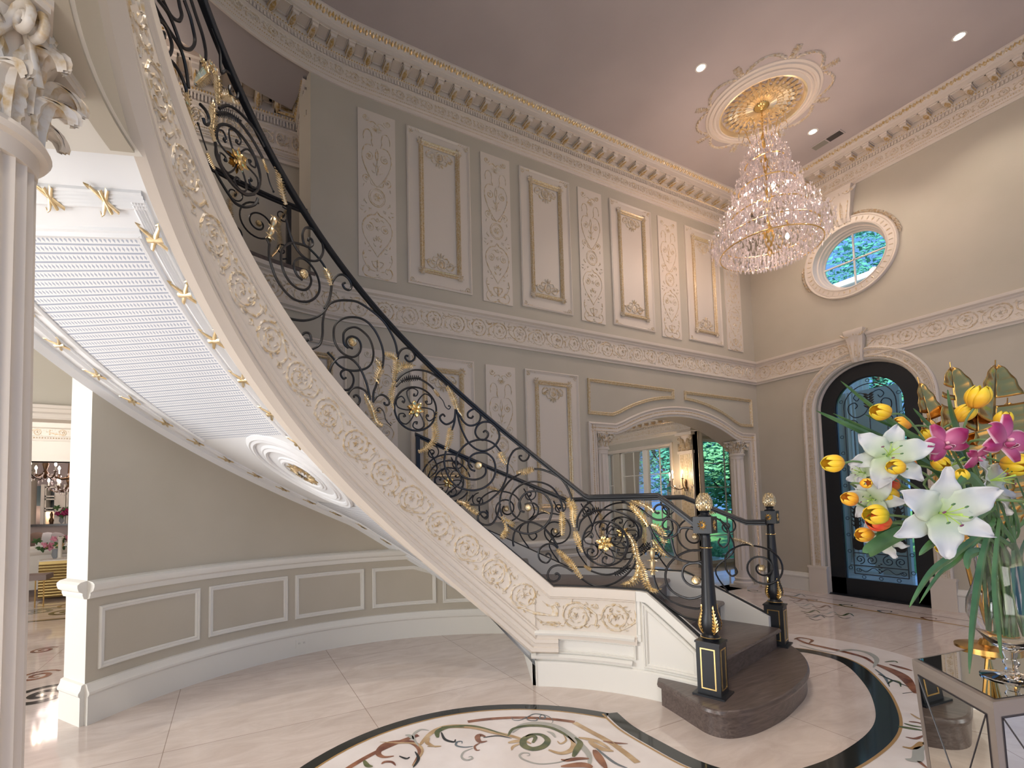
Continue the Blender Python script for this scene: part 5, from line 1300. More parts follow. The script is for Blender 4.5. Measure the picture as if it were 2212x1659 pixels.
for i in range(8):
    a0 = 2*PI*(i+.3)/8; P = []
    for q in range(11):
        t = q/10; a = a0+.08+t*(2*PI/8-.16); r = .64+.10*math.sin(PI*t); P.append((r*math.cos(a), r*math.sin(a)))
    mb.mtube(CFm, P, .012, .0, 4)
    for q in range(9):
        x, y = P[q+1]
        for e in (-1, 1): mb.leaf(CFm, x, y, math.atan2(y, x)+e*1.0, .038, .026, .018, .004, e*.5, 2)
    ex, ey = math.cos(a0), math.sin(a0)
    mb.mtube(CFm, [(ex*.64, ey*.64), (ex*.80, ey*.80)], .007, 0, 4)
    for q in range(6):
        r = .66+.025*q
        for e in (-1, 1): mb.leaf(CFm, ex*r, ey*r, math.atan2(ey, ex)+e*.8, .05-.004*abs(q-3), .022, .016, .002, e*.4, 2)
    for e in (-1, 1): mb.mtube(CFm, [(ex*.645+q[0], ey*.645+q[1]) for q in spiral(0, 0, .035, .008, a0, 1.2*e)], .007, 0, 4)
sub2(mb.build('garland', M['relief']), med)
DLS = [(at_z(1514, 146, ZCT), 'left of the ceiling medallion'), (at_z(2072, 78, ZCT), 'at the upper right of the ceiling'), (at_z(1756, 284, ZCT), 'beside the ceiling vent')]
for P, lb_ in DLS:
    t = thing('downlight', 'small round recessed downlight '+lb_, 'downlight', P, 0, 'recessed ceiling downlights')
    mb = MB(); mb.lathe([(.06, 0), (.062, -.004), (.046, -.006), (.040, 0)], P, 24); sub2(mb.build('trim_ring', M['trim']), t)
    mb = MB(); mb.lathe([(.038, -.003), (.02, -.009), (.001, -.010)], P, 20); sub2(mb.build('lens', M['dl']), t)
    lamp('downlight_beam', 'SPOT', P-Vector((0, 0, .03)), 42, (1, .86, .74), .03, spot_size=RAD(110), spot_blend=.6)
P = at_z(1787, 303, ZCT); mb = MB(); v = thing('ceiling_vent', 'rectangular dark grey ceiling vent near the cornice', 'air vent', P)
mb.box(P.x-.07, P.x+.07, P.y-.19, P.y+.19, ZCT-.008, ZCT-.0); sub2(mb.build('frame', M['ceil'], smooth=False), v)
mb = MB(); mb.box(P.x-.055, P.x+.055, P.y-.175, P.y-.01, ZCT-.011, ZCT-.004); sub2(mb.build('grille', mat('dark grille', (.05, .045, .045), .6), smooth=False), v)
mb = MB(); mb.box(P.x-.055, P.x+.055, P.y+.01, P.y+.175, ZCT-.011, ZCT-.004); sub2(mb.build('grille', mat('grey grille', (.28, .27, .22), .6), smooth=False), v)
# ================================================================ GREAT CHANDELIER
M['crystal'] = bpy.data.materials.new('cut crystal'); M['crystal'].use_nodes = True
nt = M['crystal'].node_tree; N = nt.nodes; L_ = nt.links
for n_ in list(N): N.remove(n_)
out = N.new('ShaderNodeOutputMaterial'); a_ = N.new('ShaderNodeBsdfTransparent'); b_ = N.new('ShaderNodeBsdfGlossy'); c_ = N.new('ShaderNodeBsdfTranslucent'); b_.inputs['Roughness'].default_value = .08
c_.inputs[0].default_value = (1, .93, .9, 1); b_.inputs[0].default_value = (1, .97, .98, 1); a_.inputs[0].default_value = (.97, .97, 1, 1)
m1 = N.new('ShaderNodeMixShader'); m2 = N.new('ShaderNodeMixShader'); m1.inputs[0].default_value = .66; m2.inputs[0].default_value = .48
L_.new(c_.outputs[0], m1.inputs[1]); L_.new(b_.outputs[0], m1.inputs[2]); L_.new(m1.outputs[0], m2.inputs[1]); L_.new(a_.outputs[0], m2.inputs[2]); L_.new(m2.outputs[0], out.inputs[0])
ch = thing('crystal_chandelier', 'huge tiered crystal chandelier with glowing candle bulbs hanging from the gilded medallion', 'chandelier', CM)
def chp(mb, n, m_, par=None, **k): o = mb.build(n, M[m_], **k); sub2(o, par or ch); return o
C2 = lambda r, a, z: (CM.x+r*math.cos(a), CM.y+r*math.sin(a), z)
mb = MB(); mb.lathe([(.085, ZCT-.005), (.085, ZCT-.02), (.06, ZCT-.05), (.03, ZCT-.06), (.015, ZCT-.075)], (CM.x, CM.y, 0), 28); chp(mb, 'canopy', 'brass')
for i in range(9):
    mb = MB(); z = ZCT-.09-.036*i; e = i % 2
    mb.tube([(CM.x+(.010*math.cos(q) if e else 0), CM.y+(0 if e else .010*math.cos(q)), z+.024*math.sin(q)) for q in frange(0, 2*PI, 12)], .003, 5); chp(mb, 'chain_link', 'brass')
mb = MB(); mb.lathe([(.012, 6.05), (.03, 6.0), (.02, 5.95), (.014, 5.8), (.05, 5.7), (.02, 5.6), (.016, 5.3), (.06, 5.2), (.02, 5.1), (.018, 4.85), (.08, 4.75), (.05, 4.65), (.02, 4.55), (.03, 4.5), (.01, 4.45)], (CM.x, CM.y, 0), 16); chp(mb, 'stem', 'brass')
arm0 = {}
tiers = [(5.78, .27, 8, .0), (5.46, .38, 10, .3), (5.10, .53, 14, .1), (4.84, .66, 18, .2)]
cry = MB(); rnd = random.Random(3)
def octa(mb, c, r, h):
    x, y, z = c; a = rnd.random()*PI
    mb.add([(x, y, z+h*.5)]+[(x+r*math.cos(a+PI/2*k), y+r*math.sin(a+PI/2*k), z+h*.12) for k in range(4)]+[(x, y, z-h)], [(0, 1, 2), (0, 2, 3), (0, 3, 4), (0, 4, 1), (5, 2, 1), (5, 3, 2), (5, 4, 3), (5, 1, 4)])
for z, R_, n, off in tiers:
    proto = None
    for i in range(n):
        a = off+2*PI*i/n
        if proto is None:
            mb = MB(); f = lambda r, zz: (r, 0, zz)
            mb.tube(cr([f(.03, z-.12), f(R_*.45, z-.17), f(R_*.85, z-.12), f(R_*1.0, z-.05), f(R_, z-.03)], 4), .009, 6)
            mb.tube(cr([f(R_*.6, z-.15), f(R_*.72, z-.02), f(R_*.60, z+.02), f(R_*.52, z-.04)], 3), .005, 5)
            mb.lathe([(.0, z-.035), (.03, z-.03), (.036, z-.02), (.01, z-.015)], (R_, 0, 0), 12)
            arm = mb.build('arm', M['gold']); b = MB(); b.lathe([(.011, z-.015), (.011, z+.05), (.006, z+.055)], (R_, 0, 0), 10); cd = b.build('candle', M['trim'], arm)
            b = MB(); b.lathe([(.006, z+.055), (.022, z+.075), (.026, z+.098), (.014, z+.128), (.001, z+.145)], (R_, 0, 0), 10); bl = b.build('bulb', M['bulb'], arm)
            arm.parent = ch; arm.matrix_parent_inverse = Matrix.Translation((0, 0, -CM.z)); arm.rotation_euler = (0, 0, a); proto = arm
        else:
            c = copy_tree(proto, ch); c.rotation_euler = (0, 0, a)
        for q in range(38):
            aa = a+rnd.uniform(-.5, .5)*2*PI/n; r = R_*rnd.uniform(.5, 1.0)
            octa(cry, C2(r, aa, z-rnd.uniform(.03, .24)), rnd.uniform(.010, .017), rnd.uniform(.035, .06))
        for q in range(7):                                  # swags of small beads between the arms
            t = (q+.5)/7; aa = a+t*2*PI/n; octa(cry, C2(R_*1.02, aa, z-.03-.09*math.sin(PI*t)), .009, .022)
            octa(cry, C2(R_*.62, aa, z+.02+.10*t), .009, .024)
        for q in range(5): octa(cry, C2(R_*1.0, a+.02*math.sin(q), z-.06-.035*q), .011, .03)
        for q in range(14):                                 # strands up to the tier above
            t = q/14; rr_ = R_*(.86-.36*t-.13*math.sin(PI*t)); octa(cry, C2(rr_, a+.15, z+.0+.30*t), .011, .03); octa(cry, C2(rr_*.96, a-.15, z+.0+.30*t), .011, .03)
for r, z, n in ((.62, 4.66, 60), (.60, 4.60, 60), (.55, 4.55, 56), (.50, 4.50, 50), (.44, 4.47, 46), (.37, 4.44, 40), (.30, 4.42, 34), (.22, 4.40, 26), (.14, 4.385, 18), (.06, 4.375, 8)):
    for i in range(n):
        a = 2*PI*i/n+rnd.random()*.05; octa(cry, C2(r, a, z), .013, .045); octa(cry, C2(r*.985, a+.05, z+.06), .009, .03)
for i in range(8):                                          # crown prongs with pendants
    a = 2*PI*i/8
    for q in range(9): octa(cry, C2(.10+.12*math.sin(PI*q/10), a, 5.86+.033*q), .008, .024)
    mb = MB(); mb.tube(cr([C2(.05, a, 5.8), C2(.14, a, 5.95), C2(.19, a, 6.12), C2(.24, a, 6.17), C2(.27, a, 6.12)], 4), .0035, 5); chp(mb, 'crown_prong', 'gold')
    for q in range(3): octa(cry, C2(.27, a, 6.1-.03*q), .008, .024)
cr_o = chp(cry, 'crystal_drops', 'crystal', smooth=False); cr_o['kind'] = 'stuff'
for z, R_, n in ((5.78, .27, 40), (5.46, .38, 48), (5.10, .53, 60), (4.84, .66, 72), (4.66, .55, 72)):
    mb = MB(); mb.tube([C2(R_*.8 if z > 4.7 else R_, 2*PI*i/n, z-.13) for i in range(n)], .008, 6, True); chp(mb, 'tier_ring', 'gold')
for z, r, e in ((5.95, .0, 3.5), (5.25, .62, 8), (5.2, -.62, 8)):
    for k in range(3 if r else 1):
        a = k*2*PI/3+r; lamp('chandelier_glow', 'POINT', (CM.x+abs(r)*math.cos(a)*1.2, CM.y+abs(r)*math.sin(a)*1.2, z), e*.62, (1, .74, .60), .06)
lamp('chandelier_glow', 'POINT', (CM.x, CM.y, 4.2), 8, (1, .74, .60), .08)
# ================================================================ GALLERY HALL (upper left)
HC = at_z(655, 222, 6.3); XG, YG = HC.x, HC.y
zbot = at_Y(636, 363, YG).z
mb = MB()
mb.loft([[Pb2, Pb3] for Pb2, Pb3 in [(WM(s, 5.95, -.0), WM(s, 5.95, -.62)) for s in frange(-RW*RAD(112), GS, 40)]], False)
mb.loft([[WM(s, 5.95, -.62), WM(s, 6.3, -.62)] for s in frange(-RW*RAD(112), GS, 40)], False)
mb.loft([[WM(s, 5.95, 0), WM(s, ZCT, 0)] for s in frange(-RW*RAD(112), GS, 40)], False)
struct(mb.build('ceiling_gallery', mat('ceiling paint with shade mixed in', (.40, .35, .33), .8), ang=30))  # paint tone darkened to stand for the shade on this ring soffit
mb = MB(); mb.loft([[WM(s, 6.3, -.62 if s < GS else -.4), WM(s, 6.3, -5.)] for s in frange(-RW*RAD(112), 0, 40)], False); struct(mb.build('ceiling_gallery.001', M['ceil'], smooth=False))
mb = MB(); mb.box(-6, XG, YG, YG+.1, 3.7, 6.3); mb.box(XG, XG+.1, 4.9, YG+.1, 3.7, 6.3); mb.box(-6, -5.9, 1.5, YG, 3.7, 6.3); struct(mb.build('wall_gallery', M['wall'], smooth=False))
mb = MB(); mb.loft([[WM(s, 3.78, .02), WM(s, 3.78, -.0), WM(s, 3.78, -4.2)] for s in frange(-RW*RAD(112), GS, 30)], False)
mb.loft([[WM(s, 3.742, .05), WM(s, 3.785, .055), WM(s, 3.785, 0)] for s in frange(-RW*RAD(112), GS+.03, 30)], False); struct(mb.build('floor_gallery', M['woodp'], ang=30))
kk = (6.3-zbot)/.514
def wrapc(fn): return lambda s, z, o=0: fn(s, zbot+(z-ZCB)*kk, o*kk)
cornice(wrapc(lambda s, z, o=0: (XG-s, YG-o, z)), [0, 5], .0, 3.6, 'trim_13'); cornice(wrapc(lambda s, z, o=0: (XG-o, YG-s, z)), [0, YG-4.95], .0, YG-5.0, 'trim_14')
P = at_z(428, 110, 6.3); t = thing('downlight', 'glowing round downlight over the upper gallery, behind the railing', 'downlight', P)
mb = MB(); mb.lathe([(.055, 0), (.058, -.006), (.044, -.008), (.040, 0)], P, 24); sub2(mb.build('trim_ring', M['trim']), t); mb = MB(); mb.lathe([(.043, -.003), (.02, -.012), (.001, -.014)], P, 20); sub2(mb.build('lens', M['dl']), t)
lamp('gallery_point_light', 'POINT', (-1.2, 5.2, 5.6), 18, (1, .86, .78), .2)  # point light without a fixture, lifts the upper gallery
lamp('downlight_beam', 'SPOT', P-Vector((0, 0, .03)), 60, (1, .84, .7), .03, spot_size=RAD(120), spot_blend=.6)
# ================================================================ ROOM BEYOND THE ARCH
W1, W1Y = 8.874, 6.748
F1 = lambda s, z, o=0: (W1-o, s, z)                         # window wall, s = y
mb = MB(); wall_rects(mb, F1, W1Y+.012, 11.5, 0, 3.45, [(7.44, 9.05, .0, 2.70), (9.28, 9.55, .0, 2.70)], -.12, 0); mb.box(3.2, 9.2, 11.4, 11.5, 0, 3.45); mb.box(3.2, 3.3, 5.3, 11.5, 0, 3.45)
struct(mb.build('wall_bay', M['wall'], smooth=False))
F2 = lambda s, z, o=0: (s, W1Y-o, z)
mb = MB(); wall_rects(mb, F2, W1, 10.8, 0, 3.45, [(9.02, 10.6, .05, 2.75)], -.2, 0); mb.box(10.7, 10.8, 4.0, 6.75, 0, 3.45); struct(mb.build('wall_bay.001', M['wall'], smooth=False))
mb = MB(); mb.box(3.2, 10.8, 5.23, 11.5, 3.42, 3.5); struct(mb.build('ceiling_bay', M['trim'], smooth=False))
mb = MB(); mb.box(7.96, 10.8, 4.9, 5.22, 0, 3.45); struct(mb.build('wall_bay.002', M['wall'], smooth=False))
zb1 = 2.90; k1 = .98
cornice(lambda s, z, o=0: (W1-o*.9, 11.4-s, zb1+(z-ZCB)*k1), [0, 11.4-W1Y], 0, 11.4-W1Y, 'trim_15')
cornice(lambda s, z, o=0: (W1+s-.25, W1Y-o*.9, zb1+(z-ZCB)*k1), [0, 2.1], 0, 2.0, 'trim_16')
def french(fn, s0, s1, z1, cols, rows, name, leaves=1, zb=.12):
    t = thing(name, 'tall white window with glazing bars in the room beyond the arch', 'window', fn(s0, 0)); t['kind'] = 'structure'
    mb = MB(); mb.fbox(fn, s0, s1, z1-.06, z1, -.11, -.04); mb.fbox(fn, s0, s1, 0, zb, -.11, -.04)
    for s in (s0, s1-.06): mb.fbox(fn, s, s+.06, 0, z1, -.11, -.04)
    for k in range(1, leaves): s = s0+(s1-s0)*k/leaves; mb.fbox(fn, s-.075, s+.075, 0, z1, -.11, -.03)
    sub2(mb.build('window_frame', M['trim'], smooth=False), t); g = MB()
    for k in range(leaves):
        a, b = s0+(s1-s0)*k/leaves+.06, s0+(s1-s0)*(k+1)/leaves-.06
        for i in range(1, cols): s = a+(b-a)*i/cols; g.fbox(fn, s-.009, s+.009, zb, z1-.05, -.09, -.065)
        for i in range(1, rows): z = zb+(z1-zb)*i/rows; g.fbox(fn, a, b, z-.009, z+.009, -.09, -.065)
    if g.v: sub2(g.build('glazing_bars', M['trim'], smooth=False), t)
    g = MB(); g.add([fn(s0+.03, zb, -.08), fn(s1-.03, zb, -.08), fn(s1-.03, z1-.03, -.08), fn(s0+.03, z1-.03, -.08)], [(0, 1, 2, 3)]); sub2(g.build('pane', M['pane'], smooth=False), t)
french(F1, 7.44, 9.05, 2.70, 2, 4, 'window_2', 2); french(F1, 9.28, 9.55, 2.70, 1, 3, 'window_3'); french(F2, 9.02, 10.6, 2.75, 2, 5, 'window_4')
mb = MB(); open_mould(mb, F1, [(7.40, 0), (7.40, 2.74), (9.60, 2.74), (9.60, 0)], [(0, 0), (0, .03), (-.03, .045), (-.05, .03), (-.08, .02), (-.08, 0)], 1); open_mould(mb, F2, [(8.98, 0), (8.98, 2.80), (10.65, 2.80)], [(0, 0), (0, .03), (-.04, .045), (-.08, .02), (-.08, 0)], -1)
struct(mb.build('trim_17', M['cream'], ang=25))
# pilaster with gilded flutes
pil = thing('pilaster', 'pilaster with gilded fluted shaft and leafy capital between the garden windows', 'pilaster', (W1, 7.03, 0))
mb = MB(); mb.fbox(F1, 6.86, 7.20, 0, 2.48, 0, .05); mb.fbox(F1, 6.83, 7.23, 0, .9, 0, .07); sub2(mb.build('shaft', M['cream'], smooth=False), pil)
mb = MB()
for i in range(8): s = 6.90+.26*i/7; mb.mtube(F1, [(s, 1.05), (s, 2.42)], .012, .05, 6)
sub2(mb.build('gilded_fluting', M['leafgold']), pil)
mb = MB(); mb.fbox(F1, 6.84, 7.22, 2.44, 2.50, 0, .08); mb.fbox(F1, 6.82, 7.24, 2.84, 2.90, 0, .12); mb.fbox(F1, 6.88, 7.18, 2.5, 2.84, 0, .05); cp = mb.build('capital', M['cream'], smooth=False); sub2(cp, pil)
g = MB()
for r_, zz in ((0, 2.50), (1, 2.60)):
    for i in range(5-r_): g.leaf(F1, 6.88+.04*r_+.075*i, zz, PI/2, .17, .085, .05, .05, .2 if i % 2 else -.2, 4)
for e in (-1, 1): g.mtube(F1, [(7.03+e*.15+e*q[0], 2.77+q[1]) for q in spiral(0, 0, .05, .01, PI/2, 1.6)], .012, .07, 5)
sub2(g.build('acanthus_leaves', M['relief']), cp)
sc = thing('wall_sconce', 'crystal wall sconce with three lit candle bulbs on the gilded pilaster', 'wall lamp', (W1-.06, 7.03, 1.9))
mb = MB(); mb.lathe([(.03, 1.62), (.045, 1.68), (.02, 1.75), (.03, 1.82), (.012, 1.88)], (W1-.09, 7.03, 0), 12)
br_ = M.setdefault('bronze', mat('dark bronze', (.12, .07, .04), .35, .9)); sub2(mb.build('back_stem', M['bronze']), sc)
for (dy, dx, z) in ((.28, -.16, 1.86), (.12, -.26, 1.90), (-.10, -.22, 1.90)):
    mb = MB(); a = (W1-.09, 7.03, 1.72); b = (W1-.09+dx, 7.03+dy, z-.02); mb.tube(cr([a, (a[0]+dx*.4, a[1]+dy*.5, 1.66), (b[0], b[1], 1.74), b], 4), .008, 6)
    mb.lathe([(.02, z-.02), (.03, z-.01), (.01, z)], (b[0], b[1], 0), 10); ar_ = mb.build('arm', M['bronze']); sub2(ar_, sc)
    mb = MB(); mb.lathe([(.010, z), (.010, z+.10)], (b[0], b[1], 0), 10); sub2(mb.build('candle', M['trim']), ar_)
    mb = MB(); mb.lathe([(.006, z+.10), (.016, z+.125), (.014, z+.15), (.002, z+.18)], (b[0], b[1], 0), 10); sub2(mb.build('bulb', M['bulb']), ar_)
mb = MB(); 
for i in range(26): a = i*2.4; octa(mb, (W1-.11-.16*abs(math.sin(i)), 7.03+.24*math.cos(a), 1.52+.22*abs(math.sin(a*1.7))), .012, .045)
o = mb.build('crystal_drops', M['crystal'], smooth=False); o['kind'] = 'stuff'; sub2(o, sc)
lamp('sconce_glow', 'POINT', (W1-.35, 7.05, 1.98), 9, (1, .7, .42), .04)
# ================================================================ OUTDOORS
M['grass'] = noisy(mat('lawn grass', (.1, .3, .05), .8), (.10, .30, .06), (.20, .45, .10), 6, 4)
M['fol'] = [noisy(mat('tree leaves', c, .6), tuple(q*.7 for q in c), tuple(min(1, q*1.35) for q in c), 3, 2) for c in ((.10, .40, .26), (.07, .30, .22), (.18, .46, .22))]
M['bark'] = mat('bark', (.08, .06, .045), .9); M['stone'] = mat('pale paving stone', (.62, .62, .62), .6)
mb = MB(); mb.box(8.2, 60, -30, 60, -.35, -.2); struct(mb.build('lawn', M['grass'], smooth=False))
mb = MB(); mb.box(8.0, 11.4, -1, 6.5, -.18, -.02); struct(mb.build('porch_floor', M['stone'], smooth=False))
mb = MB(); mb.box(10.6, 11.3, 1.2, 5.4, 5.0, 5.5); mb.box(10.5, 11.4, 1.2, 5.5, 5.5, 5.6); struct(mb.build('porch_ceiling', M['trim'], smooth=False))
def tree(x, y, h, rw, n, seed, k, label):
    r = random.Random(seed); t = thing('garden_tree', label, 'tree', (x, y, -.2), 0, 'trees in the garden')
    mb = MB(); mb.tube(cr([(x, y, -.25), (x+.1, y, h*.3), (x-.05, y+.1, h*.6)], 4), [.16-.01*i for i in range(9)], 8)
    for i in range(5): a = i*1.3; mb.tube([(x, y, h*(.25+.06*i)), (x+rw*.5*math.cos(a), y+rw*.5*math.sin(a), h*(.45+.08*i))], [.06, .015], 5)
    sub2(mb.build('trunk', M['bark']), t)
    mb = MB(); bl = [(r.uniform(-.6, .6)*rw, r.uniform(-.6, .6)*rw, h*r.uniform(.3, .9), r.uniform(.35, .6)*rw) for _ in range(14)]
    for i in range(n):
        bx, by, bz, br = r.choice(bl); a, b = r.random()*2*PI, math.acos(r.uniform(-1, 1)); q = br*r.uniform(.6, 1.05)
        c = Vector((x+bx+q*math.sin(b)*math.cos(a), y+by+q*math.sin(b)*math.sin(a), max(.0, bz+q*math.cos(b)))); s = r.uniform(.06, .14)
        u = Vector((r.uniform(-1, 1), r.uniform(-1, 1), r.uniform(-.4, .4))).normalized(); v = u.orthogonal().normalized()
        mb.add([c-u*s, c+v*s*.45, c+u*s, c-v*s*.45], [(0, 1, 2, 3)])
    sub2(mb.build('crown', M['fol'][k], smooth=False), t); return t
tree(14.5, 11.0, 6.5, 2.6, 7000, 1, 0, 'leafy green garden tree seen through the left pair of panes of the garden window')
tree(17.0, 14.5, 8, 3.4, 7000, 2, 1, 'tall dark green tree farthest back behind the garden window')
tree(13.4, 9.0, 3.4, 1.5, 4000, 3, 2, 'low bright green tree nearest the garden window')
tree(17.5, 7.0, 10, 3.4, 9000, 4, 0, 'broad tree seen through the upper panes of the arched door')
tree(21.0, 9.3, 9, 3.6, 6000, 5, 1, 'dark tree behind the porch column outside the arched door')
tree(22, 18, 9, 4, 6000, 6, 2, 'pale green tree at the far corner of the garden')
tree(16.5, 4.0, 6.8, 2.6, 5000, 7, 2, 'loose green tree at the right outside the arched door')
column('porch_column', 'pale fluted porch column standing outside the arched door', 10.9, 4.75, .24, .1, 4.2, .5, 4.8, 'trim', gm='trim')
column('porch_column', 'pale fluted porch column outside the window at the right of the arch', 11.6, 7.6, .28, .1, 3.2, .4, 4.8, 'trim', gm='trim')
def bush(x, y, r0, lb_, seed):
    r = random.Random(seed); mb = MB()
    for i in range(1500):
        a, b = r.random()*2*PI, math.acos(r.uniform(-.2, 1)); q = r0*r.uniform(.7, 1.05)
        c = Vector((x+q*math.sin(b)*math.cos(a), y+q*math.sin(b)*math.sin(a)*1.6, -.2+q*math.cos(b)*.9+.1)); s = .05; u = Vector((r.uniform(-1, 1), r.uniform(-1, 1), r.uniform(-1, 1))).normalized(); v = u.orthogonal().normalized()
        mb.add([c-u*s, c+v*s*.5, c+u*s, c-v*s*.5], [(0, 1, 2, 3)])
    tag(mb.build('round_bush', M['fol'][seed % 3], smooth=False), lb_, 'bush', 'bushes in the garden')
bush(11.2, 8.9, .6, 'clipped low bush right outside the garden window', 11); bush(12.2, 10.6, .7, 'clipped low bush farther left outside the garden window', 12)
# ================================================================ HALL COLUMN (near left)
hc = column('hall_column', 'fluted cream column with large gilded leafy capital at the left edge', -.675, 1.835, .150, 0, 2.56, .36, 2.93, 'cream', gm='capleaf' if 'capleaf' in M else 'relief', flutes=22, seg=132)
M['capleaf'] = noisy(mat('cream leaf with gold wash', (.7, .62, .5), .4, .1), (.74, .68, .60), (.56, .40, .20), 22, 4, lo=.48, hi=.66)
for c in hc.children:
    for k in c.children:
        if k.name.startswith('acanthus'): k.data.materials[0] = M['capleaf']
# power outlet on the baseboard
o = MB(); t0 = 103.2; P0 = oc = at_z(644, 1411, 0)
tho = math.degrees(math.atan2(at_z(644, 1410, 0).y-UY, at_z(644, 1410, 0).x-UX))
o.fbox(UF, tho-1.15, tho+1.15, .075, .155, .028, .036); ol = o.build('power_outlet', M['trim'], smooth=False); tag(ol, 'white double power outlet on the curved baseboard', 'power outlet')
k = MB()
for e in (-.5, .5):
    for q in (-.12, .12): k.fbox(UF, tho+e+q-.03, tho+e+q+.03, .108, .125, .0362, .0368)
k.build('socket', mat('socket slots', (.25, .24, .22), .5), ol, smooth=False)
# ================================================================ FLOOR INLAY
inl = {'k': mat('black inlay marble', (.022, .024, .022), .08), 'g': mat('gold ochre inlay', (.42, .25, .09), .1), 'gr': noisy(mat('green inlay', (.09, .12, .05), .1), (.055, .085, .04), (.16, .17, .07), 12, 3),
       'r': noisy(mat('brown red inlay', (.25, .09, .05), .1), (.16, .055, .035), (.34, .15, .08), 10, 3), 't': noisy(mat('tan inlay', (.5, .34, .18), .1), (.42, .27, .13), (.60, .44, .26), 10, 3), 'b': mat('grey blue inlay', (.14, .17, .19), .1), 's': mat('silver grey inlay', (.42, .42, .38), .1)}
zl = [.0008]
def ribbon(pts, w, key, name='scroll_inlay', par=None, n=6, z=None):
    P = cr(pts, n); mb = MB(); rows = []; k = len(P); z = z or zl[0]
    for i, (x, y) in enumerate(P):
        a, b = P[max(0, i-1)], P[min(k-1, i+1)]; d = Vector((b[0]-a[0], b[1]-a[1])); d = d.normalized() if d.length else Vector((1, 0))
        ww = w(i/(k-1)) if callable(w) else w
        rows.append([(x-d.y*ww/2, y+d.x*ww/2, z), (x+d.y*ww/2, y-d.x*ww/2, z)])
    mb.loft(rows, False); o = mb.build(name, inl[key], par or floor, smooth=False); return o
def fpoly(pts, key, z, name='inlay_field'):
    mb = MB(); mb.poly([(x, y, z) for x, y in pts]); o = mb.build(name, key, floor, smooth=False); return o
RB = [(2.33, 2.545), (2.272, 2.34), (2.262, 2.10), (2.275, 1.85), (2.36, 1.66), (2.55, 1.53), (2.85, 1.475), (3.15, 1.475), (3.50, 1.515), (3.80, 1.60), (4.15, 1.77), (4.42, 1.94), (4.70, 2.16), (4.84, 2.34), (4.86, 2.52), (4.80, 2.68), (4.60, 2.84)]
IC = (1.18, 1.80); IR = 1.32
def ic(a, r): return (IC[0]+r*math.cos(a), IC[1]+r*math.sin(a))
a0 = RAD(33.5); a1 = RAD(212)
arcp = [ic(a0+(a1-a0)*i/50, IR) for i in range(51)]
RBs = cr(RB, 6)
fieldA = [ic(a0+(a1-a0)*i/50, IR) for i in range(51)]+[(0.1, .5), (2.2, .4), (2.4, 1.4)]+[p for p in RBs[:26] if p[1] < 2.5][::-1]
fpoly(fieldA, M['marblew'], .0004)
fieldB = [(4.9, 2.6)]+[p for p in RBs if p[0] > 2.6][::-1]+[(2.7, .3), (7.0, .3), (7.3, 4.5), (4.9, 3.9), (4.9, 3.0)]
wfb = ribbon([(p[0]+.0, p[1]) for p in RB[6:]], .0, 'k'); bpy.data.objects.remove(wfb)
off = []
for i, (x, y) in enumerate(RBs[24:]):
    a, b = RBs[24:][max(0, i-1)], RBs[24:][min(len(RBs[24:])-1, i+1)]; d = Vector((b[0]-a[0], b[1]-a[1])).normalized(); off.append((x+d.y*.62, y-d.x*.62))
mb = MB(); mb.loft([[(p[0], p[1], .0004), (q[0], q[1], .0004)] for p, q in zip(RBs[24:], off)], False); mb.build('inlay_field', M['marblew'], floor, smooth=False)
ribbon(RB, lambda t: .085+.035*min(1, t*2.5), 'k', 'black_border', z=.0012); ribbon(arcp, .078, 'k', 'black_border', n=1, z=.0012)
def offs(P, d):
    out = []
    for i, (x, y) in enumerate(P):
        a, b = P[max(0, i-1)], P[min(len(P)-1, i+1)]; v = Vector((b[0]-a[0], b[1]-a[1])).normalized(); out.append((x+v.y*d, y-v.x*d))
    return out
ribbon(offs(RBs, .064), .016, 'g', 'gold_line', n=1, z=.0014); ribbon([ic(a0+(a1-a0)*i/50, IR-.046) for i in range(51)], .014, 'g', 'gold_line', n=1, z=.0014)
def curl(x, y, R_, a, turns, w, key, z, d=1, **k): return ribbon([(x+p[0], y+p[1]) for p in spiral(0, 0, R_, R_*.12, a, turns*d)], lambda t: w*(.35+.65*math.sin(PI*(.12+.85*t))), key, z=z, n=2, **k)
tp = lambda w, a=.15: (lambda t: w*(a+(1-a)*math.sin(PI*min(1, t*.9+.08))))
# the brown geometric band and the acanthus scrolls of the big medallion
ribbon([ic(RAD(t), IR-.19-.015*math.cos(RAD(t*3))) for t in range(42, 82, 4)], .035, 'r', z=.0016); ribbon([ic(RAD(42), IR-.19), ic(RAD(36), IR-.27), ic(RAD(26), IR-.36), ic(RAD(14), IR-.46)], .04, 't', z=.0017, n=2)
ribbon([ic(RAD(t), IR-.21) for t in range(96, 150, 5)], .034, 'r', z=.0016)
def F3(x, y): p = at_z(x, y, 0); return (p.x, p.y)
S2 = lambda x, y: F3(680+x/2.6333, 1480+y/2.6333)
def sc_(pts, w, key, z, n=5): ribbon([S2(*p) for p in pts], tp(w), key, z=z, n=n)
sc_([(560, 460), (600, 380), (560, 330), (480, 325), (400, 340), (360, 385), (390, 410), (450, 405)], .045, 'r', .002); sc_([(555, 462), (612, 380), (575, 335), (470, 330), (370, 325)], .018, 't', .0022)
sc_([(600, 340), (660, 275), (740, 240), (850, 236), (930, 245), (1010, 268), (1150, 300), (1230, 335)], .05, 't', .0023); sc_([(720, 240), (860, 232), (960, 246), (1100, 290)], .022, 'gr', .0026)
sc_([(700, 300), (700, 265), (760, 240), (850, 240)], .04, 'gr', .0024); sc_([(720, 270), (740, 310), (790, 325), (800, 310)], .02, 'k', .0025); sc_([(640, 350), (700, 350), (720, 348)], .016, 't', .0025); sc_([(650, 300), (640, 330), (690, 355)], .028, 't', .0024)
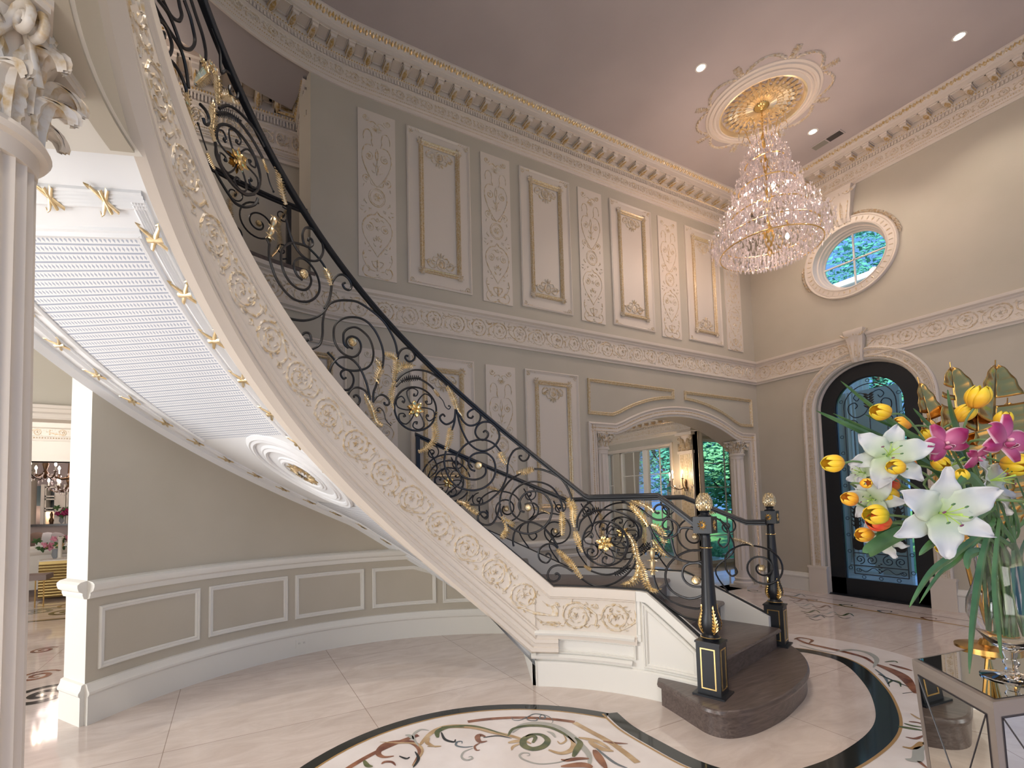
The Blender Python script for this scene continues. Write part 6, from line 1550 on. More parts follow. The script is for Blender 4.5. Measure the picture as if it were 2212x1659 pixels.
sc_([(560, 310), (540, 290), (515, 285)], .03, 's', .0024); sc_([(590, 350), (560, 290), (600, 255), (650, 260)], .02, 's', .0024)
sc_([(480, 405), (520, 420), (540, 410)], .016, 'k', .0024); sc_([(560, 470), (590, 420), (570, 380)], .018, 'k', .0026)
sc_([(1120, 270), (1180, 230), (1280, 220), (1370, 240), (1440, 280), (1500, 330), (1560, 400), (1560, 470)], .06, 's', .0022); sc_([(1100, 290), (1130, 250), (1220, 232), (1330, 240), (1420, 280), (1480, 330)], .03, 'gr', .0026)
sc_([(1240, 330), (1255, 300), (1230, 290), (1190, 310), (1190, 345), (1240, 365), (1300, 350), (1325, 315), (1290, 285), (1230, 282), (1200, 295)], .045, 'gr', .0028)
sc_([(1100, 330), (1160, 320), (1200, 335)], .035, 't', .0027); sc_([(1180, 330), (1130, 350), (1120, 372)], .02, 't', .0027)
sc_([(1330, 370), (1400, 390), (1460, 370), (1470, 330), (1440, 290)], .035, 't', .0026); sc_([(1380, 320), (1400, 335), (1430, 315), (1415, 285)], .014, 't', .0027)
sc_([(1370, 300), (1350, 275), (1320, 265)], .02, 's', .0027); sc_([(1560, 420), (1500, 420), (1430, 430), (1400, 425)], .03, 'r', .0026); sc_([(1580, 470), (1520, 455), (1400, 465)], .05, 'r', .0027)
sc_([(1470, 410), (1490, 370), (1510, 330), (1480, 300)], .04, 'gr', .0028); sc_([(1560, 320), (1620, 360), (1700, 378)], .045, 't', .0026); sc_([(1500, 300), (1600, 320), (1680, 365)], .035, 't', .0025)
sc_([(1590, 370), (1620, 420), (1660, 480)], .05, 'r', .0026); sc_([(1600, 360), (1700, 440), (1780, 475)], .018, 'b', .0028); sc_([(1640, 320), (1700, 330), (1780, 335)], .02, 'r', .0026); sc_([(1690, 322), (1720, 345), (1750, 350)], .010, 't', .0027)
sc_([(970, 295), (940, 285), (925, 300), (940, 325), (980, 320)], .035, 'r', .0026); sc_([(960, 300), (1040, 290), (1120, 305)], .012, 'k', .0027); sc_([(940, 330), (910, 350), (920, 372), (940, 370)], .014, 'r', .0027)
sc_([(900, 350), (850, 355), (805, 345), (810, 325), (835, 322), (838, 335)], .014, 'b', .0027); sc_([(900, 360), (850, 380), (835, 410), (860, 428), (895, 420), (890, 408), (872, 412)], .014, 's', .0026)
sc_([(1460, 415), (1390, 440), (1280, 450), (1200, 430), (1165, 405), (1180, 388), (1215, 388), (1222, 400), (1205, 404)], .012, 's', .0026)
sc_([(1120, 185), (1130, 200), (1170, 200), (1215, 180), (1250, 165), (1300, 172), (1310, 190), (1280, 192), (1290, 170), (1330, 180), (1355, 205), (1345, 220)], .010, 'b', .0027); sc_([(1200, 180), (1215, 200), (1260, 203), (1262, 190), (1240, 190)], .010, 'b', .0027)
sc_([(280, 430), (300, 460), (330, 465)], .03, 'gr', .0026); sc_([(380, 450), (400, 438), (440, 440), (460, 460)], .02, 'r', .0026)
# scrolls outside the ring, to the right
J = lambda x, y: F3(1440+x/2.865, 1240+y/2.865)
def sj(pts, w, key, z=.002, n=5): ribbon([J(*p) for p in pts], tp(w), key, z=z, n=n)
sj([(800, 400), (870, 430), (1000, 460), (1130, 490), (1230, 520), (1290, 560)], .06, 'r'); sj([(820, 440), (930, 470), (1050, 490)], .03, 's', .0022); sj([(790, 405), (830, 395), (900, 410), (880, 430)], .035, 'r', .0023)
sj([(1050, 480), (1150, 470), (1250, 490), (1300, 530), (1280, 580)], .05, 's', .0023); sj([(1290, 590), (1350, 640), (1380, 700)], .02, 'b'); sj([(1300, 560), (1400, 600), (1480, 650), (1540, 740)], .09, 'r'); sj([(1310, 620), (1400, 660), (1500, 700)], .02, 'k', .0024)
sj([(1380, 560), (1450, 580), (1520, 600)], .05, 'r', .0022); sj([(1350, 545), (1410, 540), (1430, 550)], .02, 'gr'); sj([(1370, 680), (1400, 660), (1440, 670), (1450, 700)], .02, 'gr'); sj([(1460, 740), (1540, 730)], .02, 'k')
sj([(1430, 945), (1500, 955), (1590, 970)], .035, 'gr'); sj([(1470, 925), (1520, 940), (1590, 950)], .025, 'gr'); sj([(1500, 915), (1550, 920), (1600, 935)], .02, 'r'); sj([(1480, 1010), (1540, 1020), (1590, 1000)], .02, 'r'); sj([(1510, 865), (1570, 900), (1590, 880)], .02, 't'); sj([(1460, 1070), (1530, 1080), (1580, 1045), (1600, 1060)], .03, 'g'); sj([(1480, 1150), (1550, 1150), (1560, 1090), (1600, 1070)], .05, 's'); sj([(1560, 1160), (1610, 1201)], .06, 'r')
# far vine border along the door wall
for k, (a, b) in enumerate([(740, 130), (760, 160), (800, 190), (830, 230), (860, 260), (900, 200), (940, 240), (1040, 250)]):
    sj([(a, b), (a+50, b+8), (a+90, b-6), (a+120, b+12)], .03, ['b', 'r', 's', 'gr'][k % 4]); sj([(a+20, b+12), (a+60, b+26), (a+100, b+20)], .015, ['k', 'b'][k % 2])
ribbon([(7.80, 5.2), (7.62, 4.46), (7.52, 3.2), (7.48, 2.28), (7.46, 1.0)], .012, 'k', 'dark_line', n=3, z=.0015); ribbon([(7.3, 4.4), (7.2, 3.4), (7.15, 2.2), (7.1, 1.0)], .05, 'g', 'vine_border', n=3, z=.0012)
for q in range(9): y = 1.2+.42*q; ribbon([(7.28, y), (7.18, y+.1), (7.27, y+.2), (7.34, y+.1), (7.28, y+.08)], tp(.03), ['r', 'b', 'gr'][q % 3], n=3, z=.0018)
# left room floor scrolls
ribbon([(-4, 8.50), (-1.0, 8.30)], .05, 'k', 'dark_line', n=1, z=.0015); ribbon([(-4, 8.56), (-1.0, 8.36)], .03, 'g', 'gold_line', n=1, z=.0015)
for (x, y, R_, k) in ((-1.32, 5.0, .26, 'k'), (-1.52, 5.6, .16, 'r'), (-1.25, 5.75, .12, 'b'), (-1.75, 6.6, .12, 'r'), (-2.1, 8.9, .25, 'k'), (-2.5, 9.2, .25, 'b'), (-2.2, 9.5, .2, 'r')): curl(x, y, R_, .5, 1.8, R_*.28, k, .0016)
# ================================================================ MIRRORED TABLE
TZ = .80
A_, B_ = at_z(1970, 1424, TZ), at_z(2145, 1517, TZ)
fr_ = Vector((.966, -.26, 0)); C_ = B_+fr_*.62; D_ = C_+Vector((.30, .28, 0)); E_ = A_+Vector((.80, -.12, 0))
poly_ = [A_, B_, C_, D_, E_]; cen = sum(poly_, Vector())/5
tb = thing('mirrored_table', 'mirrored table with angled sides, under the bouquet at the right edge', 'table', (cen.x, cen.y, 0))
M['tframe'] = mat('champagne grey frame', (.33, .28, .245), .3, .3); M['line'] = mat('dark bevel line', (.03, .025, .03), .3)
low = lambda p: Vector((cen.x+(p.x-cen.x)*.86, cen.y+(p.y-cen.y)*.86, 0))
mb = MB()
mb.poly([tuple(p) for p in poly_], (0, 0, -.02)); tp_ = mb.build('table_top', M['tframe'], smooth=False); sub2(tp_, tb)
ins = [cen+(p-cen)*.93+Vector((0, 0, .0012)) for p in poly_]; mb = MB(); mb.poly([tuple(p) for p in ins]); sub2(mb.build('mirror_top', M['mirror'], smooth=False), tp_)
mb = MB(); i2 = [cen+(p-cen)*.945+Vector((0, 0, .001)) for p in poly_]; mb.poly([tuple(p) for p in i2]); sub2(mb.build('bevel_line', M['line'], smooth=False), tp_)
for i in range(5):
    a, b = poly_[i], poly_[(i+1) % 5]; al, bl = low(a), low(b); a = a-Vector((0, 0, .02)); b = b-Vector((0, 0, .02)); nrm = (b-a).cross(al-a).normalized()
    if nrm.dot(a-cen) < 0: nrm = -nrm
    Q = lambda u, v, o=0: (a.lerp(b, u)).lerp(al.lerp(bl, u), v)+nrm*o
    L1 = (b-a).length; fu = .028/L1; fv = .028/.8
    mb = MB(); mb.add([Q(0, 0), Q(1, 0), Q(1, 1), Q(0, 1)], [(0, 1, 2, 3)]); body = mb.build('side_frame', M['tframe'], smooth=False); sub2(body, tb)
    mb = MB(); mb.add([Q(fu, fv, .001), Q(1-fu, fv, .001), Q(1-fu, 1-fv, .001), Q(fu, 1-fv, .001)], [(0, 1, 2, 3)]); sub2(mb.build('line_border', M['line'], smooth=False), body)
    g = .006; gu = fu+g/L1; gv = fv+g/.8
    mb = MB(); mb.add([Q(gu, gv, .002), Q(1-gu, gv, .002), Q(1-gu, 1-gv, .002), Q(gu, 1-gv, .002)], [(0, 1, 2, 3)]); sub2(mb.build('mirror_panel', M['mirror'], smooth=False), body)
    for (u0, v0, u1, v1) in ((gu, gv, .5, .5), (1-gu, gv, .5, .5), (gu, 1-gv, .5, .5), (1-gu, 1-gv, .5, .5)):
        mb = MB(); mb.tube([Q(u0, v0, .003), Q(u1, v1, .003)], .0016, 4); sub2(mb.build('bevel_line', M['line']), body)
    mb = MB(); c = Q(.5, .5, .006); mb.ball(c, .013, 12, 8); sub2(mb.build('knob', mat('smoked glass knob', (.15, .09, .09), .08, .3)), body)
# ================================================================ VASE
VP = at_z(2187, 1467, TZ); VX, VY = VP.x, VP.y
mb = MB()
pr = [(.0, TZ+.002), (.078, TZ+.002), (.080, TZ+.006), (.05, TZ+.012), (.02, TZ+.022), (.014, TZ+.04), (.022, TZ+.055), (.014, TZ+.07), (.02, TZ+.095), (.055, TZ+.125), (.088, TZ+.17), (.102, TZ+.22), (.098, TZ+.27), (.080, TZ+.32), (.068, TZ+.37), (.070, TZ+.42), (.088, TZ+.48), (.086, TZ+.48), (.067, TZ+.42), (.065, TZ+.37), (.077, TZ+.32), (.095, TZ+.27), (.098, TZ+.22), (.084, TZ+.17), (.052, TZ+.13), (.0, TZ+.105)]
mb.lathe(pr, (VX, VY, 0), 40); vs = mb.build('glass_vase', M['glass']); vs.data.transform(Matrix.Translation((-VX, -VY, -TZ))); vs.location = (VX, VY, TZ)
tag(vs, 'clear footed glass vase on the mirrored table, holding the big bouquet', 'vase')
# ================================================================ FLOWERS
def petal_mat(name, c1, c2, c3=None, edge=None):
    m_ = mat(name, c1, .45); nt = m_.node_tree; N = nt.nodes; L = nt.links; b = N['Principled BSDF']
    uv = N.new('ShaderNodeUVMap'); sp = N.new('ShaderNodeSeparateXYZ'); rp = N.new('ShaderNodeValToRGB'); e = rp.color_ramp.elements
    e[0].color = (*c1, 1); e[1].color = (*c2, 1); e[0].position = .05; e[1].position = .75
    if c3: q = rp.color_ramp.elements.new(.97); q.color = (*c3, 1)
    L.new(uv.outputs[0], sp.inputs[0]); src = sp.outputs[1]
    L.new(src, rp.inputs[0]); col = rp.outputs[0]
    if edge:
        ab = N.new('ShaderNodeMath'); ab.operation = 'ABSOLUTE'; sb = N.new('ShaderNodeMath'); sb.operation = 'SUBTRACT'; sb.inputs[1].default_value = .5; L.new(sp.outputs[0], sb.inputs[0]); L.new(sb.outputs[0], ab.inputs[0])
        gt = N.new('ShaderNodeMapRange'); gt.inputs[1].default_value = .40; gt.inputs[2].default_value = .49; L.new(ab.outputs[0], gt.inputs[0])
        mx = N.new('ShaderNodeMixRGB'); mx.inputs[2].default_value = (*edge, 1); L.new(gt.outputs[0], mx.inputs[0]); L.new(col, mx.inputs[1]); col = mx.outputs[0]
        wv = N.new('ShaderNodeTexWave'); wv.inputs['Scale'].default_value = 9; wv.inputs['Distortion'].default_value = 1.5; L.new(uv.outputs[0], wv.inputs[0])
        m3 = N.new('ShaderNodeMixRGB'); m3.blend_type = 'MULTIPLY'; m3.inputs[0].default_value = .25; L.new(col, m3.inputs[1]); L.new(wv.outputs[0], m3.inputs[2]); col = m3.outputs[0]
    L.new(col, b.inputs['Base Color']); b.inputs['Subsurface Weight'].default_value = .0
    return m_
PM = {'ty': petal_mat('yellow tulip petal', (.80, .32, .03), (.85, .55, .02), (.75, .60, .04)), 'to': petal_mat('orange tulip petal', (.78, .20, .05), (.85, .42, .02), (.85, .55, .05)), 'tg': petal_mat('green yellow tulip petal', (.30, .42, .05), (.80, .55, .02), (.85, .50, .03)), 'tr': petal_mat('red tulip petal', (.75, .25, .03), (.62, .04, .02), (.7, .12, .02)),
      'w': petal_mat('white lily petal', (.36, .48, .22), (.50, .51, .53), (.54, .54, .56)), 'm': petal_mat('magenta orchid petal', (.60, .16, .32), (.30, .012, .10), (.38, .03, .15), (.85, .60, .70)),
      'leaf': noisy(mat('green leaf', (.05, .13, .04), .4), (.035, .10, .03), (.08, .18, .06), 14, 2), 'stem': mat('pale green stem', (.13, .22, .08), .4), 'stamen': mat('lime green stamen', (.45, .65, .12), .4), 'anther': mat('plum anther', (.16, .04, .09), .5)}
def grid_mesh(fn, nu, nv, name, m_, par):                    # fn(u,v) -> Vector ; two layers for thickness
    mb = MB(); uvs = []
    for u in range(nu+1):
        for v in range(nv+1): mb.v.append(tuple(fn(u/nu, v/nv))); uvs.append((u/nu, v/nv))
    for u in range(nu):
        for v in range(nv): a = u*(nv+1)+v; mb.f.append((a, a+1, a+nv+2, a+nv+1))
    o = mb.build(name, m_, None, ang=80); l = o.data.uv_layers.new(name='UVMap')
    for lp in o.data.loops: l.data[lp.index].uv = uvs[lp.vertex_index]
    md_ = o.modifiers.new('thickness', 'SOLIDIFY'); md_.thickness = .0012; md_.offset = 0
    o.parent = par; return o
def frame_to(d, roll=0.):
    d = Vector(d).normalized(); q = d.to_track_quat('Z', 'Y'); return q.to_matrix().to_4x4() @ Matrix.Rotation(roll, 4, 'Z')
VM = Vector((VX, VY, TZ+.44))
def stem_for(par, base, col='stem', r=.004):                 # stem from flower base down into the vase (local coords of par)
    M4 = par.matrix_local_ if hasattr(par, 'matrix_local_') else None
def flower_root(name, label, cat, P, d, roll, group):
    t = bpy.data.objects.new(name, None); COL.objects.link(t); t.empty_display_size = .03
    Mx = Matrix.Translation(P) @ frame_to(d, roll); t.matrix_world = Mx; t.rotation_mode = 'QUATERNION'; t.location = P; t.rotation_quaternion = Mx.to_quaternion()
    tag(t, label, cat, group); return t, Mx
def add_stem(t, Mx, P, d, r=.0035):
    k = rnd.uniform(0, 6.28); q = rnd.uniform(.01, .045); foot = Vector((VX+q*math.cos(k), VY+q*math.sin(k), TZ+.15)); mouth = Vector((VX+(P.x-VX)*.12, VY+(P.y-VY)*.12, TZ+.47))
    P1 = P-Vector(d).normalized()*.09
    pts = cr([P, P1, P1.lerp(mouth, .55)+Vector((0, 0, .015)), mouth, foot], 5); inv = Mx.inverted()
    mb = MB(); mb.tube([inv @ Vector(p) for p in pts], r, 6); o = mb.build('stem', PM['stem']); o.parent = t
def tulip(P, d, s, key, label, op=.0, roll=0.):
    t, Mx = flower_root('tulip', label, 'tulip', P, d, roll, 'tulips in the bouquet')
    for k in range(6):
        lay = k % 2; a0 = 2*PI*k/6
        def fn(u, v, a0=a0, lay=lay):
            w = (1.25-.1*lay)*math.sin(PI*(.12+.84*v)**.85)**.45*(1 if v < .95 else .7); r = s*.50*math.sin(PI*(.08+.80*v))**.7*(1.0+op*v*v)*(1-.06*lay); r = max(r, .004)
            if v > .97: w *= .25
            a = a0+(u-.5)*w*1.15; rr = r*(1+.05*math.cos((u-.5)*6)); return Vector((rr*math.cos(a), rr*math.sin(a), s*1.12*v))
        grid_mesh(fn, 6, 10, 'petal', PM[key], t)
    add_stem(t, Mx, P, d); return t
def lily(P, d, s, label, roll=0., key='w', bend=1.0, n=6, stem=True):
    t, Mx = flower_root('lily', label, 'lily', P, d, roll, 'white lilies in the bouquet')
    for k in range(n):
        a0 = 2*PI*k/n; big = 1.0 if k % 2 == 0 else .82; ph = rnd.random()*6; bb = bend*rnd.uniform(.8, 1.2); Lk = s*rnd.uniform(.92, 1.08)
        def fn(u, v, a0=a0, big=big, ph=ph, bb=bb, Lk=Lk, lay=k % 2):
            w = Lk*.55*big*math.sin(PI*min(.99, .06+.93*v**.88))**.78; x = (u-.5)*w*1.15
            th = .35+bb*1.35*v; r = Lk*(v*.97)*math.sin(min(th, 1.72)); z = Lk*(.42*v*(1-.9*v*bb)+.10*v)-.008*lay
            ruff = .05*Lk*math.sin(v*19+ph+(3 if u > .5 else 0))*(abs(u-.5)*2)**2*(v > .12)
            z += ruff-.10*Lk*((u-.5)*2)**2*(.6-v)
            c = .012*(1-abs(u-.5)*2)*(1 if v > .05 else 0)*-.4
            return Vector((r*math.cos(a0)-x*math.sin(a0), r*math.sin(a0)+x*math.cos(a0), z+c))
        grid_mesh(fn, 8, 16, 'petal', PM[key], t)
    for k in range(6):
        a = 2*PI*k/6+.3; e = Vector((math.cos(a), math.sin(a), 0)); mb = MB(); tipv = e*s*.22+Vector((0, 0, s*.52))
        mb.tube(cr([Vector((0, 0, .01)), e*s*.07+Vector((0, 0, s*.28)), tipv], 4), s*.010, 5); st_ = mb.build('stamen', PM['stamen']); st_.parent = t
        mb = MB(); mb.ball(tipv, s*.045, 6, 5, (1, .5, .4)); an = mb.build('anther', PM['anther'] if k in (2, 4) else PM['leaf']); an.parent = st_
    mb = MB(); mb.tube([(0, 0, 0), (0, 0, s*.45), (s*.02, 0, s*.6)], [s*.02, s*.016, s*.03], 6); o = mb.build('pistil', PM['stamen']); o.parent = t
    if stem: add_stem(t, Mx, P, d, .0045)
    return t
def orchid(P, d, s, label, roll=0.):
    t, Mx = flower_root('orchid', label, 'orchid', P, d, roll, 'magenta orchids in the bouquet')
    for k, (a0, Lk, wd, up) in enumerate([(PI/2, 1, .62, .1), (PI/2+2.15, .95, .6, .05), (PI/2-2.15, .95, .6, .05), (.2, 1.0, .85, .28), (PI-.2, 1.0, .85, .28)]):
        def fn(u, v, a0=a0, Lk=Lk, wd=wd, up=up):
            w = s*wd*math.sin(PI*min(.96, .1+.86*v))**.6; x = (u-.5)*w; r = s*Lk*v; z = s*(up*.3+.30*v*(1-v)*1.6+up*v*.6)-.35*s*((u-.5)**2)*2.*(1-.2*v)
            return Vector((r*math.cos(a0)-x*math.sin(a0), r*math.sin(a0)+x*math.cos(a0), z))
        grid_mesh(fn, 8, 10, 'petal', PM['m'], t)
    for e in (-1, 1):
        def fn(u, v, e=e): a = e*(.3+u*1.4); r = s*.22*math.sin(PI*(.15+.7*v)); return Vector((r*math.sin(a), -s*.1-r*math.cos(a)*.4*0-s*.22*v, s*(.18+.25*math.sin(PI*v)*math.cos(a))))
        grid_mesh(fn, 5, 6, 'lip', PM['m'], t)
    mb = MB(); mb.ball((0, .0, s*.2), s*.07, 8, 6, (1, 1, 1.4)); o = mb.build('column', petal_mat('pale orchid centre', (.75, .45, .5), (.8, .6, .6))); o.parent = t
    add_stem(t, Mx, P, d, .004); return t
def D(px, py, dx=0, dy=0, tow=.5):                           # direction: image-right dx, image-up dy, towards the viewer tow
    return RT*dx+UP*dy-FW*tow
TUL = [(1903, 890, 1.62, -1, .25, .15, .056, 'ty', 'orange yellow tulip pointing left, highest on the left, in front of the door'), (1948, 916, 1.72, -.9, .25, -.1, .05, 'to', 'orange tulip half hidden just behind the highest left tulip'),
       (2113, 858, 1.60, 0, .9, .35, .066, 'ty', 'large round yellow tulip at the very top of the bouquet'), (2084, 893, 1.66, .2, .6, .5, .056, 'ty', 'yellow tulip below left of the topmost one'), (2166, 906, 1.70, .1, .8, .2, .05, 'ty', 'yellow tulip behind the right magenta orchid'),
       (1800, 1001, 1.52, -1, .03, .1, .056, 'ty', 'yellow tulip farthest to the left, over the black door frame'), (1889, 953, 1.68, -1, .1, -.2, .04, 'ty', 'small yellow tulip showing above the upper left lily'), (1936, 1009, 1.46, -1, .2, .2, .046, 'ty', 'yellow tulip in front of the upper left lily'),
       (1962, 1000, 1.60, -.8, .3, -.2, .04, 'to', 'orange tulip peeping out right of the upper left lily'), (1871, 1044, 1.46, -.4, .1, .9, .03, 'to', 'small orange bud facing the viewer at the left'), (1836, 1078, 1.52, -.9, .35, .2, .044, 'to', 'orange tulip at the left over the door frame, below the farthest left one'),
       (1922, 1069, 1.50, -1, .05, .15, .046, 'ty', 'yellow tulip left of the large lily'), (1893, 1112, 1.44, -1, .08, .15, .060, 'tg', 'slim green and yellow tulip lying above the red one'), (1899, 1127, 1.46, -1, .1, .1, .058, 'tr', 'red tulip at the lower left'),
       (1868, 1155, 1.52, -1, -.03, .1, .046, 'to', 'slender orange tulip lowest at the left'), (2078, 1027, 1.36, -.5, .8, .3, .032, 'tg', 'small green bud standing above the large lily'), (2196, 1003, 1.52, .0, -.15, .8, .070, 'ty', 'yellow tulip under the right magenta orchid'),
       (2043, 1182, 1.42, -1, -.15, .2, .044, 'ty', 'yellow tulip hanging below the large lily'), (2001, 940, 1.72, -.5, .6, 0, .038, 'ty', 'yellow tulip behind the left magenta orchid'), (2031, 1001, 1.56, 0, -.4, .7, .046, 'ty', 'yellow tulip under the left magenta orchid'), (1925, 1046, 1.58, -.8, .4, 0, .045, 'tr', 'reddish tulip hidden between the left lilies')]
for (x, y, dep, dx, dy, tw, s, key, lb_) in TUL:
    dd_ = D(x, y, dx, dy, tw).normalized(); P = at_depth(x, y, dep)-dd_*s*.55; tulip(P, dd_, s, key, lb_, op=.05, roll=rnd.random()*3)
for (x, y, dep, dx, dy, tw, s, rl, bd_, lb_) in [(2030, 1108, 1.34, -.25, .0, .9, .135, .5, .75, 'largest white lily, facing the viewer in the middle of the bouquet'), (1918, 985, 1.50, -.45, .25, .75, .112, .2, 1.15, 'white lily with curled back petals at the upper left of the bouquet'),
                                       (1885, 1078, 1.52, -.7, -.1, .5, .085, .9, 1.1, 'white lily at the left between the orange tulips'), (2130, 1040, 1.55, .3, .2, .6, .115, .4, .8, 'white lily in shade right of the green bud'), (2225, 1085, 1.45, .5, 0, .7, .105, .1, .9, 'white lily cut by the right edge'),
                                       (1868, 1022, 1.62, -.8, .2, .1, .070, .3, 1.2, 'small white lily seen from the side at the far left'), (1905, 1165, 1.56, -.6, -.5, .2, .075, .8, 1.0, 'white lily hanging low at the left under the red tulip'), (2050, 1010, 1.66, .1, .2, .2, .09, .1, 1.0, 'white lily half hidden under the magenta orchids')]:
    dd_ = D(x, y, dx, dy, tw).normalized(); lily(at_depth(x, y, dep), dd_, s, lb_, rl, bend=bd_)
for (x, y, dep, dx, dy, tw, s, rl, lb_) in [(2040, 958, 1.46, -.2, .1, .95, .066, .4, 'magenta orchid with pale rims, left of the pair'), (2168, 952, 1.40, .2, .1, .95, .082, -.3, 'large magenta orchid with pale rims at the right'), (2110, 985, 1.47, .1, -.5, .8, .045, 1.2, 'small magenta orchid between the two larger ones')]:
    dd_ = D(x, y, dx, dy, tw).normalized(); orchid(at_depth(x, y, dep), dd_, s, lb_, rl)
# leaves and stems
def strap(pts, w, label, m_='leaf'):
    P = [Vector(p) for p in cr(pts, 6)]; n = len(P); mb = MB(); rows = []
    for i in range(n):
        d = (P[min(i+1, n-1)]-P[max(i-1, 0)]) if True else None
        d = Vector(d).normalized(); sd = d.cross(FW).normalized(); ww = w*(math.sin(PI*min(1, .15+.85*i/(n-1)))**.6 if i < n-1 else .03); p = Vector(P[i]); up = sd.cross(d)
        rows.append([p+sd*ww/2+up*ww*.12, p+up*.0015, p-sd*ww/2+up*ww*.12, p-up*.0015])
    mb.loft(rows, True, True); o = mb.build('strap_leaf', PM[m_]); rebase(o, P[0]); return tag(o, label, 'leaf', 'long leaves of the bouquet')
mouth = Vector((VX, VY, TZ+.47))
AD = lambda x, y, d: at_depth(x, y, d)
for pts, w, lb_ in [([mouth, AD(2060, 1040, 1.62), AD(1900, 950, 1.6), AD(1763, 887, 1.55)], .026, 'long dark green leaf reaching farthest left over the door frame'), ([mouth, AD(2070, 1030, 1.66), AD(1940, 960, 1.66), AD(1800, 893, 1.62)], .022, 'long dark leaf just above the farthest left one'),
                    ([mouth, AD(2080, 1020, 1.68), AD(1940, 920, 1.68), AD(1816, 823, 1.62)], .024, 'long leaf pointing to the upper left across the arched glass'), ([mouth, AD(2080, 1030, 1.7), AD(1990, 950, 1.72), AD(1868, 895, 1.7)], .024, 'dark leaf among the tulip stems at the left'),
                    ([mouth, AD(2090, 1000, 1.7), AD(2020, 930, 1.72), AD(1973, 882, 1.72)], .02, 'thin leaf beside the door frame edge under the gold leaves'), ([mouth, AD(2090, 980, 1.66), AD(2060, 900, 1.64), AD(2047, 842, 1.6)], .024, 'upright green blade in front of the gold leaves'),
                    ([AD(2150, 1130, 1.45), AD(2060, 1200, 1.4), AD(2010, 1240, 1.38), AD(1964, 1312, 1.36)], .024, 'green blade drooping down left under the yellow tulip'), ([AD(2150, 1130, 1.47), AD(2070, 1210, 1.45), AD(2030, 1240, 1.43), AD(1986, 1303, 1.42)], .016, 'thin blade drooping beside the door frame'),
                    ([AD(2150, 1120, 1.5), AD(2125, 1200, 1.44), AD(2105, 1330, 1.4), AD(2094, 1455, 1.36)], .026, 'long green blade hanging down over the table top, leftmost'), ([AD(2160, 1120, 1.52), AD(2150, 1250, 1.5), AD(2158, 1350, 1.48), AD(2164, 1424, 1.47)], .02, 'green blade hanging in front of the vase'),
                    ([AD(2140, 1100, 1.42), AD(2080, 1140, 1.36), AD(2020, 1170, 1.34), AD(1985, 1200, 1.34)], .03, 'broad leaf under the largest lily'), ([AD(2150, 1100, 1.42), AD(2100, 1030, 1.36), AD(2060, 1060, 1.33)], .03, 'short leaf above the largest lily'),
                    ([AD(1985, 1140, 1.48), AD(1930, 1160, 1.46), AD(1880, 1190, 1.46), AD(1873, 1196, 1.46)], .05, 'broad lily leaf at the lower left'), ([AD(2000, 1130, 1.5), AD(1950, 1150, 1.48), AD(1915, 1140, 1.48), AD(1895, 1172, 1.48)], .04, 'second broad leaf curling over the lower left one'),
                    ([AD(2120, 1190, 1.45), AD(2095, 1200, 1.43), AD(2090, 1230, 1.42)], .03, 'small rounded leaf hanging left of the vase stems')]:
    strap(pts, w, lb_)
for i in range(16):
    k = i*2.4; q = .05; x = 2120+i*9
    strap([Vector((VX+q*math.cos(k), VY+q*math.sin(k), TZ+.16)), Vector((VX+.045*math.cos(k+.4), VY+.045*math.sin(k+.4), TZ+.42)), AD(x-30+8*math.sin(k*3), 1130+20*math.cos(k), 1.50+.01*i), AD(x-60+12*math.sin(k), 1060+30*math.sin(k*2), 1.56)], .016, 'green leaf among the stems in the glass vase, '+('thin one of the inner bundle' if i % 2 else 'wider one of the outer bundle'))
def bud(): pass
# ================================================================ GOLD LEAF SCULPTURE behind the flowers
gs = thing('gold_leaf_sculpture', 'sculpture of large split golden palm leaves standing behind the bouquet', 'sculpture', (*(E_-Vector((.28, .06, 0))).xy, TZ))
def palm(base, tip, w, sd_, lean):
    base, tip = Vector(base), Vector(tip); ax = (tip-base); L = ax.length; ax.normalize(); sd = (RT-RT.dot(ax)*ax).normalized(); nr = ax.cross(sd)
    r = random.Random(sd_); mb = MB(); v0 = .42
    def prof(v): return w*(math.sin(PI*min(.999, .10+v*.90)))**.5*(1-.15*v)
    for side in (-1, 1):
        cuts = sorted([r.uniform(.12, .9) for _ in range(5)]); n = 60; row = []
        def flush():
            if len(row) > 1: mb.loft(list(row), False)
            row.clear()
        for i in range(n+1):
            t = i/n; cut = next((c for c in cuts if abs(t-c) < .012), None); W_ = prof(t)
            if cut is not None: flush(); continue
            line = []
            for j in range(7):
                q = j/6; V = v0+(1-v0)*t*.93; rise = .16*q**1.3*w/L*3+0
                line.append(base+ax*(L*(V+rise*.6*(1-t*.6)))+sd*side*W_*q+nr*(-.30*W_*q*q+lean*L*V*V+.0026*math.sin(t*n*1.25)*min(1, q*3)))
            row.append(line)
        flush()
    o = mb.build('palm_leaf', M['palmgold'], ang=40); sm_ = o.modifiers.new('thickness', 'SOLIDIFY'); sm_.thickness = .002; sub2(o, gs)
    mb = MB(); P = [base+ax*L*t+nr*(lean*L*t*t+.002) for t in frange(0, .99, 12)]; mb.tube(P, [.007*(1-.75*i/13) for i in range(13)], 6); sub2(mb.build('midrib', M['palmgold']), o)
M['palmgold'] = mat('polished gold leaf metal', (.55, .31, .09), .27, 1.)
gb = gs.location.copy(); gm_ = at_depth(2100, 1000, 2.02); gs.location = (gm_.x, gm_.y, TZ); gb = gs.location.copy()
mb = MB(); mb.lathe([(.10, TZ+.001), (.10, TZ+.012), (.03, TZ+.02), (.02, TZ+.04)], (gb.x, gb.y, 0), 28); sub2(mb.build('stand', M['palmgold']), gs)
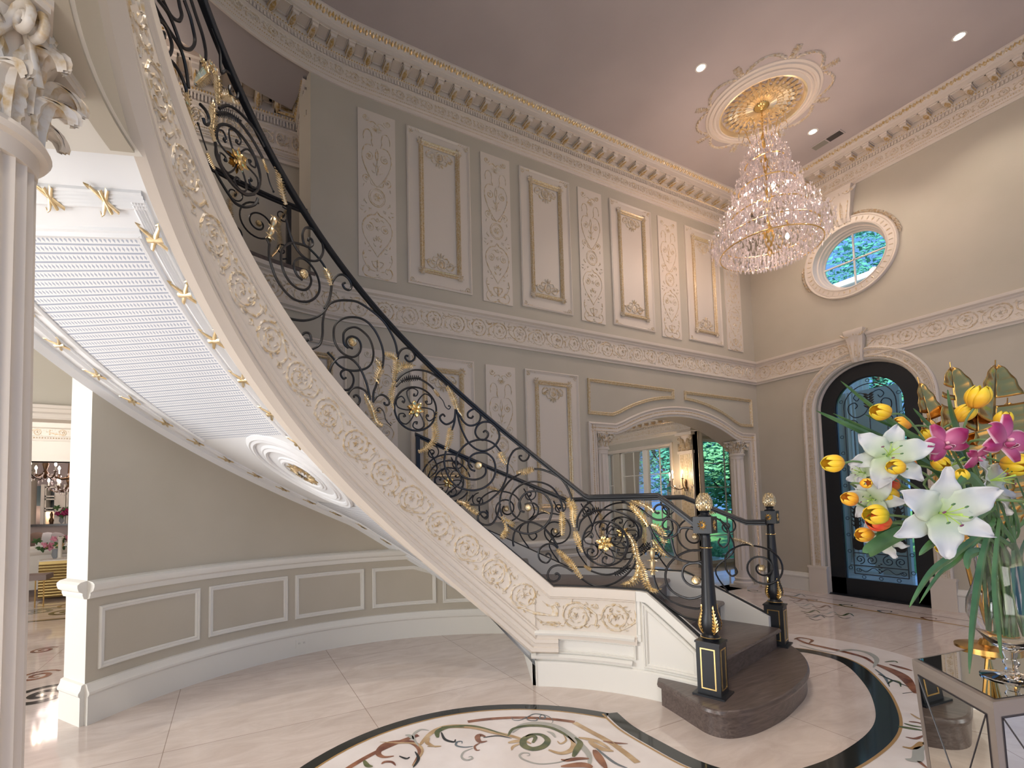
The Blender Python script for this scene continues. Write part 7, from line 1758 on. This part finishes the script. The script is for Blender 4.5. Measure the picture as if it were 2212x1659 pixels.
for (x, y, dep, w, k, ln) in ((1992, 806, 2.0, .075, 1, .02), (2052, 776, 2.02, .125, 2, .0), (2165, 768, 2.02, .14, 3, .02), (2196, 850, 2.06, .10, 4, .03), (2002, 890, 1.97, .07, 5, 0), (2108, 850, 2.05, .12, 6, .0)):
    palm((gb.x, gb.y, TZ+.03), at_depth(x, y, dep), w, k, ln)
# ================================================================ ROOM SEEN AT THE LEFT
zc = lambda y, Y, x=110: at_Y(x, y, Y).z
mb = MB(); mb.box(-5.5, -5.4, 1.5, 14, 0, 3.4); mb.box(-.85, -.75, 5.0, 13.9, 0, 3.4); mb.box(-5.5, -.75, 13.8, 13.9, 0, 3.4); struct(mb.build('wall_left_room', M['wall'], smooth=False))
mb = MB(); mb.box(-5.5, -.75, 5.1, 8.8, 3.28, 3.35); mb.box(-5.5, -.75, 8.8, 13.9, 2.9, 3.0); struct(mb.build('ceiling_left_room', M['ceil'], smooth=False))
z1 = zc(902, 5.9); z2 = zc(876, 5.9); mb = MB(); mb.box(-5.5, -.8, 5.9, 6.1, z1, 3.35); struct(mb.build('wall_left_room.001', M['wall'], smooth=False))
mb = MB(); mb.sweep(lambda s, z, o=0: (s, 5.9-o, z), [-5.5, -.8], [(0, z1), (.02, z1), (.03, z1+.03), (.02, z1+.05), (.04, z1+.08), (.03, z2-.04), (.045, z2-.01), (.045, z2), (0, z2)]); mb.box(-5.5, -.8, 5.88, 6.1, z1-.02, z1); struct(mb.build('trim_18', M['cream'], ang=25))
Yw = 8.6; za, zb_2, zd, ze = zc(911, Yw), zc(953, Yw), zc(984, Yw), zc(997, Yw)
mb = MB(); mb.box(-5.5, -.8, Yw, Yw+.2, ze, za+.1); struct(mb.build('wall_left_room.002', M['trim'], smooth=False))
F5 = lambda s, z, o=0: (s, Yw-o, z); hb = za-zb_2
mb = MB(); mb.sweep(F5, [-5.5, -.8], [(0, zb_2), (.015, zb_2), (.02, zb_2+hb*.08), (.03, zb_2+hb*.22), (.02, zb_2+hb*.25), (.02, zb_2+hb*.62), (.05, zb_2+hb*.68), (.06, zb_2+hb*.9), (.08, za), (0, za)]); c = struct(mb.build('trim_19', M['trim'], ang=25))
g = MB(); rinceau(g, F5, -4.2, -.9, zb_2+hb*.27, zb_2+hb*.61, .28, .006, .02, 1); beads(g, F5, -4.2, -.9, zb_2+hb*.15, .03, .012, .025); g.build('scroll_band', M['relief'], c)
mb = MB(); mb.box(-5.5, -.8, Yw-.03, Yw+.23, ze, zd); struct(mb.build('trim_20', M['trim'], smooth=False))
lamp('left_room_point_light', 'POINT', (-2.6, 7.2, 2.6), 30, (1, .88, .78), .3); lamp('far_room_point_light', 'POINT', (-2.8, 11.3, 2.3), 22, (1, .8, .75), .3)  # two point lights without fixtures in the rooms at the left
Yc = 10.3; pL, pR = at_Y(83, 1250, Yc), at_Y(175, 1250, Yc); ztp = zc(1212, Yc); 
cs_ = thing('gold_console', 'ribbed brass console cabinet in the far left room', 'cabinet', ((pL.x+pR.x)/2, Yc, 0))
mb = MB(); mb.box(pL.x, pR.x, Yc, Yc+.45, .04, ztp); sub2(mb.build('body', M['brass2'] if 'brass2' in M else M.setdefault('brass2', mat('brushed brass', (.42, .30, .12), .35, .9)), smooth=False), cs_)
for i in range(12): z = .05+(ztp-.07)*i/12; mb = MB(); mb.tube([(pL.x, Yc-.005, z), (pR.x, Yc-.005, z)], .014, 6); sub2(mb.build('rib', M['brass2']), cs_)
mb = MB(); mb.box(pL.x-.01, pR.x+.01, Yc-.02, Yc+.47, ztp, ztp+.02); sub2(mb.build('top', M['trim'], smooth=False), cs_)
def on_c(x, Y=Yc+.2): return at_Y(x, 1212, Y).x
t = thing('candle_vase', 'tall white pillar vase on the brass console', 'vase', (on_c(129), Yc+.2, ztp+.02)); mb = MB(); mb.lathe([(.05, ztp+.02), (.032, ztp+.04), (.028, ztp+.33), (.045, ztp+.37), (.06, ztp+.38), (.02, ztp+.385)], (on_c(129), Yc+.2, 0), 20); sub2(mb.build('body', M['trim']), t)
def posy(x, y0, z0, n, sp_, cols, seed, name, label, vase=True, sz=.04):
    r = random.Random(seed); t = thing(name, label, 'flower arrangement', (x, y0, z0))
    if vase: mb = MB(); mb.lathe([(.05, z0), (.07, z0+.06), (.06, z0+.14), (.07, z0+.16), (.04, z0+.165)], (x, y0, 0), 18); sub2(mb.build('bowl', M['glassy'], ), t)
    for i in range(n):
        c = cols[i % len(cols)]; k = 'bloom' if c != 'leaf' else 'leaf'; mb = MB(); P = Vector((x+r.uniform(-1, 1)*sp_, y0+r.uniform(-.1, .1), z0+.17+r.uniform(0, .18)))
        for q in range(7 if k == 'bloom' else 5):
            a = q*2.4; blade(mb, lambda X, Y, o=0: (P.x+X, P.y-o-.01*q, P.z+Y), 0, 0, a, sz*(1.1 if k == 'bloom' else 1.5), sz*.8, .012)
        sub2(mb.build(k, c if not isinstance(c, str) else PM['leaf']), t)
    return t
M['glassy'] = mat('grey glass bowl', (.3, .33, .36), .1)
pk = mat('pink bloom', (.75, .30, .42), .5); wh = mat('white bloom', (.8, .78, .74), .5); pch = mat('peach gold bloom', (.62, .42, .2), .5); mg_ = mat('magenta bloom', (.30, .01, .10), .5)
posy(on_c(118), Yc+.3, ztp+.02, 26, .28, [pk, wh, 'leaf', pch, 'leaf'], 4, 'flower_arrangement', 'mixed pink, white and peach flowers on the brass console', True, .05)
# sofa
so_ = thing('white_sofa', 'white sofa with cushions behind the brass console', 'sofa', (on_c(95, 11.2), 11.2, 0)); sx = on_c(60, 11.2)
mb = MB(); mb.box(sx-.6, sx+1.5, 11.0, 11.9, .1, .42); sub2(mb.build('seat', M['trim']), so_); mb = MB(); mb.tube([(sx-.6, 11.05, zc(1190, 11.05)-.05), (sx+1.5, 11.05, zc(1172, 11.05)-.05)], .10, 12); mb.box(sx-.6, sx+1.5, 10.98, 11.1, .1, zc(1190, 11.05)-.06); sub2(mb.build('backrest', M['trim']), so_)
for i, (xp, c, lb_) in enumerate([(78, (.22, .15, .12), 'brown cushion at the left end of the white sofa'), (100, (.6, .6, .62), 'pale grey cushion on the white sofa'), (118, (.45, .42, .43), 'darker grey cushion on the white sofa')]):
    mb = MB(); P = at_Y(xp, 1166, 11.3); mb.ball((P.x, 11.35, P.z), .16, 10, 8, (1, .35, .85)); o = mb.build('cushion', mat('cushion cloth', c, .8)); rebase(o, (P.x, 11.35, P.z-.1)); tag(o, lb_, 'cushion', 'cushions on the white sofa')
# gold legged stool
P = at_Y(80, 1300, 9.6); t = thing('stool', 'taupe stool with thin gold legs in front of the brass console', 'stool', (P.x, 9.6, 0)); zt_ = zc(1243, 9.6)
mb = MB(); mb.box(P.x-.4, P.x+.11, 9.55, 9.9, zt_-.06, zt_+.02); sub2(mb.build('seat', mat('taupe cloth', (.28, .22, .2), .8)), t)
for x in (P.x-.02, P.x+.08): mb = MB(); mb.tube([(x, 9.58, 0), (x, 9.58, zt_-.05)], .010, 6); sub2(mb.build('leg', M['gold']), t)
# back counter and cabinets
Yk = 13.2; zk = zc(1132, Yk); t = thing('wall_cabinet', 'white display cabinet with lit niche and shelves in the far left room', 'cabinet', (on_c(115, Yk), Yk, 0)); x0, x1 = at_Y(66, 1000, Yk).x, at_Y(170, 1000, Yk).x
mb = MB(); mb.box(x0, x1, Yk, Yk+.5, 0, zk-.04); sub2(mb.build('base', mat('taupe stone', (.36, .31, .30), .4), smooth=False), t); mb = MB(); mb.box(x0, x1, Yk-.05, Yk+.5, zk-.04, zk); sub2(mb.build('countertop', mat('dark stone', (.05, .04, .04), .2), smooth=False), t)
X = lambda px: at_Y(px, 1080, Yk).x
mb = MB(); mb.box(x0, x1, Yk+.42, Yk+.5, zk, 2.9); sub2(mb.build('back_panel', mat('pale taupe panel', (.42, .37, .37), .5), smooth=False), t)
for a, b in ((84, 92), (93, 96), (114, 120), (120, 134), (134, 138), (140, 144)): mb = MB(); mb.box(X(a), X(b), Yk+.1, Yk+.42, zk, zc(1046 if a != 120 else 1064, Yk)); sub2(mb.build('post', M['trim'], smooth=False), t)
for y in (1052, 1072, 1078, 1098, 1104): mb = MB(); z = zc(y, Yk); mb.box(X(93), X(116), Yk+.1, Yk+.42, z-.015, z+.015); sub2(mb.build('shelf', M['trim'], smooth=False), t)
mb = MB(); mb.box(X(97), X(113), Yk+.38, Yk+.41, zc(1098, Yk), zc(1060, Yk)); sub2(mb.build('glass_door', mat('smoked glass', (.12, .14, .15), .15), smooth=False), t)
mb = MB(); mb.box(X(66), X(83), Yk+.36, Yk+.41, zc(1092, Yk), zc(1048, Yk)); sub2(mb.build('glass_door', mat('blue reflecting glass', (.16, .24, .28), .1), smooth=False), t)
lamp('niche_light', 'POINT', (X(105), Yk+.25, zc(1110, Yk)), 1.2, (1, .7, .45), .05); lamp('niche_light', 'POINT', (X(76), Yk+.25, zc(1108, Yk)), 1.0, (1, .7, .5), .05)
posy(X(131), Yk+.15, zk, 16, .10, [mg_, mg_, mg_, 'leaf'], 8, 'flower_bowl', 'magenta flowers in a bowl on the far dark counter', True, .05)
mb = MB(); P = at_Y(111, 1128, Yk+.1); mb.lathe([(.03, zk), (.045, zk+.08), (.02, zk+.14), (.03, zk+.2), (.01, zk+.26)], (P.x, Yk+.1, 0), 14); tag(mb.build('dark_figurine', M['bronze']), 'small dark figurine on the far dark counter', 'figurine')
def small_chandelier(x, y, z, R_, n, label):
    t = thing('small_chandelier', label, 'chandelier', (x, y, z)); mb = MB(); mb.lathe([(.01, z+.5), (.02, z+.3), (.05, z+.15), (.02, z+.05), (.06, z-.02), (.01, z-.1)], (x, y, 0), 12); mb.tube([(x, y, z+.5), (x, y, 2.9)], .008, 5); sub2(mb.build('stem', M['bronze']), t)
    for i in range(n):
        a = 2*PI*i/n+.2; e = Vector((math.cos(a), math.sin(a), 0)); c = Vector((x, y, z)); mb = MB(); q = c+e*R_
        mb.tube(cr([c, c+e*R_*.5+Vector((0, 0, -.10)), c+e*R_*.9+Vector((0, 0, -.06)), q], 3), .012, 5); mb.lathe([(.02, 0), (.035, .01), (.01, .02)], tuple(q), 8); am = mb.build('arm', M['bronze']); sub2(am, t)
        mb = MB(); mb.lathe([(.012, .02), (.012, .09)], tuple(q), 8); sub2(mb.build('candle', M['trim']), am); mb = MB(); mb.lathe([(.008, .09), (.02, .115), (.018, .14), (.003, .17)], tuple(q), 8); sub2(mb.build('bulb', M['bulb']), am)
    mb = MB()
    for i in range(70): a = i*2.4; r = R_*(.2+.8*abs(math.sin(i*1.7))); octa(mb, (x+r*math.cos(a), y+r*math.sin(a), z-.02-.16*abs(math.cos(i*.9))*(1.2-r/R_)), .014, .04)
    o = mb.build('crystal_drops', M['crystal'], smooth=False); o['kind'] = 'stuff'; sub2(o, t)
    lamp('chandelier_glow', 'POINT', (x, y, z+.25), 12, (1, .78, .6), .05)
P = at_Y(98, 1022, 10.9); small_chandelier(P.x, 10.9, P.z, .52, 10, 'crystal chandelier with lit candles in the far left room, larger and nearer one'); P = at_Y(148, 1052, 12.2); small_chandelier(P.x, 12.2, P.z, .30, 6, 'smaller crystal chandelier beside the white post in the far left room')
